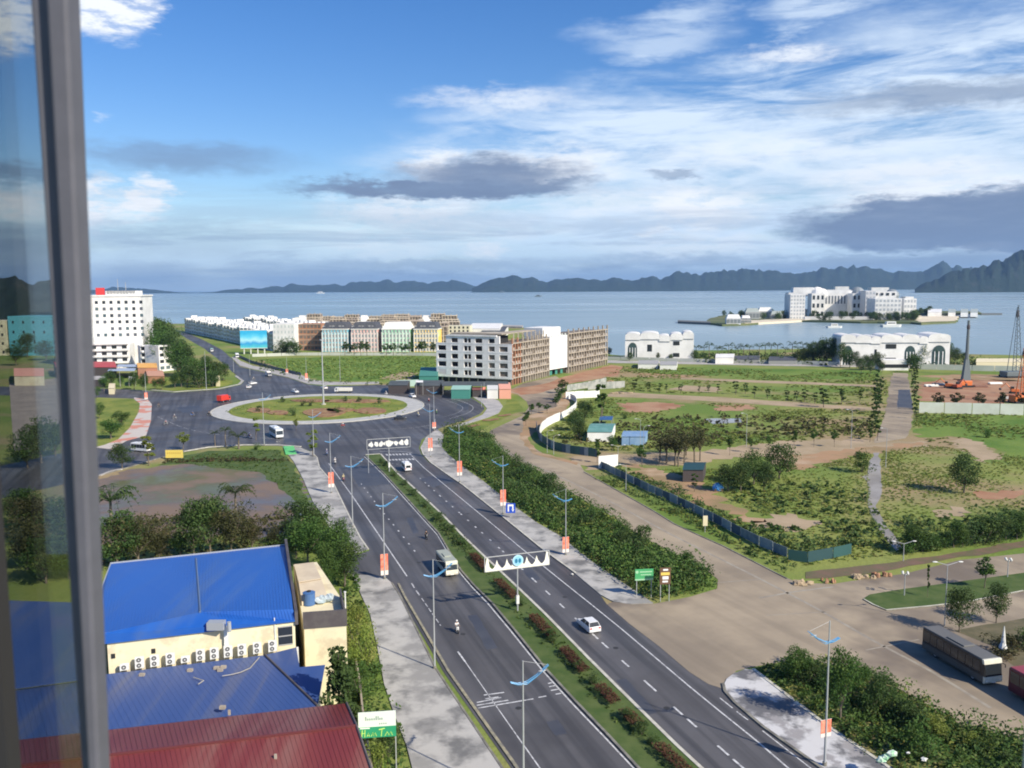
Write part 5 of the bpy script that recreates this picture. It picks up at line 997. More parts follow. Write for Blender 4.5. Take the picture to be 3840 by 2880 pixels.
for nm, x0, x1, c, c2, l in (('coloured_house', 697, 752, (.12, .44, .56), (.30, .58, .64), 'block of blue painted houses with a dark mansard roof'), ('coloured_house', 760, 816, (.76, .42, .38), (.78, .55, .50), 'block of pink painted houses with a dark mansard roof'), ('coloured_house', 826, 886, (.28, .62, .40), (.45, .70, .55), 'block of mint green painted houses with a pale roof'), ('coloured_house', 895, 946, (.85, .55, .12), (.85, .65, .30), 'block of yellow painted houses with a dark mansard roof')):
    m_ = mat('paint_%d' % x0, c, .8, c2, .07, 2, .48, .52, stretch=(1, 1, 3)); t = block(nm, x0, x1, 760, 712, 18, m_, l, 'house', cols=8, floors=5, glass=mat('tall_window', (.2, .23, .25), .4), ww=1.0, wh=2.3, mans=5.5, roofm=SLATE if x0 != 826 else WHITE2, frame=WHITE2)
    b = MB(t.location); p0, p1 = G(x0, 760), G(x1, 760); d = (p1-p0).normalized(); Ln = (p1-p0).length
    for i in range(9): q = p0+d*(Ln*i/8); b.ob(q-d*.3, q+d*.3, 0, 15, .5, .3)
    b.build('pilaster', WHITE2, t)
block('stair_tower', 838, 868, 758, 702, 10, WHITE, 'pale tower rising behind the green houses', cols=3, floors=6, ww=1.0)
# shells behind
RAW1 = mat('shell_tan', (.58, .49, .38), .9, (.42, .34, .26), .25, 4, rand=.25)
def shell_proto():
    t = thing('house_shell', (0, 0, 0), 0, 'unfinished tan concrete house shell in the crowded rows by the bay', 'house', 'unfinished house shells by the bay')
    b = MB(); b.box(-8, 8, .6, 14, 0, 12.5)
    b.build('core', SHADOWCORE, t); b = MB()
    for k in range(5): b.box(-8.2, 8.2, 0, 14.2, k*3.2-.0, k*3.2+.45)
    b.build('floor_slab', RAW1, t)
    for i in range(6): b = MB(); x = -8+i*3.2; b.box(x-.3, x+.3, -.05, .7, .45, 14.5 if i % 2 else 12.8); b.build('column', RAW1, t)
    return t
sp = shell_proto(); cnt = 0
for D in (715, 775, 840, 905, 970, 1035):
    for k in range(13):
        x = 650+k*27+rng.uniform(-3, 3)
        if D > 1000 and x > 985: continue
        v = 288+850*48/D; p = G(x, v*2.16)
        if x > 950 and D < 800: continue
        if x > 990 and D > 900: continue
        if (k*7+int(D)) % 5 == 0:
            o = copy_tree(wt_); o['group'] = 'white houses among the unfinished shells'; o['label'] = 'finished white house standing among the tan unfinished shells'; o.rotation_euler = (0, 0, 0); o.scale = (1.3, 1, .85)
        else: o = sp if cnt == 0 else copy_tree(sp); cnt += 1; o.scale = (1.05, 1, .98+.3*rng.random())
        o.location = p
# white building + low roofs behind the unfinished block
block('pale_building', 960, 1015, 735, 704, 16, mat('pale_yellow', (.62, .6, .45), .8), 'pale yellow building behind the left end of the unfinished block', cols=6, floors=4)
shed('warehouse', quadG(1015, 700, 1080, 712, 6, 9), 10, 1.2, WHITE, 'white sloping roof behind the unfinished block', 'warehouse', wallm=WHITE2); shed('warehouse', quadG(1040, 705, 1090, 716, 8, 8), 8, 1, SLATE, 'long grey roof behind the unfinished block', 'warehouse', wallm=WHITE2)
# ---- the big unfinished block
c0 = G(1106, 832); l0 = G(942, 824); n = perp(l0, c0)
ub = thing('unfinished_block', l0, 0, 'large unfinished corner block with a white gridded front and black window openings', 'building'); OU = ub.location
X = lambda zx: 864+zx*.2344
Yq = lambda zy: 622+zy*.2344
def zz(zy, x=1020): p = line_pt(l0, c0, x); return zat(p, x, Yq(zy))
d = (c0-l0).normalized()
core_top = zz(440); mid_top = zz(510)
b = MB(OU); b.prism(quadfoot(l0-n*2.2+d*.5, c0-n*2.2-d*.5, 14), 0, mid_top-.5); b.build('core', mat('unlit_interior', (.02, .02, .022), .95), ub)  # black core colour stands for the darkness inside the openings
pa, pb = line_pt(l0, c0, X(450)), line_pt(l0, c0, X(880)); b = MB(OU); b.prism(quadfoot(pa-n*2.2, pb-n*2.2, 12), mid_top-.5, core_top-.3); b.build('core', mat('unlit_interior', ()), ub)
cols_ = [(345, 420), (470, 530), (585, 650), (690, 755), (815, 870), (915, 990)]
rows_ = [(535, 580), (612, 655), (685, 730), (760, 805)]
def pier(xa, xb, z0, z1, nm='column', m_=None, off=0, t=.9): a, c = line_pt(l0, c0, X(xa)), line_pt(l0, c0, X(xb)); b = MB(OU); b.ob(a, c, z0, z1, t, off); return b.build(nm, m_ or WUN, ub)
WUN = mat('unfinished_white', (.82, .81, .80), .85, (.70, .68, .66), .4, 5)
edges_ = [330]+[e for c in cols_ for e in c]+[1030]
zb = zz(830)
for i in range(0, len(edges_), 2):
    hi = core_top if 2 <= i <= 10 else mid_top
    pier(edges_[i], edges_[i+1], zb, hi)
for ci, (xa, xb) in enumerate(cols_):
    top_ = core_top if 1 <= ci <= 4 else mid_top
    rs = ([(465, 505)] if 1 <= ci <= 4 else [])+rows_
    edz = [top_]+[q for r_ in rs for q in (zz(r_[0]), zz(r_[1]))]+[zb]
    for k in range(0, len(edz), 2): pier(xa, xb, edz[k+1], edz[k], 'spandrel', t=.85, off=-.03)
    if ci == 0:
        pier(xa, xb, zz(805), zz(760), 'infill', mat('pink_infill', (.62, .56, .56), .9), off=-.08, t=.6)
    elif ci in (2,):
        pier(xa+30, xa+38, zz(805), core_top, 'mullion', off=-.2, t=.3)
for zy in (512, 590, 668, 742, 822): 
    a, c = line_pt(l0, c0, X(325)), line_pt(l0, c0, X(1035)); b = MB(OU); z_ = zz(zy); b.ob(a, c, z_-.2, z_+.16, .5, .06); b.build('floor_slab', WUN, ub)
a, c = line_pt(l0, c0, X(440)), line_pt(l0, c0, X(890)); b = MB(OU); b.ob(a, c, core_top-.3, core_top+.4, 1, .5); b.build('cornice', WUN, ub)
for zx in (370, 430, 500, 560, 620, 700, 780, 860, 940, 1010):
    q = line_pt(l0, c0, X(zx))-n*1.5; b = MB(OU); b.box(q.x-.35, q.x+.35, q.y-.35, q.y+.35, 0, zb); b.build('column', RAWC, ub)
b = MB(OU); b.prism(quadfoot(pa-n*2, pb-n*2, 10), core_top, core_top+1.2); b.build('roof_slab', RAWC, ub)
# right hand flank: raw frame in three lengths
def frame_side(name, label, pA, pB, H, floors, nb, matc, depth=16, brick_first=0, infill=None, ground_open=True, roofcols=True, par=None):
    t = par or thing(name, pA, 0, label, 'building'); Of = t.location; d = (pB-pA).normalized(); Ln = (pB-pA).length; n = perp(pA, pB); fh = H/floors
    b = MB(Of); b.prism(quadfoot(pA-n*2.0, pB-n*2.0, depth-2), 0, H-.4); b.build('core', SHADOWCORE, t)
    for k in range(1, floors+1): b = MB(Of); b.ob(pA, pB, k*fh-.35, k*fh+.2, 2.2, .15); b.build('floor_slab', matc, t)
    for i in range(nb+1):
        q = pA+d*(Ln*i/nb); b = MB(Of); b.ob(q-d*.35, q+d*.35, 0, H+(2.6 if roofcols and i % 2 == 0 else 0), .7, .05); b.build('column', BRICK if i < brick_first else matc, t)
    for k in range(1, floors):
        for i in range(nb):
            if (i*5+k*3) % 4 == 0: continue
            q0 = pA+d*(Ln*(i+.12)/nb); q1 = pA+d*(Ln*(i+.88)/nb)
            b = MB(Of); b.ob(q0, q1, k*fh+.2, k*fh+fh*.38, .3, -.3); b.build('infill', infill or mat('grey_scaffold_infill', (.36, .33, .30), .9, (.24, .22, .2), .8, 3), t)
    return t
r1 = G(1186, 813); r2 = G(1224, 806); r3 = G(1312, 788); Hs = zat(c0, 1106, 742)
frame_side('', '', c0+Vector((.5, .3, 0)), r1, Hs, 6, 15, RAWC, 15, 4, par=ub)
for i in range(8):
    q = c0.lerp(r1, .05+i*.115); nn_ = perp(c0, r1); b = MB(OU); b.box(q.x-.3, q.x+.3, q.y+6, q.y+6.6, Hs, Hs+4.5); b.build('column', RAWC, ub)
b = MB(OU); b.ob(c0.lerp(r1, .02)-nn_*6, c0.lerp(r1, .9)-nn_*6, Hs+4.2, Hs+4.7, 8); b.build('roof_slab', RAWC, ub)
wb_ = thing('white_bay', r1, 0, 'white rendered middle bay of the long unfinished block', 'building'); b = MB(r1); n1 = perp(r1, r2); b.prism(quadfoot(r1+n1*.4, r2+n1*.4, 16), 3.5, Hs+1.0); b.prism(quadfoot(r1-n1*4, r2-n1*4, 12), Hs+1, Hs+5.5); b.build('wall', WHITE, wb_)
wins(wb_, r1+n1*.4, r2+n1*.4, [.12, .3, .5, .7, .88], [5+k*4 for k in range(5)], 1.2, 1.8, mat('pale_window', ()))
wins(wb_, r1-n1*1.2, r2-n1*1.2, [.2, .5, .8], [.3], 2.5, 2.8, mat('green_netting', (.05, .22, .18), .8))
frame_side('unfinished_block', 'farther raw concrete half of the unfinished block, right of the white bay', r2+Vector((1.2, 1, 0)), r3, Hs+1.5, 6, 16, RAWC, 16, 0)
b = MB(); fl = thing('orange_umbrella', G(1176, 812), 0, 'bright orange umbrella shape on a dark pole before the unfinished flank', 'umbrella'); b.tube([(0, 0, 0), (0, 0, 7)], .35, .25, 6); b.build('pole', DARKP, fl)
b = MB(); b.blob((0, 0, 9.5), 4.2, 2.5, 3.0, 10, 6, .25); b.build('canopy', mat('orange_cloth', (.85, .20, .07), .7), fl)
# ---- market sheds at the corner
GRN = mat('green_netting', ()); DKR = mat('dark_sheet', (.06, .075, .075), .7, (.09, .1, .1), .2, 3)
for args in ((quadG(955, 826, 1100, 836, -4, 4), 4.5, .4, DKR, 'long dark canopy under the white front of the unfinished block', None), (quadG(895, 822, 950, 834, 10, 4), 4.2, .6, DKR, 'dark sheet roofed market shed left of the unfinished block', mat('dark_shopfront', ())),
             (quadG(1064-90, 832, 1015, 842, 6, 4), 4.2, .6, mat('pale_green_sheet', (.30, .50, .42), .6), 'pale green roofed shed at the edge of the roundabout', GRN), (quadG(905, 793, 945, 812, 4, 5), 5, .3, GRN, 'large dark green netted enclosure beside the unfinished block', GRN),
             (quadG(838, 822, 880, 832, 6, 4), 4, .4, DKR, 'low dark shed at the edge of the green field', mat('dark_shopfront', ())), (quadG(898, 826, 914, 830, 0, 5), 6, .2, WHITE, 'small white canopy on posts beside the market', None),
             (quadG(1052, 830, 1076, 842, 0, 4), 4.2, .5, WPLAST, 'white walled cabin left of the orange hut', WHITE2), (quadG(1078, 828, 1104, 842, -2, 4), 4.4, .5, mat('salmon_wall', (.75, .36, .26), .8), 'salmon orange hut at the foot of the unfinished corner', mat('salmon_wall', ())),
             (quadG(1020, 838, 1048, 844, 0, 3), 3.4, .3, mat('dark_red_sheet', (.2, .07, .06), .8), 'low dark red stall at the corner of the ring road', mat('dark_shopfront', ()))):
    pts, z, rg, m_, l, wm_ = args; shed('market_shed', pts, z, rg, m_, l, wallm=wm_)
# glass-like hoarding at the near edge of the green field
b = MB(); P = W([(855, 838), (905, 841)])
def panel_fence(name, pts, h, m_, label, pw=3.0, cat='fence', post=GREYW, per=1):
    P = W(cr(pts, per) if per > 1 else pts); t = thing(name, P[0], 0, label, cat); i = 0
    for a, c in zip(P, P[1:]):
        k = max(1, int((c-a).length/pw))
        for j in range(k):
            if i > 95: break
            q0, q1 = a.lerp(c, j/k), a.lerp(c, (j+.97)/k); b = MB(P[0]); mm = m_[i % len(m_)] if isinstance(m_, list) else m_; b.ob(q0, q1, 0.05, h*(1+.03*rng.uniform(-1, 1)), .08); b.build('panel', mm, t)
            i += 1
    b = MB(P[0])
    for a, c in zip(P, P[1:]): b.ob(a, c, h*.45, h*.52, .05, -.1)
    b.build('rail', post, t); return t
PB = [mat('blue_panel', (.10, .14, .18), .7, (.19, .23, .25), .5, 3), mat('grey_blue_panel', (.20, .25, .29), .6, (.28, .32, .34), .4, 3), mat('dark_blue_panel', (.045, .08, .13), .6)]
panel_fence('hoarding', [(1296, 1010), (1340, 1032), (1400, 1062), (1480, 1098), (1540, 1128), (1600, 1160), (1640, 1180), (1700, 1205)], 1.9, [PB[2], PB[0], PB[1], PB[0], PB[2], PB[1]], 'long blue and grey sheet hoarding beside the concrete road', 3.2)
panel_fence('hoarding', [(1702, 1210), (1745, 1216), (1800, 1206), (1840, 1197)], 2.0, [mat('teal_panel', (.025, .085, .085), .6), mat('dark_teal_panel', (.02, .06, .07), .6)], 'dark teal hoarding at the corner above the crossing', 3.5)
panel_fence('hoarding', [(1158, 925), (1166, 950), (1190, 968), (1222, 978), (1262, 984), (1290, 988)], 2.5, [PB[2], PB[1], mat('teal_panel', ()), mat('teal_panel', ())], 'grey and teal hoarding on the inside of the bend', 3.2, per=4)
wf = panel_fence('white_hoarding', [(1166, 944), (1172, 930), (1190, 917), (1210, 908)], 3.0, WHITE, 'bright white curved hoarding nearest the concrete road bend', 3, per=4)
panel_fence('white_hoarding', [(1212, 905), (1232, 893), (1245, 880), (1243, 868), (1232, 862)], 2.4, WHITE, 'white curved hoarding bending back behind the dark trees', 3, per=4)
panel_fence('white_hoarding', [(1222, 862), (1262, 860), (1296, 858)], 3.2, WHITE, 'straight white hoarding panel beyond the bend', 4)
panel_fence('white_hoarding', [(1293, 1012), (1336, 1008)], 3.4, WHITE, 'short white hoarding end facing the camera at the track mouth', 4)
panel_fence('grey_hoarding', [(1270, 842), (1350, 838)], 3.4, mat('weathered_hoarding', (.4, .4, .38), .8, (.22, .24, .22), .3, 4), 'weathered grey hoarding behind the dirt track at left', 4); panel_fence('grey_hoarding', [(1225, 845), (1270, 838), (1310, 828)], 3, mat('weathered_hoarding', ()), 'faded hoarding with white patches near the construction yard', 4)
panel_fence('white_fence', [(1985, 892), (2040, 893), (2100, 894.5), (2160, 896), (2212, 897), (2330, 899)], 4.2, mat('pale_panel', (.58, .62, .56), .7, (.52, .55, .48), .2, 3), 'pale panel fence along the near side of the piling site', 14)
panel_fence('boundary_wall', [(545, 771), (640, 768), (760, 768), (880, 768), (945, 769)], 2.2, mat('pale_wall', (.50, .52, .47), .85, (.40, .43, .38), .05, 4), 'long pale wall between the green field and the coloured houses', 8)
panel_fence('boundary_wall', [(1310, 777), (1500, 782), (1700, 786), (1900, 792)], 2.2, mat('pale_wall', ()), 'long pale boundary wall between the far plots and the shore', 9); panel_fence('boundary_wall', [(1985, 798), (2100, 801), (2300, 806)], 3.2, mat('pale_wall', ()), 'pale wall behind the piling site', 9)
panel_fence('hoarding', [(855, 836), (880, 835), (905, 834), (990, 838)][:3], 3.4, mat('pale_teal_panel', (.36, .50, .46), .5), 'pale teal hoarding along the far pavement of the roundabout', 4)
panel_fence('roadside_fence', [(508, 768), (545, 785), (600, 800), (650, 812)], 1.8, mat('dark_blue_panel', ()), 'dark fence along the far road beside the green field', 5)
# field sheds
shed('site_shed', quadG(1268, 916, 1322, 934, 8, 3), 3.2, .5, TEAL, 'teal roofed site shed with a bright white end wall', wallm=WHITE); shed('site_shed', quadG(1474, 1000, 1520, 1016, 6, 3), 3.2, .6, mat('dark_teal_panel', ()), 'dark green roofed shed beside the clump of round trees', wallm=mat('dark_shopfront', ()))
shed('tarp_shelter', quadG(1342, 932, 1395, 944, 5, 2.6), 2.8, .3, mat('blue_tarp', (.16, .28, .46), .6, (.22, .34, .5), .5, 3), 'blue tarpaulin shelter right of the teal roofed shed', wallm=mat('blue_tarp', ())); shed('tarp_shelter', quadG(1294, 900, 1322, 908, 3, 2), 2.2, .2, mat('deep_blue_tarp', (.03, .10, .25), .6), 'small deep blue tarpaulin shelter behind the tall column tree')
t = thing('tarp_cover', G(1551, 1060), 0, 'bright blue tarpaulin draped over a pile below the round trees', 'tarpaulin'); b = MB(); b.blob((0, 0, .8), 1.4, 1.1, 1.2, 9, 6, .2); b.build('cover', mat('bright_blue_tarp', (.06, .30, .70), .55, (.5, .6, .7), .9, 2, .55, .6), t); b = MB(); b.box(-1, 1, -.8, .8, 0, .6); b.build('pile', DIRT, t)
# ---- arched pavilions on the shore
def pavilion(label, x0, x1, yb, yt, bays, base=None):
    p0, p1 = G(x0, yb), G(x1, yb+1); H = zat(p0, x0, yt); t = thing('arched_pavilion', p0, 0, label, 'pavilion'); d = (p1-p0).normalized(); Ln = (p1-p0).length; n = perp(p0, p1); Z = Vector((0, 0, 1))
    for (u0, u1, hf, kind) in bays:
        a, c = p0+d*(Ln*u0), p0+d*(Ln*u1); w = (c-a).length; hw = H*hf
        b = MB(p0)
        if kind != 'gap': b.prism(quadfoot(a, c, 20), 0, hw*.86)
        b.build('wall', WHITE, t) if kind != 'gap' else b.build('wall', WHITE, t) if b.v else None
        if kind == 'gap': continue
        r = MB(p0); k = 10   # barrel roof with its rounded end to the front
        f0 = [a+n*.6+d*(w*(.5-.5*math.cos(math.pi*i/k)))+Z*(hw*.86+hw*.13*math.sin(math.pi*i/k)**.6) for i in range(k+1)]; f1 = [q-n*21.5 for q in f0]
        for i in range(k): r.quad(f0[i], f0[i+1], f1[i+1], f1[i])
        r.quad(*([a+n*.6+Z*hw*.74]+f0+[c+n*.6+Z*hw*.74])); r.quad(*([a-n*20.9+Z*hw*.74]+f1+[c-n*20.9+Z*hw*.74])[::-1]); r.quad(a+n*.6+Z*hw*.74, f0[0], f1[0], a-n*20.9+Z*hw*.74); r.quad(c+n*.6+Z*hw*.74, f0[-1], f1[-1], c-n*20.9+Z*hw*.74); r.build('roof', WHITE, t)
        if kind == 'arch':
            g = MB(p0); c_ = (a+c)/2; rw = w*.30; pts = [c_-d*rw+n*.15, c_+d*rw+n*.15]; arc = [c_+n*.15+d*(rw*math.cos(math.pi*i/8))+Z*(hw*.42+hw*.22*math.sin(math.pi*i/8)) for i in range(9)]
            g.quad(*([c_-d*rw+n*.15+Z*.2, c_+d*rw+n*.15+Z*.2]+arc)); g.build('archway', mat('arch_recess_shade', (.045, .08, .08), .2), t)  # flat dark face: the recess shade is painted, no opening is cut
            for s_ in (-.33, 0, .33): m2 = MB(p0); q = c_+d*(w*s_*.55); m2.ob(q-d*.25, q+d*.25, 0, hw*.45, .4, .4); m2.build('column', WHITE, t)
        if kind == 'slot':
            for z in (.12, .55): g = MB(p0); g.ob(a+d*w*.25, c-d*w*.25, hw*z, hw*(z+.14), .3, .2); g.build('window', GLASSD, t)
        if kind == 'small': wins(t, a, c, [.5], [hw*.3], w*.25, hw*.25, GLASSD)
    b = MB(p0); b.prism(quadfoot(p0+n*3-d*2, p1+n*3+d*2, 26), 0, .6); b.build('plinth', PAVL, t); return t
pavilion('white arched pavilion on the shore just right of the unfinished block', 1350, 1498, 777, 717, [(0, .22, .97, 'arch'), (.22, .5, 1.0, 'small'), (.5, .66, .9, 'plain'), (.66, .84, .97, 'slot'), (.84, 1, 1.03, 'plain')])
pavilion('wide white arched pavilion at the end of the straight track', 1814, 2050, 790, 722, [(0, .14, 1.0, 'arch'), (.14, .28, .98, 'plain'), (.28, .37, .95, 'small'), (.37, .56, 1.0, 'slot'), (.56, .72, 1.0, 'arch'), (.72, .8, .95, 'plain'), (.8, 1, 1.03, 'arch')])
t = block('entrance_canopy', 1903, 1962, 800, 778, 10, WHITE, 'low white entrance canopy at the end of the straight track', cols=3, floors=1, ww=5, wh=2)
for i, (x0, x1, y, z, l) in enumerate(((1378, 1422, 786, 3, 'low grey roof before the white pavilion, left of two'), (1425, 1462, 788, 3, 'low grey roof before the white pavilion, right of two'), (1545, 1585, 772, 4, 'white roofed hut with a sloping roof among the palms'), (1580, 1640, 776, 2.6, 'grey roofed arcade behind the palms'), (1660, 1720, 778, 2.6, 'second grey arcade right of the first one behind the palms'), (2108, 2400, 782, 4.5, 'long cream sand coloured shed at the right shore'))):
    shed('shore_building', quadG(x0, y-8, x1, y, 2, z), z, .8, [GREYW, GREYW, WHITE, SLATE, SLATE, mat('cream_sheet', ())][i], l, 'building', wallm=[WPLAST, WPLAST, WHITE2, mat('arcade_grey', (.22, .23, .22), .8), mat('arcade_grey', (.22, .23, .22), .8), mat('cream_sheet', ())][i])
# ---- hotel on the island
hi = thing('island_hotel', G(1700, 692), 0, 'grand white hotel with domes on the low island in the bay', 'building'); OI = hi.location
def hblock(x0, x1, yb, yt, depth, m_=WHITE, yt0=None, nm='wing'):
    p0, p1 = G(x0, yb), G(x1, yb); z1_ = zat(p0, x0, yt); z0_ = 0 if yt0 is None else zat(p0, x0, yt0); b = MB(OI); b.prism(quadfoot(p0, p1, depth), z0_, z1_); b.build(nm, m_, hi); return p0, p1, z0_, z1_
def hwin(p0, p1, z0_, z1_, c, r_, w=.55, m_=None):
    fh = (z1_-z0_)/r_; Ln = (p1-p0).length; wins(hi, p0, p1, [(i+.5)/c for i in range(c)], [z0_+fh*(k+.25) for k in range(r_)], Ln/c*w, fh*.5, m_ or mat('soft_window', (.42, .45, .47), .5), t=.4)
r = hblock(1706, 1738, 690, 636, 60); hwin(*r, 5, 7); hblock(1702, 1760, 684, 632, 40, yt0=640); hblock(1712, 1755, 684, 621, 30, yt0=632, nm='upper_storey')
r = hblock(1752, 1780, 686, 634, 40); hwin(*r, 3, 3, .5, GLASSD); r = hblock(1780, 1840, 684, 628, 40); hwin(r[0], r[1], r[3]*.35, r[3]*.95, 9, 1, .5, mat('column_shade', (.12, .14, .16), .6)); hblock(1780, 1842, 680, 626, 30, yt0=630, nm='upper_storey'); hblock(1802, 1832, 676, 619, 20, yt0=626, nm='upper_storey')  # the tall dark panels paint the shade between the columns
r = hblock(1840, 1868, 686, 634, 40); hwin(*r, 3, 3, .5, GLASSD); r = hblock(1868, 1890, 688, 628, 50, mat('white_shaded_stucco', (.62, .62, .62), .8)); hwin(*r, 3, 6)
r = hblock(1889, 1946, 692, 645, 50); hwin(*r, 7, 5); r = hblock(1884, 1934, 686, 630, 40, yt0=645, nm='upper_storey'); hwin(r[0]+Vector((0, -1, 0)), r[1], r[2]+3, r[3], 4, 1, .5, GLASSD); hblock(1880, 1918, 680, 621, 30, yt0=630, nm='upper_storey')
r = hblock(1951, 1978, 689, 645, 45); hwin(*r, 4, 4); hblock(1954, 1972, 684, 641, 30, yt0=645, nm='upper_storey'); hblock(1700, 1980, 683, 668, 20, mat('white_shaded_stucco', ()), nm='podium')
for x, y in ((1766, 629), (1853, 629), (1775, 632), (1928, 634)):
    p = G(x, 684); z_ = zat(p, x, y); b = MB(OI); b.blob((p.x, p.y+6, z_-3), 11, 11, 10, 12, 6); b.build('dome', mat('dark_dome', (.22, .25, .27), .5) if x in (1853, 1928) else WHITE, hi)
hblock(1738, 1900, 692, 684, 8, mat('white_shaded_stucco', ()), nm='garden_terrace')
for x0, x1, y, yt, m_, l in ((1569, 1600, 701, 686, WHITE, 'small white arcaded pavilion at the water edge of the island'), (1601, 1622, 699, 688, WHITE, 'low white annex beside the arcaded island pavilion'), (1610, 1640, 690, 671, mat('grey_green_roof', (.35, .40, .38), .7), 'grey roofed villa on the left of the island'), (1638, 1668, 689, 669, WHITE2, 'pale roofed hall on the left of the island'), (1665, 1690, 690, 677, mat('grey_green_roof', ()), 'low pale green roofed hall beside the beach')):
    t = block('island_pavilion', x0, x1, y, yt+4, 18, WHITE if m_ is WHITE else mat('grey_wall', (.4, .42, .42), .8), l, cols=4, floors=1, ww=4, wh=6, glass=mat('soft_dark', (.2, .22, .22), .6), mans=6, roofm=m_)
for x, l in ((1984, 'long pale hut at the right end of the island'), (2048, 'small pale water hut, left of the three on the jetty'), (2075, 'small pale water hut, middle of the three on the jetty'), (2096, 'small pale water hut, right of the three on the jetty')):
    w = 30 if x == 1984 else 16; shed('water_hut', [p+Vector((0, 0, 0)) for p in quadG(x+20 if x == 1984 else x, 672, x+w+(20 if x == 1984 else 0), 679, 0, 4)], 7, 3, mat('grey_green_roof', ()) if x != 1984 else WHITE, l, 'hut', wallm=WHITE)
# ------------------------------------------------------------------ vehicles
def hd(x0, y0, x1, y1): a, c = G(x0, y0), G(x1, y1); return math.atan2(c.y-a.y, c.x-a.x)
HDL = hd(710, 1001, 879, 1245); HDR = hd(1242, 1335, 1085, 1190)
paint = lambda n, c, r=.3: mat(n, c, r, tuple(v*.9 for v in c), 3, 3, spec=.6)
CWH = paint('white_car_paint', (.75, .76, .76)); CGL = mat('car_glass', (.02, .025, .03), .08, spec=.8); LAMP = mat('lamp_lens', (.75, .75, .7), .2); TAIL = mat('tail_lens', (.45, .02, .02), .25); CHR = mat('wheel_metal', (.45, .46, .47), .35, metal=.6)
def wheels(t, xs, tr, r, w=.2):
    for x in xs:
        for s in (-1, 1):
            b = MB(); b.wheel(x, s*tr, r, r, w, 16); wh = b.build('wheel', BLACK, t); b = MB(); b.wheel(x, s*(tr+w/2+.005), r, r*.58, .03, 10); b.build('rim', CHR, wh)
def car(loc, rz, paintm, label, group=None, L_=4.4, Wd=1.8, hatch=True, H=1.55, cat='car', name='car'):
    t = thing(name, loc, rz, label, cat, group); h = L_/2
    b = MB(); b.side([(-h, .32), (-h+.05, .25), (h-.05, .25), (h, .4), (h-.02, .68), (h-.25, .78), (h-1.15, .95), (-h+.1, 1.0), (-h, .9)][::1], -Wd/2, Wd/2); b.build('body', paintm, t, .07, True)
    rear = -h+.15 if hatch else -h+.75
    b = MB(); y = Wd/2-.06; x0, x1, x2, x3 = rear, h-1.1, rear+.42, h-1.95
    b.add([(x0, -y, .95), (x1, -y, .92), (x1, y, .92), (x0, y, .95), (x2, -y+.2, H-.05), (x3, -y+.2, H-.05), (x3, y-.2, H-.05), (x2, y-.2, H-.05)], [(3, 2, 1, 0), (4, 5, 6, 7), (0, 1, 5, 4), (1, 2, 6, 5), (2, 3, 7, 6), (3, 0, 4, 7)]); b.build('windows', CGL, t)
    b = MB(); b.box(x2-.08, x3+.05, -y+.17, y-.17, H-.06, H); b.build('roof', paintm, t, .03)
    for s in (-1, 1):
        for (xa, za, xb, zb) in ((x0+.02, .95, x2, H-.05), (x1, .92, x3, H-.05), ((x0+x1)/2, .95, (x2+x3)/2, H-.05)):
            b = MB(); b.tube([(xa, s*(y+.005), za), (xb, s*(y-.19), zb)], .045, .045, 4); b.build('pillar', paintm, t)
        b = MB(); b.box(h-.22, h+.01, s*(Wd/2-.38)-.16, s*(Wd/2-.38)+.16, .6, .74); b.build('headlight', LAMP, t, .02); b = MB(); b.box(-h-.02, -h+.1, s*(Wd/2-.25)-.17, s*(Wd/2-.25)+.17, .72, .92); b.build('tail_light', TAIL, t, .02)
        b = MB(); b.box(x1-.35, x1-.15, s*(Wd/2+.08)-.09, s*(Wd/2+.08)+.09, .92, 1.05); b.build('mirror', paintm, t, .02)
    b = MB(); b.box(-h-.03, -h+.02, -.26, .26, .5, .62); b.build('number_plate', WPLAST, t)
    wheels(t, (-h+.85, h-.85), Wd/2-.13, .32); return t
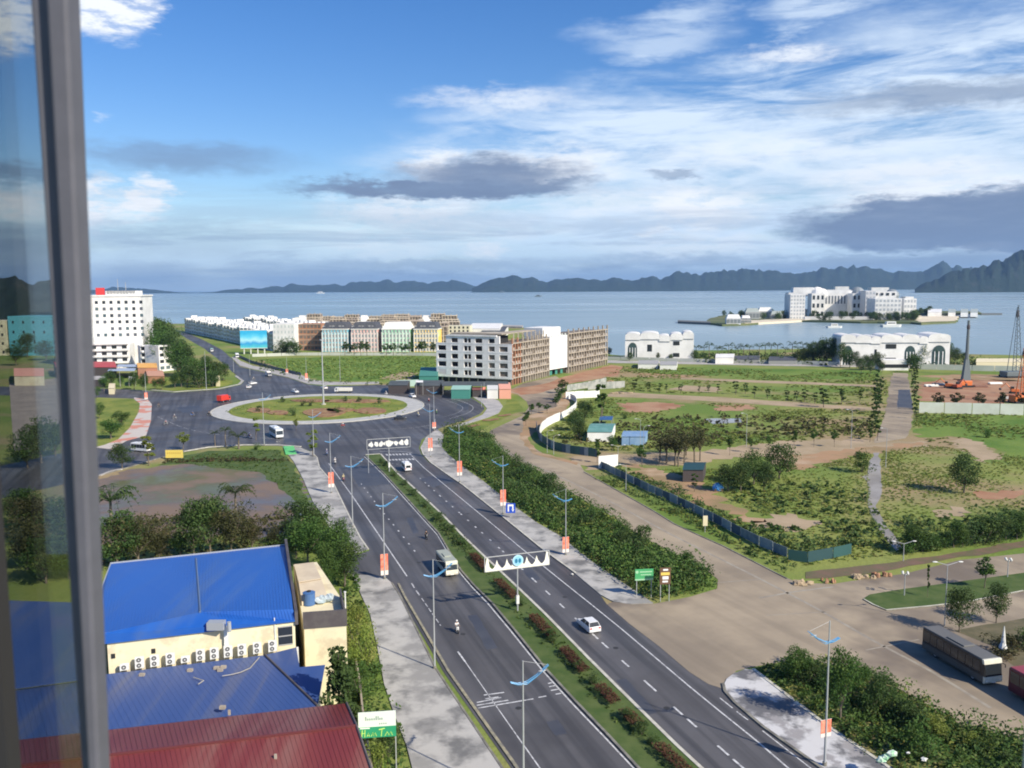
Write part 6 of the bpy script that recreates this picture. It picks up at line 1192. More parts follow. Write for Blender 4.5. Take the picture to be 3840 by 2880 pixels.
def bus(loc, rz, paintm, label, L_=7, Wd=2.1, H=2.7, roofm=None, lower=None, glassm=None, name='bus', nw=5, frontm=None):
    t = thing(name, loc, rz, label, 'bus'); h = L_/2
    b = MB(); b.side([(-h, .35), (h-.1, .35), (h, .6), (h-.02, 1.2), (h-.25, H-.15), (h-.45, H), (-h+.1, H), (-h, H-.15)], -Wd/2, Wd/2); b.build('body', paintm, t, .08)
    if roofm: b = MB(); b.box(-h+.15, h-.5, -Wd/2+.1, Wd/2-.1, H, H+.05); b.build('roof', roofm, t)
    if lower: b = MB(); b.box(-h+.02, h-.3, -Wd/2-.02, Wd/2+.02, .4, H*.38); b.build('lower_panel', lower, t)
    if frontm and H > 3: b = MB(); b.side([(h-.42, H-.5), (h-.14, H-.5), (h-.26, H+.06), (h-.6, H+.06)], -Wd/2-.02, Wd/2+.02); b.build('sunlit_front_band', frontm, t, .03)  # pale band added so the coach front looks sunlit
    if frontm: b = MB(); b.side([(h-.3, .36), (h-.08, .36), (h+.03, .6), (h+.01, 1.2), (h-.3, 1.25)], -Wd/2-.02, Wd/2+.02); b.build('front_panel', frontm, t, .05)
    g = glassm or CGL; zt = H*.46
    for s in (-1, 1):
        for i in range(nw): xa = -h+.25+(L_-1.0)*i/nw; b = MB(); b.box(xa+.05, xa+(L_-1.0)/nw-.05, s*Wd/2-.03, s*Wd/2+.03, zt, H-.35); b.build('window', g, t)
        b = MB(); b.box(h-.1, h+.05, s*(Wd/2-.3)-.16, s*(Wd/2-.3)+.16, .62, .82); b.build('headlight', LAMP, t, .02); b = MB(); b.box(-h-.03, -h+.02, s*(Wd/2-.2)-.1, s*(Wd/2-.2)+.1, .7, 1.0); b.build('tail_light', TAIL, t)
        b = MB(); b.tube([(h-.2, s*Wd/2, H-.5), (h+.15, s*(Wd/2+.2), H-.6), (h+.15, s*(Wd/2+.2), H-.95)], .05, .07, 5); b.build('mirror', BLACK, t)
    b = MB(); b.add([(h+.0, -Wd/2+.12, 1.28), (h+.0, Wd/2-.12, 1.28), (h-.24, Wd/2-.16, H-.28), (h-.24, -Wd/2+.16, H-.28), (h-.08, -Wd/2+.12, 1.28), (h-.08, Wd/2-.12, 1.28), (h-.3, Wd/2-.16, H-.28), (h-.3, -Wd/2+.16, H-.28)], [(0, 1, 2, 3), (7, 6, 5, 4), (0, 3, 7, 4), (1, 5, 6, 2), (3, 2, 6, 7), (0, 4, 5, 1)]); b.build('windscreen', CGL, t)
    b = MB(); b.box(-h-.03, -h+.02, -Wd/2+.3, Wd/2-.3, H*.5, H-.4); b.build('rear_window', g, t)
    b = MB(); b.box(-h*.3, h*.25, -Wd/2+.45, Wd/2-.45, H+.02, H+.22); b.build('roof_unit', roofm or paintm, t, .05); b = MB(); b.box(h-.05, h+.06, -.3, .3, .45, .58); b.build('number_plate', WPLAST, t)
    wheels(t, (-h+L_*.22, h-L_*.18), Wd/2-.16, .42 if H < 3 else .5, .26); return t
bus(G(963, 1243, 0)+Vector((0, 2.2, .035)), HDL, paint('cream_bus_paint', (.62, .62, .50)), 'cream minibus with pale green windscreen coming down the left carriageway', 7.0, 2.1, 2.7, roofm=mat('grey_green_bus_roof', (.32, .35, .30), .6), frontm=paint('cream_bus_front', (.74, .70, .55)))
bus(G(597, 943)+Vector((0, 0, .035)), hd(580, 925, 622, 950), paint('white_bus_paint', (.7, .73, .74)), 'white bus with dark teal windows rounding the near side of the roundabout', 9.5, 2.4, 3.1, glassm=mat('teal_glass', (.04, .12, .12), .15), lower=paint('white_bus_paint2', (.62, .66, .68)), nw=6)
CO = G(2078, 1445); CA = hd(2015, 1400, 2150, 1478)
bus(CO+Vector((0, .5, .06)), CA, paint('black_bus_paint', (.025, .025, .025)), 'long black coach with a pale front parked on the concrete apron', 10.8, 2.5, 3.2, roofm=mat('grey_coach_roof', (.13, .13, .125), .6), lower=mat('grey_stripe', (.08, .08, .075), .5), nw=8, frontm=paint('pale_coach_front', (.66, .64, .52)))
bus(CO+Vector((math.cos(CA), math.sin(CA), 0))*13.2+Vector((math.cos(CA+math.pi/2), math.sin(CA+math.pi/2), 0))*1.6+Vector((0, .5, .06)), CA, paint('maroon_bus_paint', (.13, .02, .03)), 'dark maroon coach partly cut off by the right edge', 12, 2.5, 3.2, roofm=mat('dark_red_roof', (.25, .05, .07), .6), nw=8)
bus(G(877, 1017)+Vector((0, 1, .035)), HDR, CWH, 'white minivan driving away at the top of the right carriageway', 5.0, 1.8, 2.1, name='van', nw=3)['category'] = 'van'
t = bus(G(306, 975)+Vector((0, 0, .04)), hd(285, 968, 330, 972), CWH, 'white minibus half hidden behind the small trees on the side road', 6.5, 2.1, 2.6, nw=5)
car(G(1273, 1365, 0)+Vector((0, 1.2, .035)), hd(1295, 1372, 1245, 1330), CWH, 'white hatchback car driving away on the right carriageway', L_=4.3)
car(G(864, 906)+Vector((0, 0, .035)), hd(840, 905, 890, 903), paint('black_car_paint', (.02, .02, .022)), 'black saloon car passing the right end of the roundabout island', hatch=False, L_=4.6)
for x, y, x2, y2, l in ((891, 858, 905, 862, 'white car crossing the ring road by the market sheds'), (538, 838, 550, 832, 'white car leaving the roundabout on the far left road'), (637, 848, 650, 850, 'small white car on the far side of the roundabout'), (546, 830, 560, 828, 'white car beside the far left kerb tip'), (700, 840, 690, 838, 'white car hidden behind the tall mast')):
    car(G(x, y)+Vector((0, 0, .035)), hd(x, y, x2, y2), CWH, l)
def truck(loc, rz, cabm, boxm, label, L_=7, Wd=2.3, H=3.0, tarp=False):
    t = thing('truck', loc, rz, label, 'truck'); h = L_/2
    b = MB(); b.side([(h-1.7, .5), (h-.05, .5), (h, 1.3), (h-.25, 2.3), (h-1.7, 2.4)], -Wd/2+.1, Wd/2-.1); c = b.build('cab', cabm, t, .06)
    b = MB(); b.add([(h+.01, -Wd/2+.2, 1.35), (h+.01, Wd/2-.2, 1.35), (h-.22, Wd/2-.25, 2.2), (h-.22, -Wd/2+.25, 2.2), (h-.1, -Wd/2+.2, 1.35), (h-.1, Wd/2-.2, 1.35), (h-.33, Wd/2-.25, 2.2), (h-.33, -Wd/2+.25, 2.2)], [(0, 1, 2, 3), (7, 6, 5, 4), (0, 3, 7, 4), (1, 5, 6, 2), (3, 2, 6, 7), (0, 4, 5, 1)]); b.build('windscreen', CGL, t)
    b = MB(); b.box(-h, h-1.85, -Wd/2, Wd/2, .8, H); b.build('cargo_box', boxm, t, .04); b = MB(); b.box(-h, h-.2, -.5, .5, .5, .8); b.build('chassis', BLACK, t)
    for s in (-1, 1): b = MB(); b.box(h-.12, h+.03, s*.75-.14, s*.75+.14, .65, .85); b.build('headlight', LAMP, t); b = MB(); b.box(h-1.3, h-.5, s*(Wd/2-.1)-.02, s*(Wd/2-.1)+.02, 1.35, 2.1); b.build('window', CGL, t)
    wheels(t, (-h+1.3, h-1.0), Wd/2-.2, .45, .25); return t
RTP = paint('red_truck_paint', (.62, .045, .03))
truck(G(484, 868)+Vector((0, 0, .035)), hd(470, 868, 500, 862), RTP, RTP, 'bright red truck entering the roundabout from the left', 6.5, 2.4, 3.1); truck(G(742, 848)+Vector((0, 0, .035)), hd(755, 848, 730, 848), CWH, mat('pale_truck_box', (.7, .68, .6), .6), 'pale flatbed truck crossing behind the roundabout island', 8, 2.3, 2.3); truck(G(580, 813)+Vector((0, 0, .035)), hd(570, 810, 590, 816), paint('grey_truck_paint', (.3, .3, .32)), mat('white_truck_box', (.8, .78, .74), .6), 'truck with a bright white box on the far left road', 6, 2.2, 2.8)
truck(G(402, 760)+Vector((20, 0, .035)), hd(440, 760, 460, 775), CWH, mat('teal_truck_box', (.1, .25, .25), .6), 'dark teal truck far up the left hand road', 7, 2.3, 2.8); t = bus(G(512, 772)+Vector((0, 0, .035)), hd(500, 765, 515, 785), CWH, 'distant white bus where the far road meets the green field', 9, 2.3, 2.9, nw=5)
# scooters and riders
def skin_mesh(name, V, E, Rr, m_, sub=1):
    me = bpy.data.meshes.new(name); me.from_pydata(V, E, []); o = bpy.data.objects.new(name, me); col.objects.link(o); md = o.modifiers.new('s', 'SKIN'); me.skin_vertices[0].data[0].use_root = True
    for i, r in enumerate(Rr): me.skin_vertices[0].data[i].radius = (r, r)
    s = o.modifiers.new('d', 'SUBSURF'); s.levels = sub; s.render_levels = sub
    dg = bpy.context.evaluated_depsgraph_get(); ev = o.evaluated_get(dg); nm_ = bpy.data.meshes.new_from_object(ev); bpy.data.objects.remove(o, do_unlink=True); bpy.data.meshes.remove(me)
    nm_.name = name; nm_.materials.clear(); nm_.materials.append(m_); nm_.polygons.foreach_set('use_smooth', [True]*len(nm_.polygons)); return nm_
def rider_meshes():
    V = [(-.22, 0, .84), (-.2, 0, 1.0), (-.13, 0, 1.2), (-.08, 0, 1.36), (-.05, 0, 1.45), (-.02, 0, 1.6), (0, 0, 1.68)]; E = [(i, i+1) for i in range(6)]; Rr = [.15, .14, .16, .10, .055, .095, .08]
    def add(p, par, r): V.append(p); Rr.append(r); E.append((par, len(V)-1)); return len(V)-1
    for s in (-1, 1):
        a = add((-.08, s*.19, 1.33), 3, .065); a = add((.06, s*.25, 1.1), a, .045); a = add((.32, s*.27, 1.06), a, .033); hnd = add((.40, s*.27, 1.05), a, .03)
        for k, (dy, ln) in enumerate(((-.03, .07), (-.01, .085), (.01, .08), (.03, .06))): f = add((.40+ln*.6, s*.27+dy, 1.06), hnd, .009); add((.40+ln*.75, s*.27+dy, 1.02), f, .008)
        add((.42, s*.27-s*.045, 1.03), hnd, .01)
        l = add((-.12, s*.11, .82), 0, .09); l = add((.24, s*.15, .74), l, .07); l = add((.2, s*.15, .4), l, .048); add((.36, s*.15, .3), l, .04)
    body = skin_mesh('body', V, E, Rr, mat('skin_tone', (.42, .27, .19), .7))
    up = [i for i in range(4)]; 
    VS = [V[0], V[1], V[2], V[3], (-.08, -.19, 1.33), (.06, -.25, 1.1), (-.08, .19, 1.33), (.06, .25, 1.1)]; shirt = skin_mesh('shirt', VS, [(0, 1), (1, 2), (2, 3), (3, 4), (4, 5), (3, 6), (6, 7)], [.165, .16, .18, .11, .085, .065, .085, .065], WPLAST)
    VT = [V[0], (-.12, -.11, .82), (.24, -.15, .74), (.2, -.15, .36), (-.12, .11, .82), (.24, .15, .74), (.2, .15, .36)]; tr_ = skin_mesh('trousers', VT, [(0, 1), (1, 2), (2, 3), (0, 4), (4, 5), (5, 6)], [.16, .105, .088, .062, .105, .088, .062], BLACK)
    b = MB(); b.blob((0, 0, 1.68), .15, .13, .135, 12, 8); h = b.build('helmet', WPLAST); hm_ = h.data; bpy.data.objects.remove(h); return body, shirt, tr_, hm_
RM_ = rider_meshes()
def scooter_proto():
    t = thing('scooter', (0, 0, 0), 0, 'x', 'scooter')
    b = MB(); b.side([(-.75, .55), (-.35, .38), (.25, .3), (.42, .35), (.5, .9), (.42, .95), (.28, .45), (-.05, .42), (-.12, .78), (-.8, .82)], -.17, .17); b.build('body', BLACK, t, .03); b = MB(); b.box(-.75, -.1, -.14, .14, .78, .86); b.build('seat', BLACK, t, .02)
    for x in (-.62, .62): b = MB(); b.wheel(x, 0, .28, .28, .1, 14); w = b.build('wheel', BLACK, t); b = MB(); b.wheel(x, 0, .28, .16, .12, 10); b.build('rim', CHR, w)
    b = MB(); b.tube([(.45, 0, .9), (.6, 0, .3)], .035, .035, 6); b.build('fork', CHR, t); b = MB(); b.tube([(.38, -.3, 1.04), (.46, 0, .98), (.38, .3, 1.04)], .02, .02, 6); b.build('handlebar', BLACK, t); b = MB(); b.blob((.52, 0, .88), .06, .09, .07, 8, 5); b.build('headlight', LAMP, t); return t
SP = scooter_proto(); first = [True]
def person_on(loc, rz, shirt, trousers, helmet, label):
    t = thing('person', loc, rz, label, 'person'); ms = []
    b_ = bpy.data.objects.new('body', RM_[0]); col.objects.link(b_); b_.parent = t
    for nm, me, mm in (('shirt', RM_[1], shirt), ('trousers', RM_[2], trousers), ('helmet', RM_[3], helmet)):
        me = me.copy(); me.materials[0] = mm; o = bpy.data.objects.new(nm, me); col.objects.link(o); o.parent = t
    return t
cl = {k: mat('cloth_'+k, v, .85) for k, v in dict(white=(.72, .72, .72), black=(.02, .02, .022), red=(.35, .05, .05), blue=(.06, .12, .3), grey=(.2, .2, .21), pink=(.6, .35, .38), yellow=(.6, .55, .3), green=(.1, .25, .12)).items()}
riders = [(987, 1366, HDL, 'white', 'white', 'grey', 'white', 'white scooter', 'riding toward the camera on the lower left carriageway'), (921, 1164, HDR+math.pi, 'black', 'black', 'black', 'black', 'black scooter', 'below the kink in the median kerb'),
          (724, 1002, HDL, 'white', 'white', 'black', 'white', 'white scooter', 'at the top of the left carriageway'), (706, 983, HDL, 'blue', 'blue', 'grey', 'white', 'blue scooter', 'just entering the left carriageway'), (742, 1039, HDL, 'red', 'yellow', 'black', 'yellow', 'red scooter', 'on the repaved square of the left carriageway'),
          (343, 879, 4.2, 'black', 'black', 'grey', 'black', 'black scooter', 'nearest the red and white left pavement'), (416, 898, .3, 'blue', 'black', 'black', 'blue', 'blue scooter', 'midway between the left pavement and the island'), (358, 917, 4.0, 'grey', 'pink', 'black', 'grey', 'grey scooter', 'on the lower left of the roundabout'), (377, 905, 4.0, 'grey', 'grey', 'black', 'white', 'silver scooter', 'just behind the pink shirted rider'),
          (452, 897, .2, 'black', 'grey', 'black', 'black', 'black scooter', 'by the left tip of the traffic island'), (539, 946, .2, 'blue', 'blue', 'black', 'white', 'blue scooter', 'left of the white and teal bus'), (834, 853, 3.1, 'white', 'white', 'grey', 'white', 'white scooter', 'behind the right half of the traffic island'), (926, 868, 2.0, 'red', 'pink', 'black', 'grey', 'red scooter', 'on the right arm of the ring road'),
          (903, 899, 2.2, 'white', 'yellow', 'grey', 'white', 'cream scooter', 'right of the black saloon car'), (740, 922, 3.3, 'red', 'white', 'red', 'pink', 'red scooter', 'on the near side below the island paving'), (943, 894, 1.8, 'green', 'green', 'black', 'white', 'green scooter', 'near the worn arc on the right arm'), (548, 820, .6, 'grey', 'white', 'black', 'grey', 'silver scooter', 'on the far left road behind the guard hut')]
for x, y, rz, bodyc, sh, tr_, he, desc, where in riders:
    loc = G(x, y)+Vector((0, 0, .035)); o = SP if first[0] else copy_tree(SP); first[0] = False
    o.location = loc; o.rotation_euler = (0, 0, rz); o['label'] = '%s %s' % (desc, where)
    for c in o.children:
        if c.name.startswith('body'): c.data = c.data.copy(); c.data.materials[0] = cl[bodyc]
    person_on(loc, rz, cl[sh], cl[tr_], cl[he], 'rider in %s on the %s %s' % (sh, desc, where))
# ------------------------------------------------------------------ street lamps
BLUEARC = mat('blue_lamp_arm', (.10, .33, .60), .4); POLE = mat('lamp_pole', (.40, .42, .43), .45, metal=.2); BAN = mat('orange_banner', (.72, .14, .08), .7, (.80, .30, .20), 1.2, 2); 
def street_lamp(x, y, ytop, label, side=1, banner=None, arc=True, rz=None, group='tall street lamps along the main road', H=None, bh=None):
    p = G(x, y); H = H or max(6, topz(p, x, ytop)); t = thing('street_lamp', p, HDR-math.pi/2 if rz is None else rz, label, 'street lamp', group)
    b = MB(); b.tube([(0, 0, 0), (0, 0, H)], .13, .06, 8); b.build('pole', POLE, t); b = MB(); b.cyl((0, 0), .22, 0, .5, 8); b.build('base', KERBD, t)
    if arc:
        s = side; b = MB(); A = [(-1.2*s, 0, H-1.9), (-.5*s, 0, H-2.15), (.4*s, 0, H-2.1), (1.4*s, 0, H-1.6), (2.5*s, 0, H-.75)]
        for dy in (-.13, .13): b.tube([(q[0], dy, q[2]) for q in A], .05, .035, 5); 
        b.tube([(q[0], 0, q[2]-.22*(1-abs(k-2)/2)) for k, q in enumerate(A)], .05, .03, 5)
        for q in A[1:-1]: b.tube([(q[0], -.13, q[2]), (q[0], .13, q[2])], .03, .03, 4)
        b.build('arm', BLUEARC, t); b = MB(); b.tube([(0, 0, H-.05), (2.4*s, 0, H-.75)], .015, .015, 4); b.build('stay_cable', POLE, t)
        b = MB(); b.blob((1.9*s, 0, H-1.25), .42, .16, .08, 8, 5); b.build('lamp_head', POLE, t)
    if banner:
        zb = zat(p, x, banner[1]); zt = zat(p, x, banner[0])
        for s in (-1, 1):
            b = MB(); b.box(min(s*.12, s*.62), max(s*.12, s*.62), -.02, .02, zb+(zt-zb)*.22, zt); q = b.build('banner', BAN, t); b = MB(); b.box(min(s*.12, s*.62), max(s*.12, s*.62), -.021, .021, zb, zb+(zt-zb)*.22); b.build('banner_foot', mat('pale_banner', (.75, .66, .6), .7), q)
            b = MB(); b.tube([(0, 0, zt+.03), (s*.68, 0, zt+.03)], .02, .02, 4); b.build('bracket', POLE, t)
    return t
for a in ((939, 1446, 1208, 'lamp post without banner between the scooter and the left pavement', 1, None), (1131, 1741, 1427, 'lamp post at the bottom edge with its blue arm over the rumble lines', 1, None), (831, 1252, 1065, 'lamp post with orange banner at the corner of the side street', 1, (1197, 1242)), (762, 1140, 985, 'lamp post without banner beside the upper left pavement', 1, None), (716, 1066, 935, 'lamp post with red banner on the upper left pavement', 1, (1020, 1052)),
          (1781, 1656, 1341, 'lamp post with orange banner on the stained lower right pavement', -1, (1555, 1591)), (1222, 1200, 1056, 'lamp post with red banner beside the shrub belt', -1, (1160, 1200-7)), (1087, 1112, 984, 'lamp post with red banner beside the blue square sign', -1, (1058, 1092)), (993, 1043, 916, 'lamp post with orange banner near the white minivan', -1, (996, 1027)), (930, 988, 872, 'lamp post with faded banner on the tip of the right pavement', -1, (946, 974)),
          (938, 930, 835, 'lamp post with pale banner at the right end of the ring', -1, (912, 925)), (678, 987, 885, 'lamp post at the tip of the upper left pavement', 1, None), (571, 963, 848, 'lamp post left of the white and teal bus', 1, None)):
    street_lamp(*a[:4], side=a[4], banner=a[5])
FG = 'distant lamp posts around the roundabout'
for x, y, yt, bn, l in ((620, 808, 770, (797, 806), 'thin lamp post with yellow banner by the green field'), (662, 822, 770, (806, 820), 'lamp post with red and white banner by the green field'), (735, 826, 768, None, 'plain thin lamp post before the green field'), (446, 844, 758, None, 'lamp post on the kerb of the far left corner'), (260, 836, 800, None, 'white flag pole by the shops'), (316, 866, 806, (848, 862), 'lamp post with orange banner at the head of the red paving'), (1046, 858, 826, (836, 853), 'lamp post with orange banner at the salmon hut'), (540, 812, 765, None, 'thin lamp post on the far left road'), (505, 805, 770, None, 'lamp post near the guard hut'), (1040, 880, 830, None, 'thin lamp post on the ring pavement')):
    street_lamp(x, y, yt, l, arc=False, banner=bn, group=FG)
m_ = thing('lighting_mast', G(699, 875), 0, 'very tall lighting mast standing on the roundabout lawn', 'mast'); Hm = topz(G(699, 875), 697, 733); b = MB(); b.tube([(0, 0, 0), (0, 0, Hm)], .38, .15, 10); b.build('pole', POLE, m_); b = MB(); b.cyl((0, 0), .9, Hm-.5, Hm, 12); b.build('head_ring', POLE, m_); b = MB(); b.cyl((0, 0), 1.0, 0, .6, 12); b.build('base', KERB, m_)
def small_lamp(x, y, ytop, label, kind='single', dirx=-1):
    p = G(x, y); H = max(3, topz(p, x, ytop)); t = thing('field_lamp', p, 0, label, 'lamp post', 'lamp posts over the wasteland'); b = MB(); b.tube([(0, 0, 0), (0, 0, H-.3)], .09, .05, 6); b.build('pole', POLE, t)
    if kind == 'single': b = MB(); b.tube([(0, 0, H-.4), (dirx*.5, 0, H), (dirx*1.3, 0, H+.1)], .05, .04, 5); b.build('arm', POLE, t); b = MB(); b.blob((dirx*1.5, 0, H+.08), .4, .2, .09, 8, 5); b.build('lamp_head', WPLAST, t)
    elif kind == 'twin':
        for s in (-1, 1): b = MB(); b.tube([(0, 0, H-.4), (s*1.6, 0, H+.1)], .05, .04, 5); b.build('arm', POLE, t); b = MB(); b.blob((s*1.8, 0, H+.1), .4, .2, .09, 8, 5); b.build('lamp_head', WPLAST, t)
    else:
        for k in range(4): a = k*math.pi/2+.4; b = MB(); b.tube([(0, 0, H-.8), (.45*math.cos(a), .45*math.sin(a), H-.6)], .03, .03, 4); b.build('arm', POLE, t); b = MB(); b.blob((.5*math.cos(a), .5*math.sin(a), H-.4), .2, .2, .2, 8, 6); b.build('globe', WPLAST, t)
    return t
for a in ((1383, 965, 905, 'curved lamp beside the blue tarpaulin shelter', 'single', -1), (1612, 965, 893, 'curved lamp above the middle of the sandy track', 'single', -1), (1335, 984, 963, 'low twin lamp inside the hoarding bend', 'twin', -1), (1838, 968, 885, 'lamp left of the end of the sandy track', 'single', -1), (1913, 1010, 925, 'lamp at the top of the wet footpath', 'single', -1), (1951, 1212, 1170, 'lamp with a flat panel head by the right hand road', 'twin', -1), (1352, 1062, 1004, 'lamp standing at the blue hoarding', 'single', -1),
          (1182, 978, 930, 'lamp inside the bend of the concrete road, left of two', 'single', 1), (1196, 982, 940, 'lamp inside the bend of the concrete road, right of two', 'single', 1), (1953, 1288, 1232, 'cluster globe lamp at the left end of the grass verge', 'globe', 1), (2176, 1248, 1203, 'cluster globe lamp at the right end of the grass verge', 'globe', 1), (2040, 1352, 1215, 'tall twin armed lamp beside the grass verge', 'twin', 1), (1390, 975, 920, 'lamp post right of the curved lamp at the blue shelter', 'single', 1)):
    small_lamp(*a)
# ------------------------------------------------------------------ decorated road arches
AG = 'decorated sign arches over the right carriageway'
def arch_sign(x, y, yt, yb, w, label, style):
    p = G(x, y)+Vector((0, 0, .2)); zt, zb = zat(p, x, yt), zat(p, x, yb); ang = HDR-math.pi/2; t = thing('sign_arch', p, ang, label, 'sign arch', AG); hh_ = zt-zb
    b = MB(); b.tube([(0, 0, 0), (0, 0, zt)], .13, .11, 8); b.build('pole', POLE, t); b = MB(); b.box(-.22, .22, -.2, .2, 1.1, 2.4); b.build('control_box', WPLAST, t, .02)
    b = MB(); b.box(-w/2, w/2, -.06, .06, zt-.08, zt+.02); b.box(-w/2, w/2, -.06, .06, zb, zb+.08); b.box(-w/2, -w/2+.1, -.06, .06, zb, zt); b.box(w/2-.1, w/2, -.06, .06, zb, zt); b.build('frame', mat('dull_frame', (.42, .43, .42), .6), t)
    r = random.Random(3 if style else 9); SW = mat('sign_white', (.80, .79, .68), .6) if style else WPLAST
    if style:
        pts = [(-w/2+.1, zb+.1)]; X_ = np.linspace(w/2-.1, -w/2+.1, 46)
        hs = [hh_*(.28+.16*math.sin(i*.9)+(.28 if i % 7 in (2,) else 0)+(.5 if i in (1, 2, 43, 44) else 0)+(.25 if 18 < i < 27 else 0)) for i in range(46)]
        pts = [(-w/2+.1, zb+.1), (w/2-.1, zb+.1)]+[(X_[i], zb+min(hs[i]+.12, hh_*.92)) for i in range(46)]
        b = MB(); b.side(pts, -.12, -.07); b.build('skyline_cutout', SW, t)
    else:
        for k in range(8):
            cx = -w/2+1.1+k*(w-2.2)/7; b = MB(); zc = (zt+zb)/2-.05; nn = 9; rr = .66+.12*r.random()
            b.side([(cx+rr*q*math.cos(i*6.2832/nn), zc+rr*1.1*q*math.sin(i*6.2832/nn)) for i in range(nn) for q in [r.uniform(.62, 1.15)]], -.12, -.07)
            b.build('emblem', SW, t)
        b = MB(); b.tube([(-w/2+.3, 0, 0), (-w/2+.3, 0, zb)], .08, .08, 6); b.build('post', POLE, t)
    b = MB(); zc = (zt+zb)/2+(.2 if style else 0); R0 = .85; b.tube([(0, -.32, zc), (0, -.26, zc)], R0, R0, 24); s = b.build('round_sign', mat('pale_blue_disc', (.42, .66, .80), .4) if style else WPLAST, t)
    if style:
        b = MB(); b.tube([(0, -.335, zc), (0, -.32, zc)], R0*.78, R0*.78, 24); b.build('inner_disc', mat('sky_blue_disc', (.25, .55, .75), .4), s)
        b = MB(); b.blob((-.27, -.35, zc-.02), .22, .02, .36, 10, 6); b.blob((.27, -.35, zc-.02), .22, .02, .36, 10, 6); b.build('figure', mat('deep_teal_figure', (.02, .17, .28), .5), s)
arch_sign(1118, 1322, 1199, 1231, 10.2, 'wide arch sign with a cream skyline cutout and pale blue round emblem', True); arch_sign(841, 1020, 948, 970, 11.5, 'wide arch sign with separate white emblems at the head of the median', False)
# ------------------------------------------------------------------ signs
def board(name, x, y, ytop, ybot, w, mats_, label, rz=0, posts=(-.8, .8), cat='sign', draw=None, thick=.08):
    p = G(x, y); zt, zb = zat(p, x, ytop), zat(p, x, ybot); t = thing(name, p, rz, label, cat)
    for s in posts: b = MB(); b.box(s*w/2-.05, s*w/2+.05, .05, .13, 0, zt-.05); b.build('post', POLE, t)
    b = MB(); b.box(-w/2, w/2, -thick/2, thick/2, zb, zt); bd = b.build('board', mats_, t)
    if draw: draw(bd, w, zb, zt)
    return t
WPT = mat('sign_lettering_white', (.85, .86, .85), .5); GRB = mat('green_board', (.07, .36, .14), .5); 
def d_uturn(bd, w, z0, z1):
    b = MB(); c = (z0+z1)/2; h = z1-z0; y = -.05
    for (x0, x1, a, e) in ((-.5, -.28, -.35, .2), (.28, .5, -.15, .2), (-.5, .5, .2, .38)): b.box(x0*w*.6, x1*w*.6, y-.01, y, c+a*h, c+e*h)
    b.add([(.12*w*.9, y-.01, c-.12*h), (.42*w*.9, y-.01, c-.12*h), (.27*w*.9, y-.01, c-.38*h)], [(0, 2, 1)]); b.build('arrow', WPT, bd)
board('traffic_sign', 1103, 1120, 1087, 1108, 2.0, mat('blue_sign', (.02, .08, .50), .4), 'blue square traffic sign with a white turn arrow beside the right pavement', draw=d_uturn, posts=(0,))
def d_green(bd, w, z0, z1):
    b = MB(); h = z1-z0; b.tube([(-w*.4, -.055, z1-h*.25), (-w*.4, -.045, z1-h*.25)], h*.14, h*.14, 10); b.box(-w*.25, w*.42, -.055, -.045, z1-h*.3, z1-h*.2); b.box(-w*.2, w*.38, -.055, -.045, z1-h*.55, z1-h*.47); b.build('lettering', mat('pale_green_letters', (.35, .6, .38), .5), bd)
    b = MB(); b.box(-w/2, w/2, -.06, -.045, z0, z0+h*.13); b.build('foot_strip', mat('pale_green_letters', ()), bd)
board('notice_board', 1391, 1292, 1229, 1253, 2.9, GRB, 'green notice board with pale edge in the shrubs before the crossing', rz=.12, draw=d_green)
def d_or(bd, w, z0, z1):
    b = MB(); h = z1-z0; b.box(-w*.4, w*.4, -.055, -.045, z0+h*.55, z0+h*.72); b.build('lettering', mat('gold_letters', (.75, .55, .12), .5), bd); b = MB(); b.box(-w*.25, w*.3, -.055, -.045, z0+h*.3, z0+h*.48); b.box(-w*.25, w*.25, -.055, -.045, z0+h*.12, z0+h*.22); b.box(-w*.2, w*.25, -.055, -.045, z0+h*.82, z0+h*.92); b.build('lettering', WPT, bd)
board('notice_board', 1436, 1300, 1226, 1262, 1.7, mat('brown_board', (.13, .07, .04), .7), 'narrow dark board with gold and white bands right of the green board', rz=.1, draw=d_or)
def d_fg(bd, w, z0, z1):
    h = z1-z0; b = MB(); b.box(-w/2, w/2, -.06, -.042, z0, z0+h*.42); g_ = b.build('lower_panel', mat('deep_green_panel', (.02, .28, .14), .5), bd)
    b = MB(); r = random.Random(5); x = -w*.32
    for k in range(9): q = .16+.1*r.random(); b.box(x, x+q*.6, -.055, -.045, z1-h*(.24 if k not in (0, 5, 6) else .17), z1-h*.32); x += q*.85
    for k in range(4): b.box(w*.05+k*.2, w*.05+k*.2+.12, -.055, -.045, z1-h*.5, z1-h*.44)
    b.build('lettering', mat('grey_letters', (.30, .38, .34), .6), bd)
    b = MB()
    def st(pts, r_): b.tube([(x*w, -.065, z0+h*z) for x, z in pts], r_, r_*.8, 5)
    st([(-.42, .05), (-.40, .33), (-.42, .18), (-.33, .2), (-.33, .33), (-.34, .04)], .045); st([(-.28, .06), (-.24, .2), (-.2, .06), (-.27, .12)], .04); st([(-.16, .06), (-.12, .22), (-.1, .05), (-.06, .2), (-.03, .06)], .04); st([(.04, .3), (.2, .34), (.12, .32), (.1, .04)], .05); st([(.2, .05), (.26, .2), (.31, .06), (.36, .2), (.4, .05)], .04)
    b.build('script_lettering', mat('lime_letters', (.55, .78, .18), .5), bd); b = MB(); b.box(-w*.46, -w*.2, -.062, -.06, z0+h*.36, z0+h*.40); b.build('lettering', WPT, bd)
board('shop_sign', 818, 1690, 1537, 1592, 3.6, mat('pale_sign_face', (.68, .76, .70), .5), 'white and green shop sign with lime script lettering at the bottom left', rz=.12, draw=d_fg, posts=(-.97, .97))
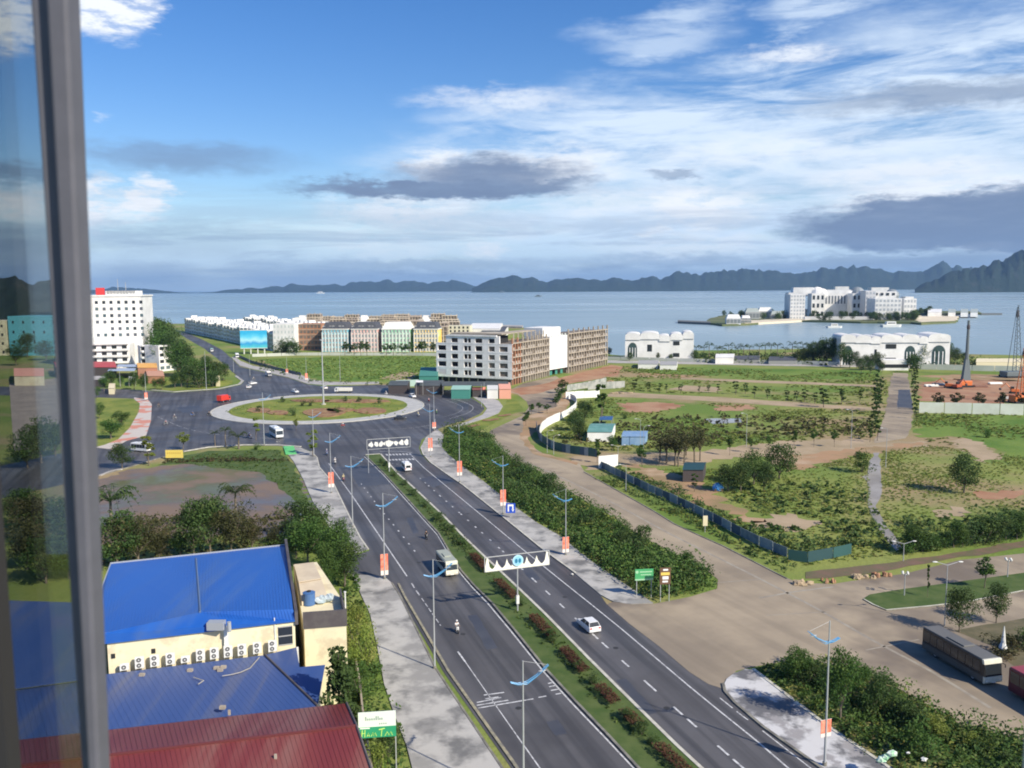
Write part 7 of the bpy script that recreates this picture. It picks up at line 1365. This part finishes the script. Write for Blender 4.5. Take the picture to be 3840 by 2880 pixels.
def d_yl(bd, w, z0, z1):
    b = MB()
    for k in range(7): b.box(-w*.42+k*w*.12, -w*.42+k*w*.12+w*.08, -.05, -.042, z0+.5*(z1-z0), z0+.72*(z1-z0))
    b.build('lettering', mat('gold_brown_letters', (.55, .38, .08), .6), bd)
board('banner_board', 377, 992, 972, 989, 5.0, mat('yellow_board', (.70, .55, .12), .6), 'long yellow banner board on the near left verge of the roundabout', draw=d_yl)
q = G(622, 974); b = MB(); b.prism([p-q for p in W([(612, 966), (634, 965), (641, 982), (617, 983)])], .15, .32); tag(b.build('green_mat', mat('bright_green_mat', (.12, .50, .16), .7), loc=q), 'bright green covered patch at the corner of the upper left pavement', 'mat')
# billboard with sea picture
p0, p1 = G(520, 765), G(578, 764); bb = thing('billboard', p0, 0, 'large billboard with a turquoise sea picture beside the far road', 'billboard'); za, zb = zat(p0, 520, 752), zat(p0, 520, 714)
bmx = bpy.data.materials.new('sea_picture'); bmx.use_nodes = True; q_ = bmx.node_tree; pb_ = q_.nodes['Principled BSDF']; tcx = q_.nodes.new('ShaderNodeTexCoord'); sx = q_.nodes.new('ShaderNodeSeparateXYZ'); q_.links.new(tcx.outputs['Generated'], sx.inputs[0])
rp = q_.nodes.new('ShaderNodeValToRGB'); nz_ = q_.nodes.new('ShaderNodeTexNoise'); nz_.inputs['Scale'].default_value = 3; q_.links.new(tcx.outputs['Generated'], nz_.inputs['Vector']); ad = q_.nodes.new('ShaderNodeMath'); ad.operation = 'MULTIPLY_ADD'; q_.links.new(nz_.outputs['Fac'], ad.inputs[0]); ad.inputs[1].default_value = .35; q_.links.new(sx.outputs[2], ad.inputs[2]); q_.links.new(ad.outputs[0], rp.inputs[0])
cr_ = rp.color_ramp; cr_.elements[0].position = .15; cr_.elements[0].color = (.10, .55, .55, 1); cr_.elements[1].position = 1.1 if False else 1.0; cr_.elements[1].color = (.03, .38, .65, 1)
for ps, cc in ((.42, (.03, .30, .62, 1)), (.6, (.35, .68, .78, 1)), (.8, (.10, .52, .74, 1))): e = cr_.elements.new(ps); e.color = cc
q_.links.new(rp.outputs[0], pb_.inputs['Base Color']); pb_.inputs['Roughness'].default_value = .5
b = MB(p0); b.ob(p0, p1, za, zb, .3, 0); b.build('picture', bmx, bb); b = MB(p0); b.ob(p0, p1, zb, zb+.4, .5, .1); b.ob(p0, p1, za-.4, za, .5, .1); b.build('frame', WPLAST, bb)
for f in (.12, .37, .63, .88): q = p0.lerp(p1, f); b = MB(p0); b.box(q.x-.35, q.x+.35, q.y+.5, q.y+1.2, 0, zb-1); b.build('post', WPLAST, bb)
# small yellow board, litter, debris
board('notice_board', 1523, 1150, 1114, 1136, .9, mat('cream_sheet', ()), 'small cream notice board before the blue hoarding', posts=(0,))
for x, y, s, l in ((1905, 1640, .9, 'white and green torn plastic hanging in the undergrowth'), (1997, 1640, .55, 'white foam box lying in the lower right undergrowth'), (1962, 1626, .3, 'small white plastic bag in the lower right undergrowth'), (1872, 1463, .35, 'small pale litter at the edge of the concrete apron'), (1236, 1360-120, .4, 'pale scrap beside the red banner lamp')):
    q = G(x, y, 2.2 if y > 1600 else .3); b = MB(); n_b = 3 if s > .8 else 1
    for k in range(n_b): b.blob((k*.5*s, 0, k*.35*s), s*.6, s*.4, s*.35, 7, 5, .35)
    tag(b.build('plastic_litter', mat('white_green_plastic', (.66, .74, .66), .6, (.25, .5, .3), 2, 2) if s > .8 else WPLAST, loc=q), l, 'litter')
t = thing('closed_parasol', G(2165, 1425), 0, 'tall white closed parasol standing behind the black coach', 'parasol'); Hq = zat(t.location, 2166, 1352); b = MB(); b.cyl((0, 0), .05, 0, Hq, 6); b.build('pole', POLE, t); b = MB(); b.tube([(0, 0, Hq*.35), (0, 0, Hq*.5), (0, 0, Hq)], .55, .04, 8); b.build('canopy', WPLAST, t)
t = thing('wooden_post', G(653, 1190), 0, 'slim pale wooden post among the trees beside the muddy lot', 'post'); b = MB(); b.tube([(0, 0, 0), (0, 0, zat(t.location, 650, 1112))], .1, .07, 7); b.build('shaft', mat('pale_wood', (.55, .46, .32), .85, (.42, .34, .22), 1.5, 3), t); b = MB(); b.box(-.14, .14, -.14, .14, zat(t.location, 650, 1112), zat(t.location, 650, 1109)); b.build('cap', WPLAST, t)
for i, (x, y, w, m__) in enumerate(((1750, 1262, 5.5, 'pale_dirt'), (1870, 1250, 4, 'pale_dirt'), (1790, 1258, 2, 'red_earth'), (1905, 1245, 3, 'red_earth'), (1302, 825, 12, 'dirt'), (1340, 850, 9, 'pale_dirt'))):
    b = MB(); 
    for k in range(7): b.blob((rng.uniform(-w/2, w/2), rng.uniform(-.8, .8), .15), w*.13, w*.1, .4+.25*rng.random(), 7, 4, .35)
    tag(b.build('rubble_heap', MATS[m__], loc=G(x, y)), ['pale sandy rubble heap at the corner of the hoarding', 'sandy rubble heap along the far kerb of the right hand road', 'reddish rubble heap beside the pale one at the crossing', 'reddish rubble heap farther right along the far kerb', 'earth heap beside the construction yard', 'sandy heap before the weathered hoarding'][i], 'rubble')
# ---- piling site
def rig(x, y, ytop, label, wbase, mcol, lattice=True, mat2=None):
    p = G(x, y); H = zat(p, x, ytop); t = thing('piling_rig', p, 0, label, 'piling rig', None); b = MB(); w = wbase
    if lattice:
        for sx_ in (-1, 1):
            for sy in (-1, 1): b.tube([(sx_*w, sy*w, 0), (sx_*w*.45, sy*w*.45, H*.62), (sx_*.25, sy*.25, H)], .22, .12, 4)
        for k in range(12):
            z = H*(k+.5)/12; ww = w*(1-.55*z/(H*.62)) if z < H*.62 else w*.45*(1-(z-H*.62)/(H*.38))+.25
            b.tube([(-ww, -ww, z), (ww, -ww, z+H/14)], .12, .12, 4); b.tube([(ww, -ww, z), (-ww, -ww, z+H/14)], .12, .12, 4)
    else: b.tube([(0, 0, H*.35), (0, 0, H)], .9, .55, 8); b.add([(-w*1.6, -w, 0), (w*1.6, -w, 0), (w*1.6, w, 0), (-w*1.6, w, 0), (-.8, -.8, H*.42), (.8, -.8, H*.42), (.8, .8, H*.42), (-.8, .8, H*.42)], [(4, 5, 6, 7), (0, 1, 5, 4), (1, 2, 6, 5), (2, 3, 7, 6), (3, 0, 4, 7)])
    b.build('tower', mcol, t); b = MB(); b.box(-w*2.2, w*1.6, -w*1.4, w*1.4, .3, 3.2); b.build('machine_body', mat2 or mcol, t, .2); b = MB(); b.box(-w*2.2, w*2, -w*1.6, -w, 0, 1); b.box(-w*2.2, w*2, w, w*1.6, 0, 1); b.build('track', BLACK, t)
    b = MB(); b.blob((0, 0, H*.9), .8, .8, H*.06, 8, 5); b.build('hammer', DARKP, t)
SG = mat('rig_steel', (.13, .16, .17), .6); OG = mat('orange_machine', (.65, .17, .04), .5)
rig(2085, 836, 692, 'dark piling rig with a solid mast left of the lattice tower', 1.4, SG, False, OG); rig(2190, 815, 663, 'tall grey lattice tower at the right edge of the bay', 2.6, SG); rig(2206, 870, 752, 'orange lattice piling rig cut by the right edge', 1.8, OG)
def digger(x, y, rz, label, m__):
    t = thing('excavator', G(x, y), rz, label, 'excavator', 'excavators on the piling site'); b = MB(); b.box(-1.8, 1.8, -1.4, -.8, 0, .8); b.box(-1.8, 1.8, .8, 1.4, 0, .8); b.build('track', BLACK, t, .1); b = MB(); b.box(-1.9, 1.3, -1.3, 1.3, .9, 2.1); b.build('house', m__, t, .1); b = MB(); b.box(.2, 1.4, .1, 1.2, 2.1, 3.2); b.build('cab', CGL, t, .05); b = MB(); b.tube([(1, -.2, 1.8), (3.2, -.2, 4.4), (5.2, -.2, 2.6)], .3, .2, 6); b.build('boom', m__, t); b = MB(); b.blob((5.4, -.2, 1.8), .6, .6, .6, 7, 5, .1); b.build('bucket', DARKP, t)
digger(2048, 838, 2.6, 'orange excavator left of the dark piling rig', OG); digger(2068, 840, .4, 'red orange excavator at the foot of the dark piling rig', mat('red_machine', (.4, .08, .03), .5)); digger(2190, 850, 2.8, 'orange excavator at the foot of the orange rig', OG)
for x, y, m__, l in ((2012, 835, WPLAST, 'pile of white pipes on the piling site'), (2028, 832, GREYW, 'pile of grey pipes on the piling site'), (2118, 836, mat('brown_stack', (.2, .1, .07), .8), 'stack of dark beams on the piling site'), (2150, 830, WPLAST, 'pale material stack before the cream shed'), (2180, 862, GREYW, 'grey scrap pile near the orange rig')):
    b = MB()
    for k in range(7): a = rng.uniform(-.5, .5); b.tube([(-3, k*.35-1, .3+.25*(k % 3)), (3, k*.35-1+a, .3+.25*(k % 3))], .22, .22, 6)
    tag(b.build('material_stack', m__, loc=G(x, y)), l, 'material stack')
# ---- boats
def boat(x, y, L_, label, m__=WPLAST):
    t = thing('boat', G(x, y, -1.6), 0, label, 'boat'); h = L_/2; b = MB(); w = L_*.16
    v = [(-h, -w, .0), (h*.6, -w, .0), (h*.95, 0, .0), (h*.6, w, 0), (-h, w, 0)]; v2 = [(a*1.05, b_*1.15, L_*.12) for a, b_, _ in v]; b.add(v+v2, [tuple(range(5, 10)), (4, 3, 2, 1, 0)]+[(i, (i+1) % 5, (i+1) % 5+5, i+5) for i in range(5)]); b.build('hull', m__, t)
    b = MB(); b.box(-h*.6, h*.35, -w*.75, w*.75, L_*.12, L_*.27, .3, .1); b.build('cabin', m__, t); b = MB(); b.box(-h*.5, h*.25, -w*.78, w*.78, L_*.17, L_*.22); b.build('window', GLASSD, t)
boat(1803, 708, 18, 'white boat moored before the hotel island, left of two'); boat(1926, 706, 24, 'larger white boat moored before the hotel island, right of two'); boat(1163, 641, 40, 'dark small ship out on the open bay', SG); boat(1255, 628.5, 120, 'faint ship near the foot of the far hills', SG); boat(693, 634, 90, 'pale ship on the horizon at left', WPLAST); boat(1085, 632, 70, 'dark ship on the horizon beside the middle hills', SG)
# ---- second hall seen through the tinted pane at the left
nh = thing('blue_roof_hall', G(60, 1400), 0, 'blue roofed hall seen through the tinted window pane', 'building'); b = MB(nh.location); K = [G(-200, 1516, 8.3), G(176, 1466, 8.3), G(185, 1302, 10.5), G(-200, 1290, 10.5)]; c_ = sum(K, Vector())/4
shell(b, K, [(0, 1, 2, 3)], .15); b.build('roof', BLUER2, nh); b = MB(nh.location); b.prism([toward(q, c_, .6) for q in K], 0, 8.0); b.build('wall', CREAM, nh)
block('teal_building', 22, 132, 768, 683, 25, mat('teal_wall', (.12, .42, .50), .7), 'plain turquoise building seen through the tinted window pane', cols=5, floors=4, ww=1.4); block('cream_building', -60, 18, 768, 693, 20, CREAM, 'cream building left of the turquoise one behind the tinted pane', cols=4, floors=4)
for i, (x, y, yt, k) in enumerate(((60, 772, 722, 'dark'), (100, 778, 735, 'dark'), (35, 790, 745, 'broad'), (90, 1000, 905, 'broad'), (60, 1010, 930, 'dark'), (120, 985, 915, 'broad'), (50, 1150, 1060, 'dark'), (90, 1180, 1070, 'olive'), (140, 1190, 1080, 'dark'), (60, 1230, 1130, 'olive'), (150, 1250, 1150, 'dark'), (100, 1260, 1160, 'dark'))):
    treepx(k, x, y, yt, 'leafy tree seen through the tinted window pane', 'trees behind the tinted pane')
shed('shop_shelter', quadG(30, 795, 95, 812, 0, 5), 5, 1, mat('salmon_wall', ()), 'orange roofed shed seen through the tinted pane', wallm=CREAM)
struct('car_park', W([(20, 830), (132, 815), (140, 900), (130, 960), (30, 975)]), .05, mat('car_park_paving', (.33, .28, .23), .9, (.26, .22, .19), .1, 4))
# ------------------------------------------------------------------ labels: tell group members apart by where they stand
ORD_ = ['first', 'second', 'third']+['%dth' % i for i in range(4, 200)]
for i in range(21, 199):
    if i % 10 in (1, 2, 3) and i % 100 not in (11, 12, 13): ORD_[i-1] = '%d%s' % (i, ['st', 'nd', 'rd'][i % 10-1])
def scr(o):
    v = MCAM.to_3x3().inverted() @ (o.matrix_basis.translation-Vector((0, 0, CAMZ))); return v.x/-v.z
sets = {}
for o in bpy.data.objects:
    if o.parent is None and 'label' in o: sets.setdefault(o['label'], []).append(o)
for lab, os_ in sets.items():
    if len(os_) < 2: continue
    os_.sort(key=scr); w = lab.split(); base = ' '.join(w[:11]) if len(w) > 11 else lab
    while base.split()[-1] in ('the', 'a', 'of', 'by', 'in', 'and', 'on', 'to', 'before', 'beside', 'at', 'along', 'between', 'around', 'through', 'left', 'far', 'lower', 'white', 'across', 'tinted', 'bend', 'concrete', 'dirt', 'right', 'hand', 'near', 'over', 'window', 'over', 'main'): base = ' '.join(base.split()[:-1])
    for i, o in enumerate(os_):
        o['label'] = base+(', leftmost one' if i == 0 else ', rightmost one' if i == len(os_)-1 else ', %s from the left' % ORD_[i])
# ------------------------------------------------------------------ window of the room the picture is taken from
Yw = .75
def wx(x, y, Y=Yw): p = atY(x, y, Y); return p.x
ALU = mat('window_aluminium_shaded', (.095, .097, .118), .6, (.105, .107, .13), 30, 4, spec=.3)  # aluminium darkened in its colour for the shade of the unbuilt room
ALUL = mat('window_sill_grey', (.42, .42, .42), .6)
t = thing('window_sash', (0, Yw, CAMZ-.8), 0, 'grey aluminium window sash with tinted glass at the left edge of the view', 'window'); OW = t.location
xa, xb = wx(128, 830), wx(202, 830); zlo, zhi = CAMZ-.8, CAMZ+.55; wb2 = xb-xa
def leanbar(o, tl, tr_, bl, br, y0, y1):
    q = [atY(p[0], p[1], Yw) for p in (bl, br, tr_, tl)]; b = MB(o); b.add([(p.x, y0, p.z) for p in q]+[(p.x, y1, p.z) for p in q], [(0, 1, 2, 3), (7, 6, 5, 4), (1, 0, 4, 5), (2, 1, 5, 6), (3, 2, 6, 7), (0, 3, 7, 4)]); return b
leanbar(OW, (78, -60), (128, -60), (196, 1740), (222, 1740), Yw-.012, Yw+.001).build('stile', ALU, t, .002); leanbar(OW, (127, -60), (173, -60), (221, 1740), (244, 1740), Yw-.024, Yw).build('stile', ALU, t, .003)
xg = wx(-10, 830)
gm_ = bpy.data.materials.new('tinted_glass'); gm_.use_nodes = True; g = gm_.node_tree; g.nodes.clear(); go = g.nodes.new('ShaderNodeOutputMaterial'); tr = g.nodes.new('ShaderNodeBsdfTransparent'); tr.inputs[0].default_value = (.70, .72, .72, 1)
gl = g.nodes.new('ShaderNodeBsdfGlossy'); gl.inputs['Roughness'].default_value = .02; mx_ = g.nodes.new('ShaderNodeMixShader'); mx_.inputs[0].default_value = .13; g.links.new(tr.outputs[0], mx_.inputs[1]); g.links.new(gl.outputs[0], mx_.inputs[2]); g.links.new(mx_.outputs[0], go.inputs[0])
leanbar(OW, (-500, -60), (120, -60), (-400, 1740), (212, 1740), Yw+.012, Yw+.016).build('glass_pane', gm_, t)
t2 = thing('window_frame', (0, Yw, CAMZ-.8), 0, 'dark window jamb cutting the lower left corner of the view', 'window frame')
leanbar(t2.location, (-90, -60), (-62, -60), (38, 1740), (66, 1740), Yw-.03, Yw-.01).build('gasket', BLACK, t2); leanbar(t2.location, (-400, -60), (-90, -60), (-300, 1740), (38, 1740), Yw-.035, Yw-.012).build('jamb', ALU, t2)
p = atY(2204.5, 1659, Yw); t3 = thing('window_frame', (p.x, Yw, CAMZ-.8), 0, 'pale grey window frame edge at the bottom right corner of the view', 'window frame'); b = MB(t3.location); b.box(p.x+.0, p.x+.06, Yw, Yw+.03, zlo, CAMZ-.8+.02); 
q = atY(2209, 1270, Yw); b = MB(t3.location); b.add([(p.x, Yw, p.z-.1), (p.x+.1, Yw, p.z-.1), (p.x+.1, Yw-.03, p.z-.1), (p.x, Yw-.03, p.z-.1), (p.x+.002, Yw, CAMZ+.5), (p.x+.1, Yw, CAMZ+.5), (p.x+.1, Yw-.03, CAMZ+.5), (p.x+.002, Yw-.03, CAMZ+.5)], [(0, 1, 2, 3), (7, 6, 5, 4), (4, 5, 1, 0), (5, 6, 2, 1), (6, 7, 3, 2), (7, 4, 0, 3)]); b.build('frame_edge', ALUL, t3, .003)
# ------------------------------------------------------------------ haze
hm = bpy.data.materials.new('haze'); hm.use_nodes = True; h = hm.node_tree; h.nodes.clear(); ho = h.nodes.new('ShaderNodeOutputMaterial'); pv = h.nodes.new('ShaderNodeVolumePrincipled')
pv.inputs['Color'].default_value = (.36, .62, 1.0, 1); pv.inputs['Density'].default_value = 4.2e-5; pv.inputs['Anisotropy'].default_value = .1; h.links.new(pv.outputs[0], ho.inputs['Volume'])
b = MB(); b.box(-31000, 31000, -2500, 34500, -6, 520); tag(b.build('haze', hm), kind='stuff')
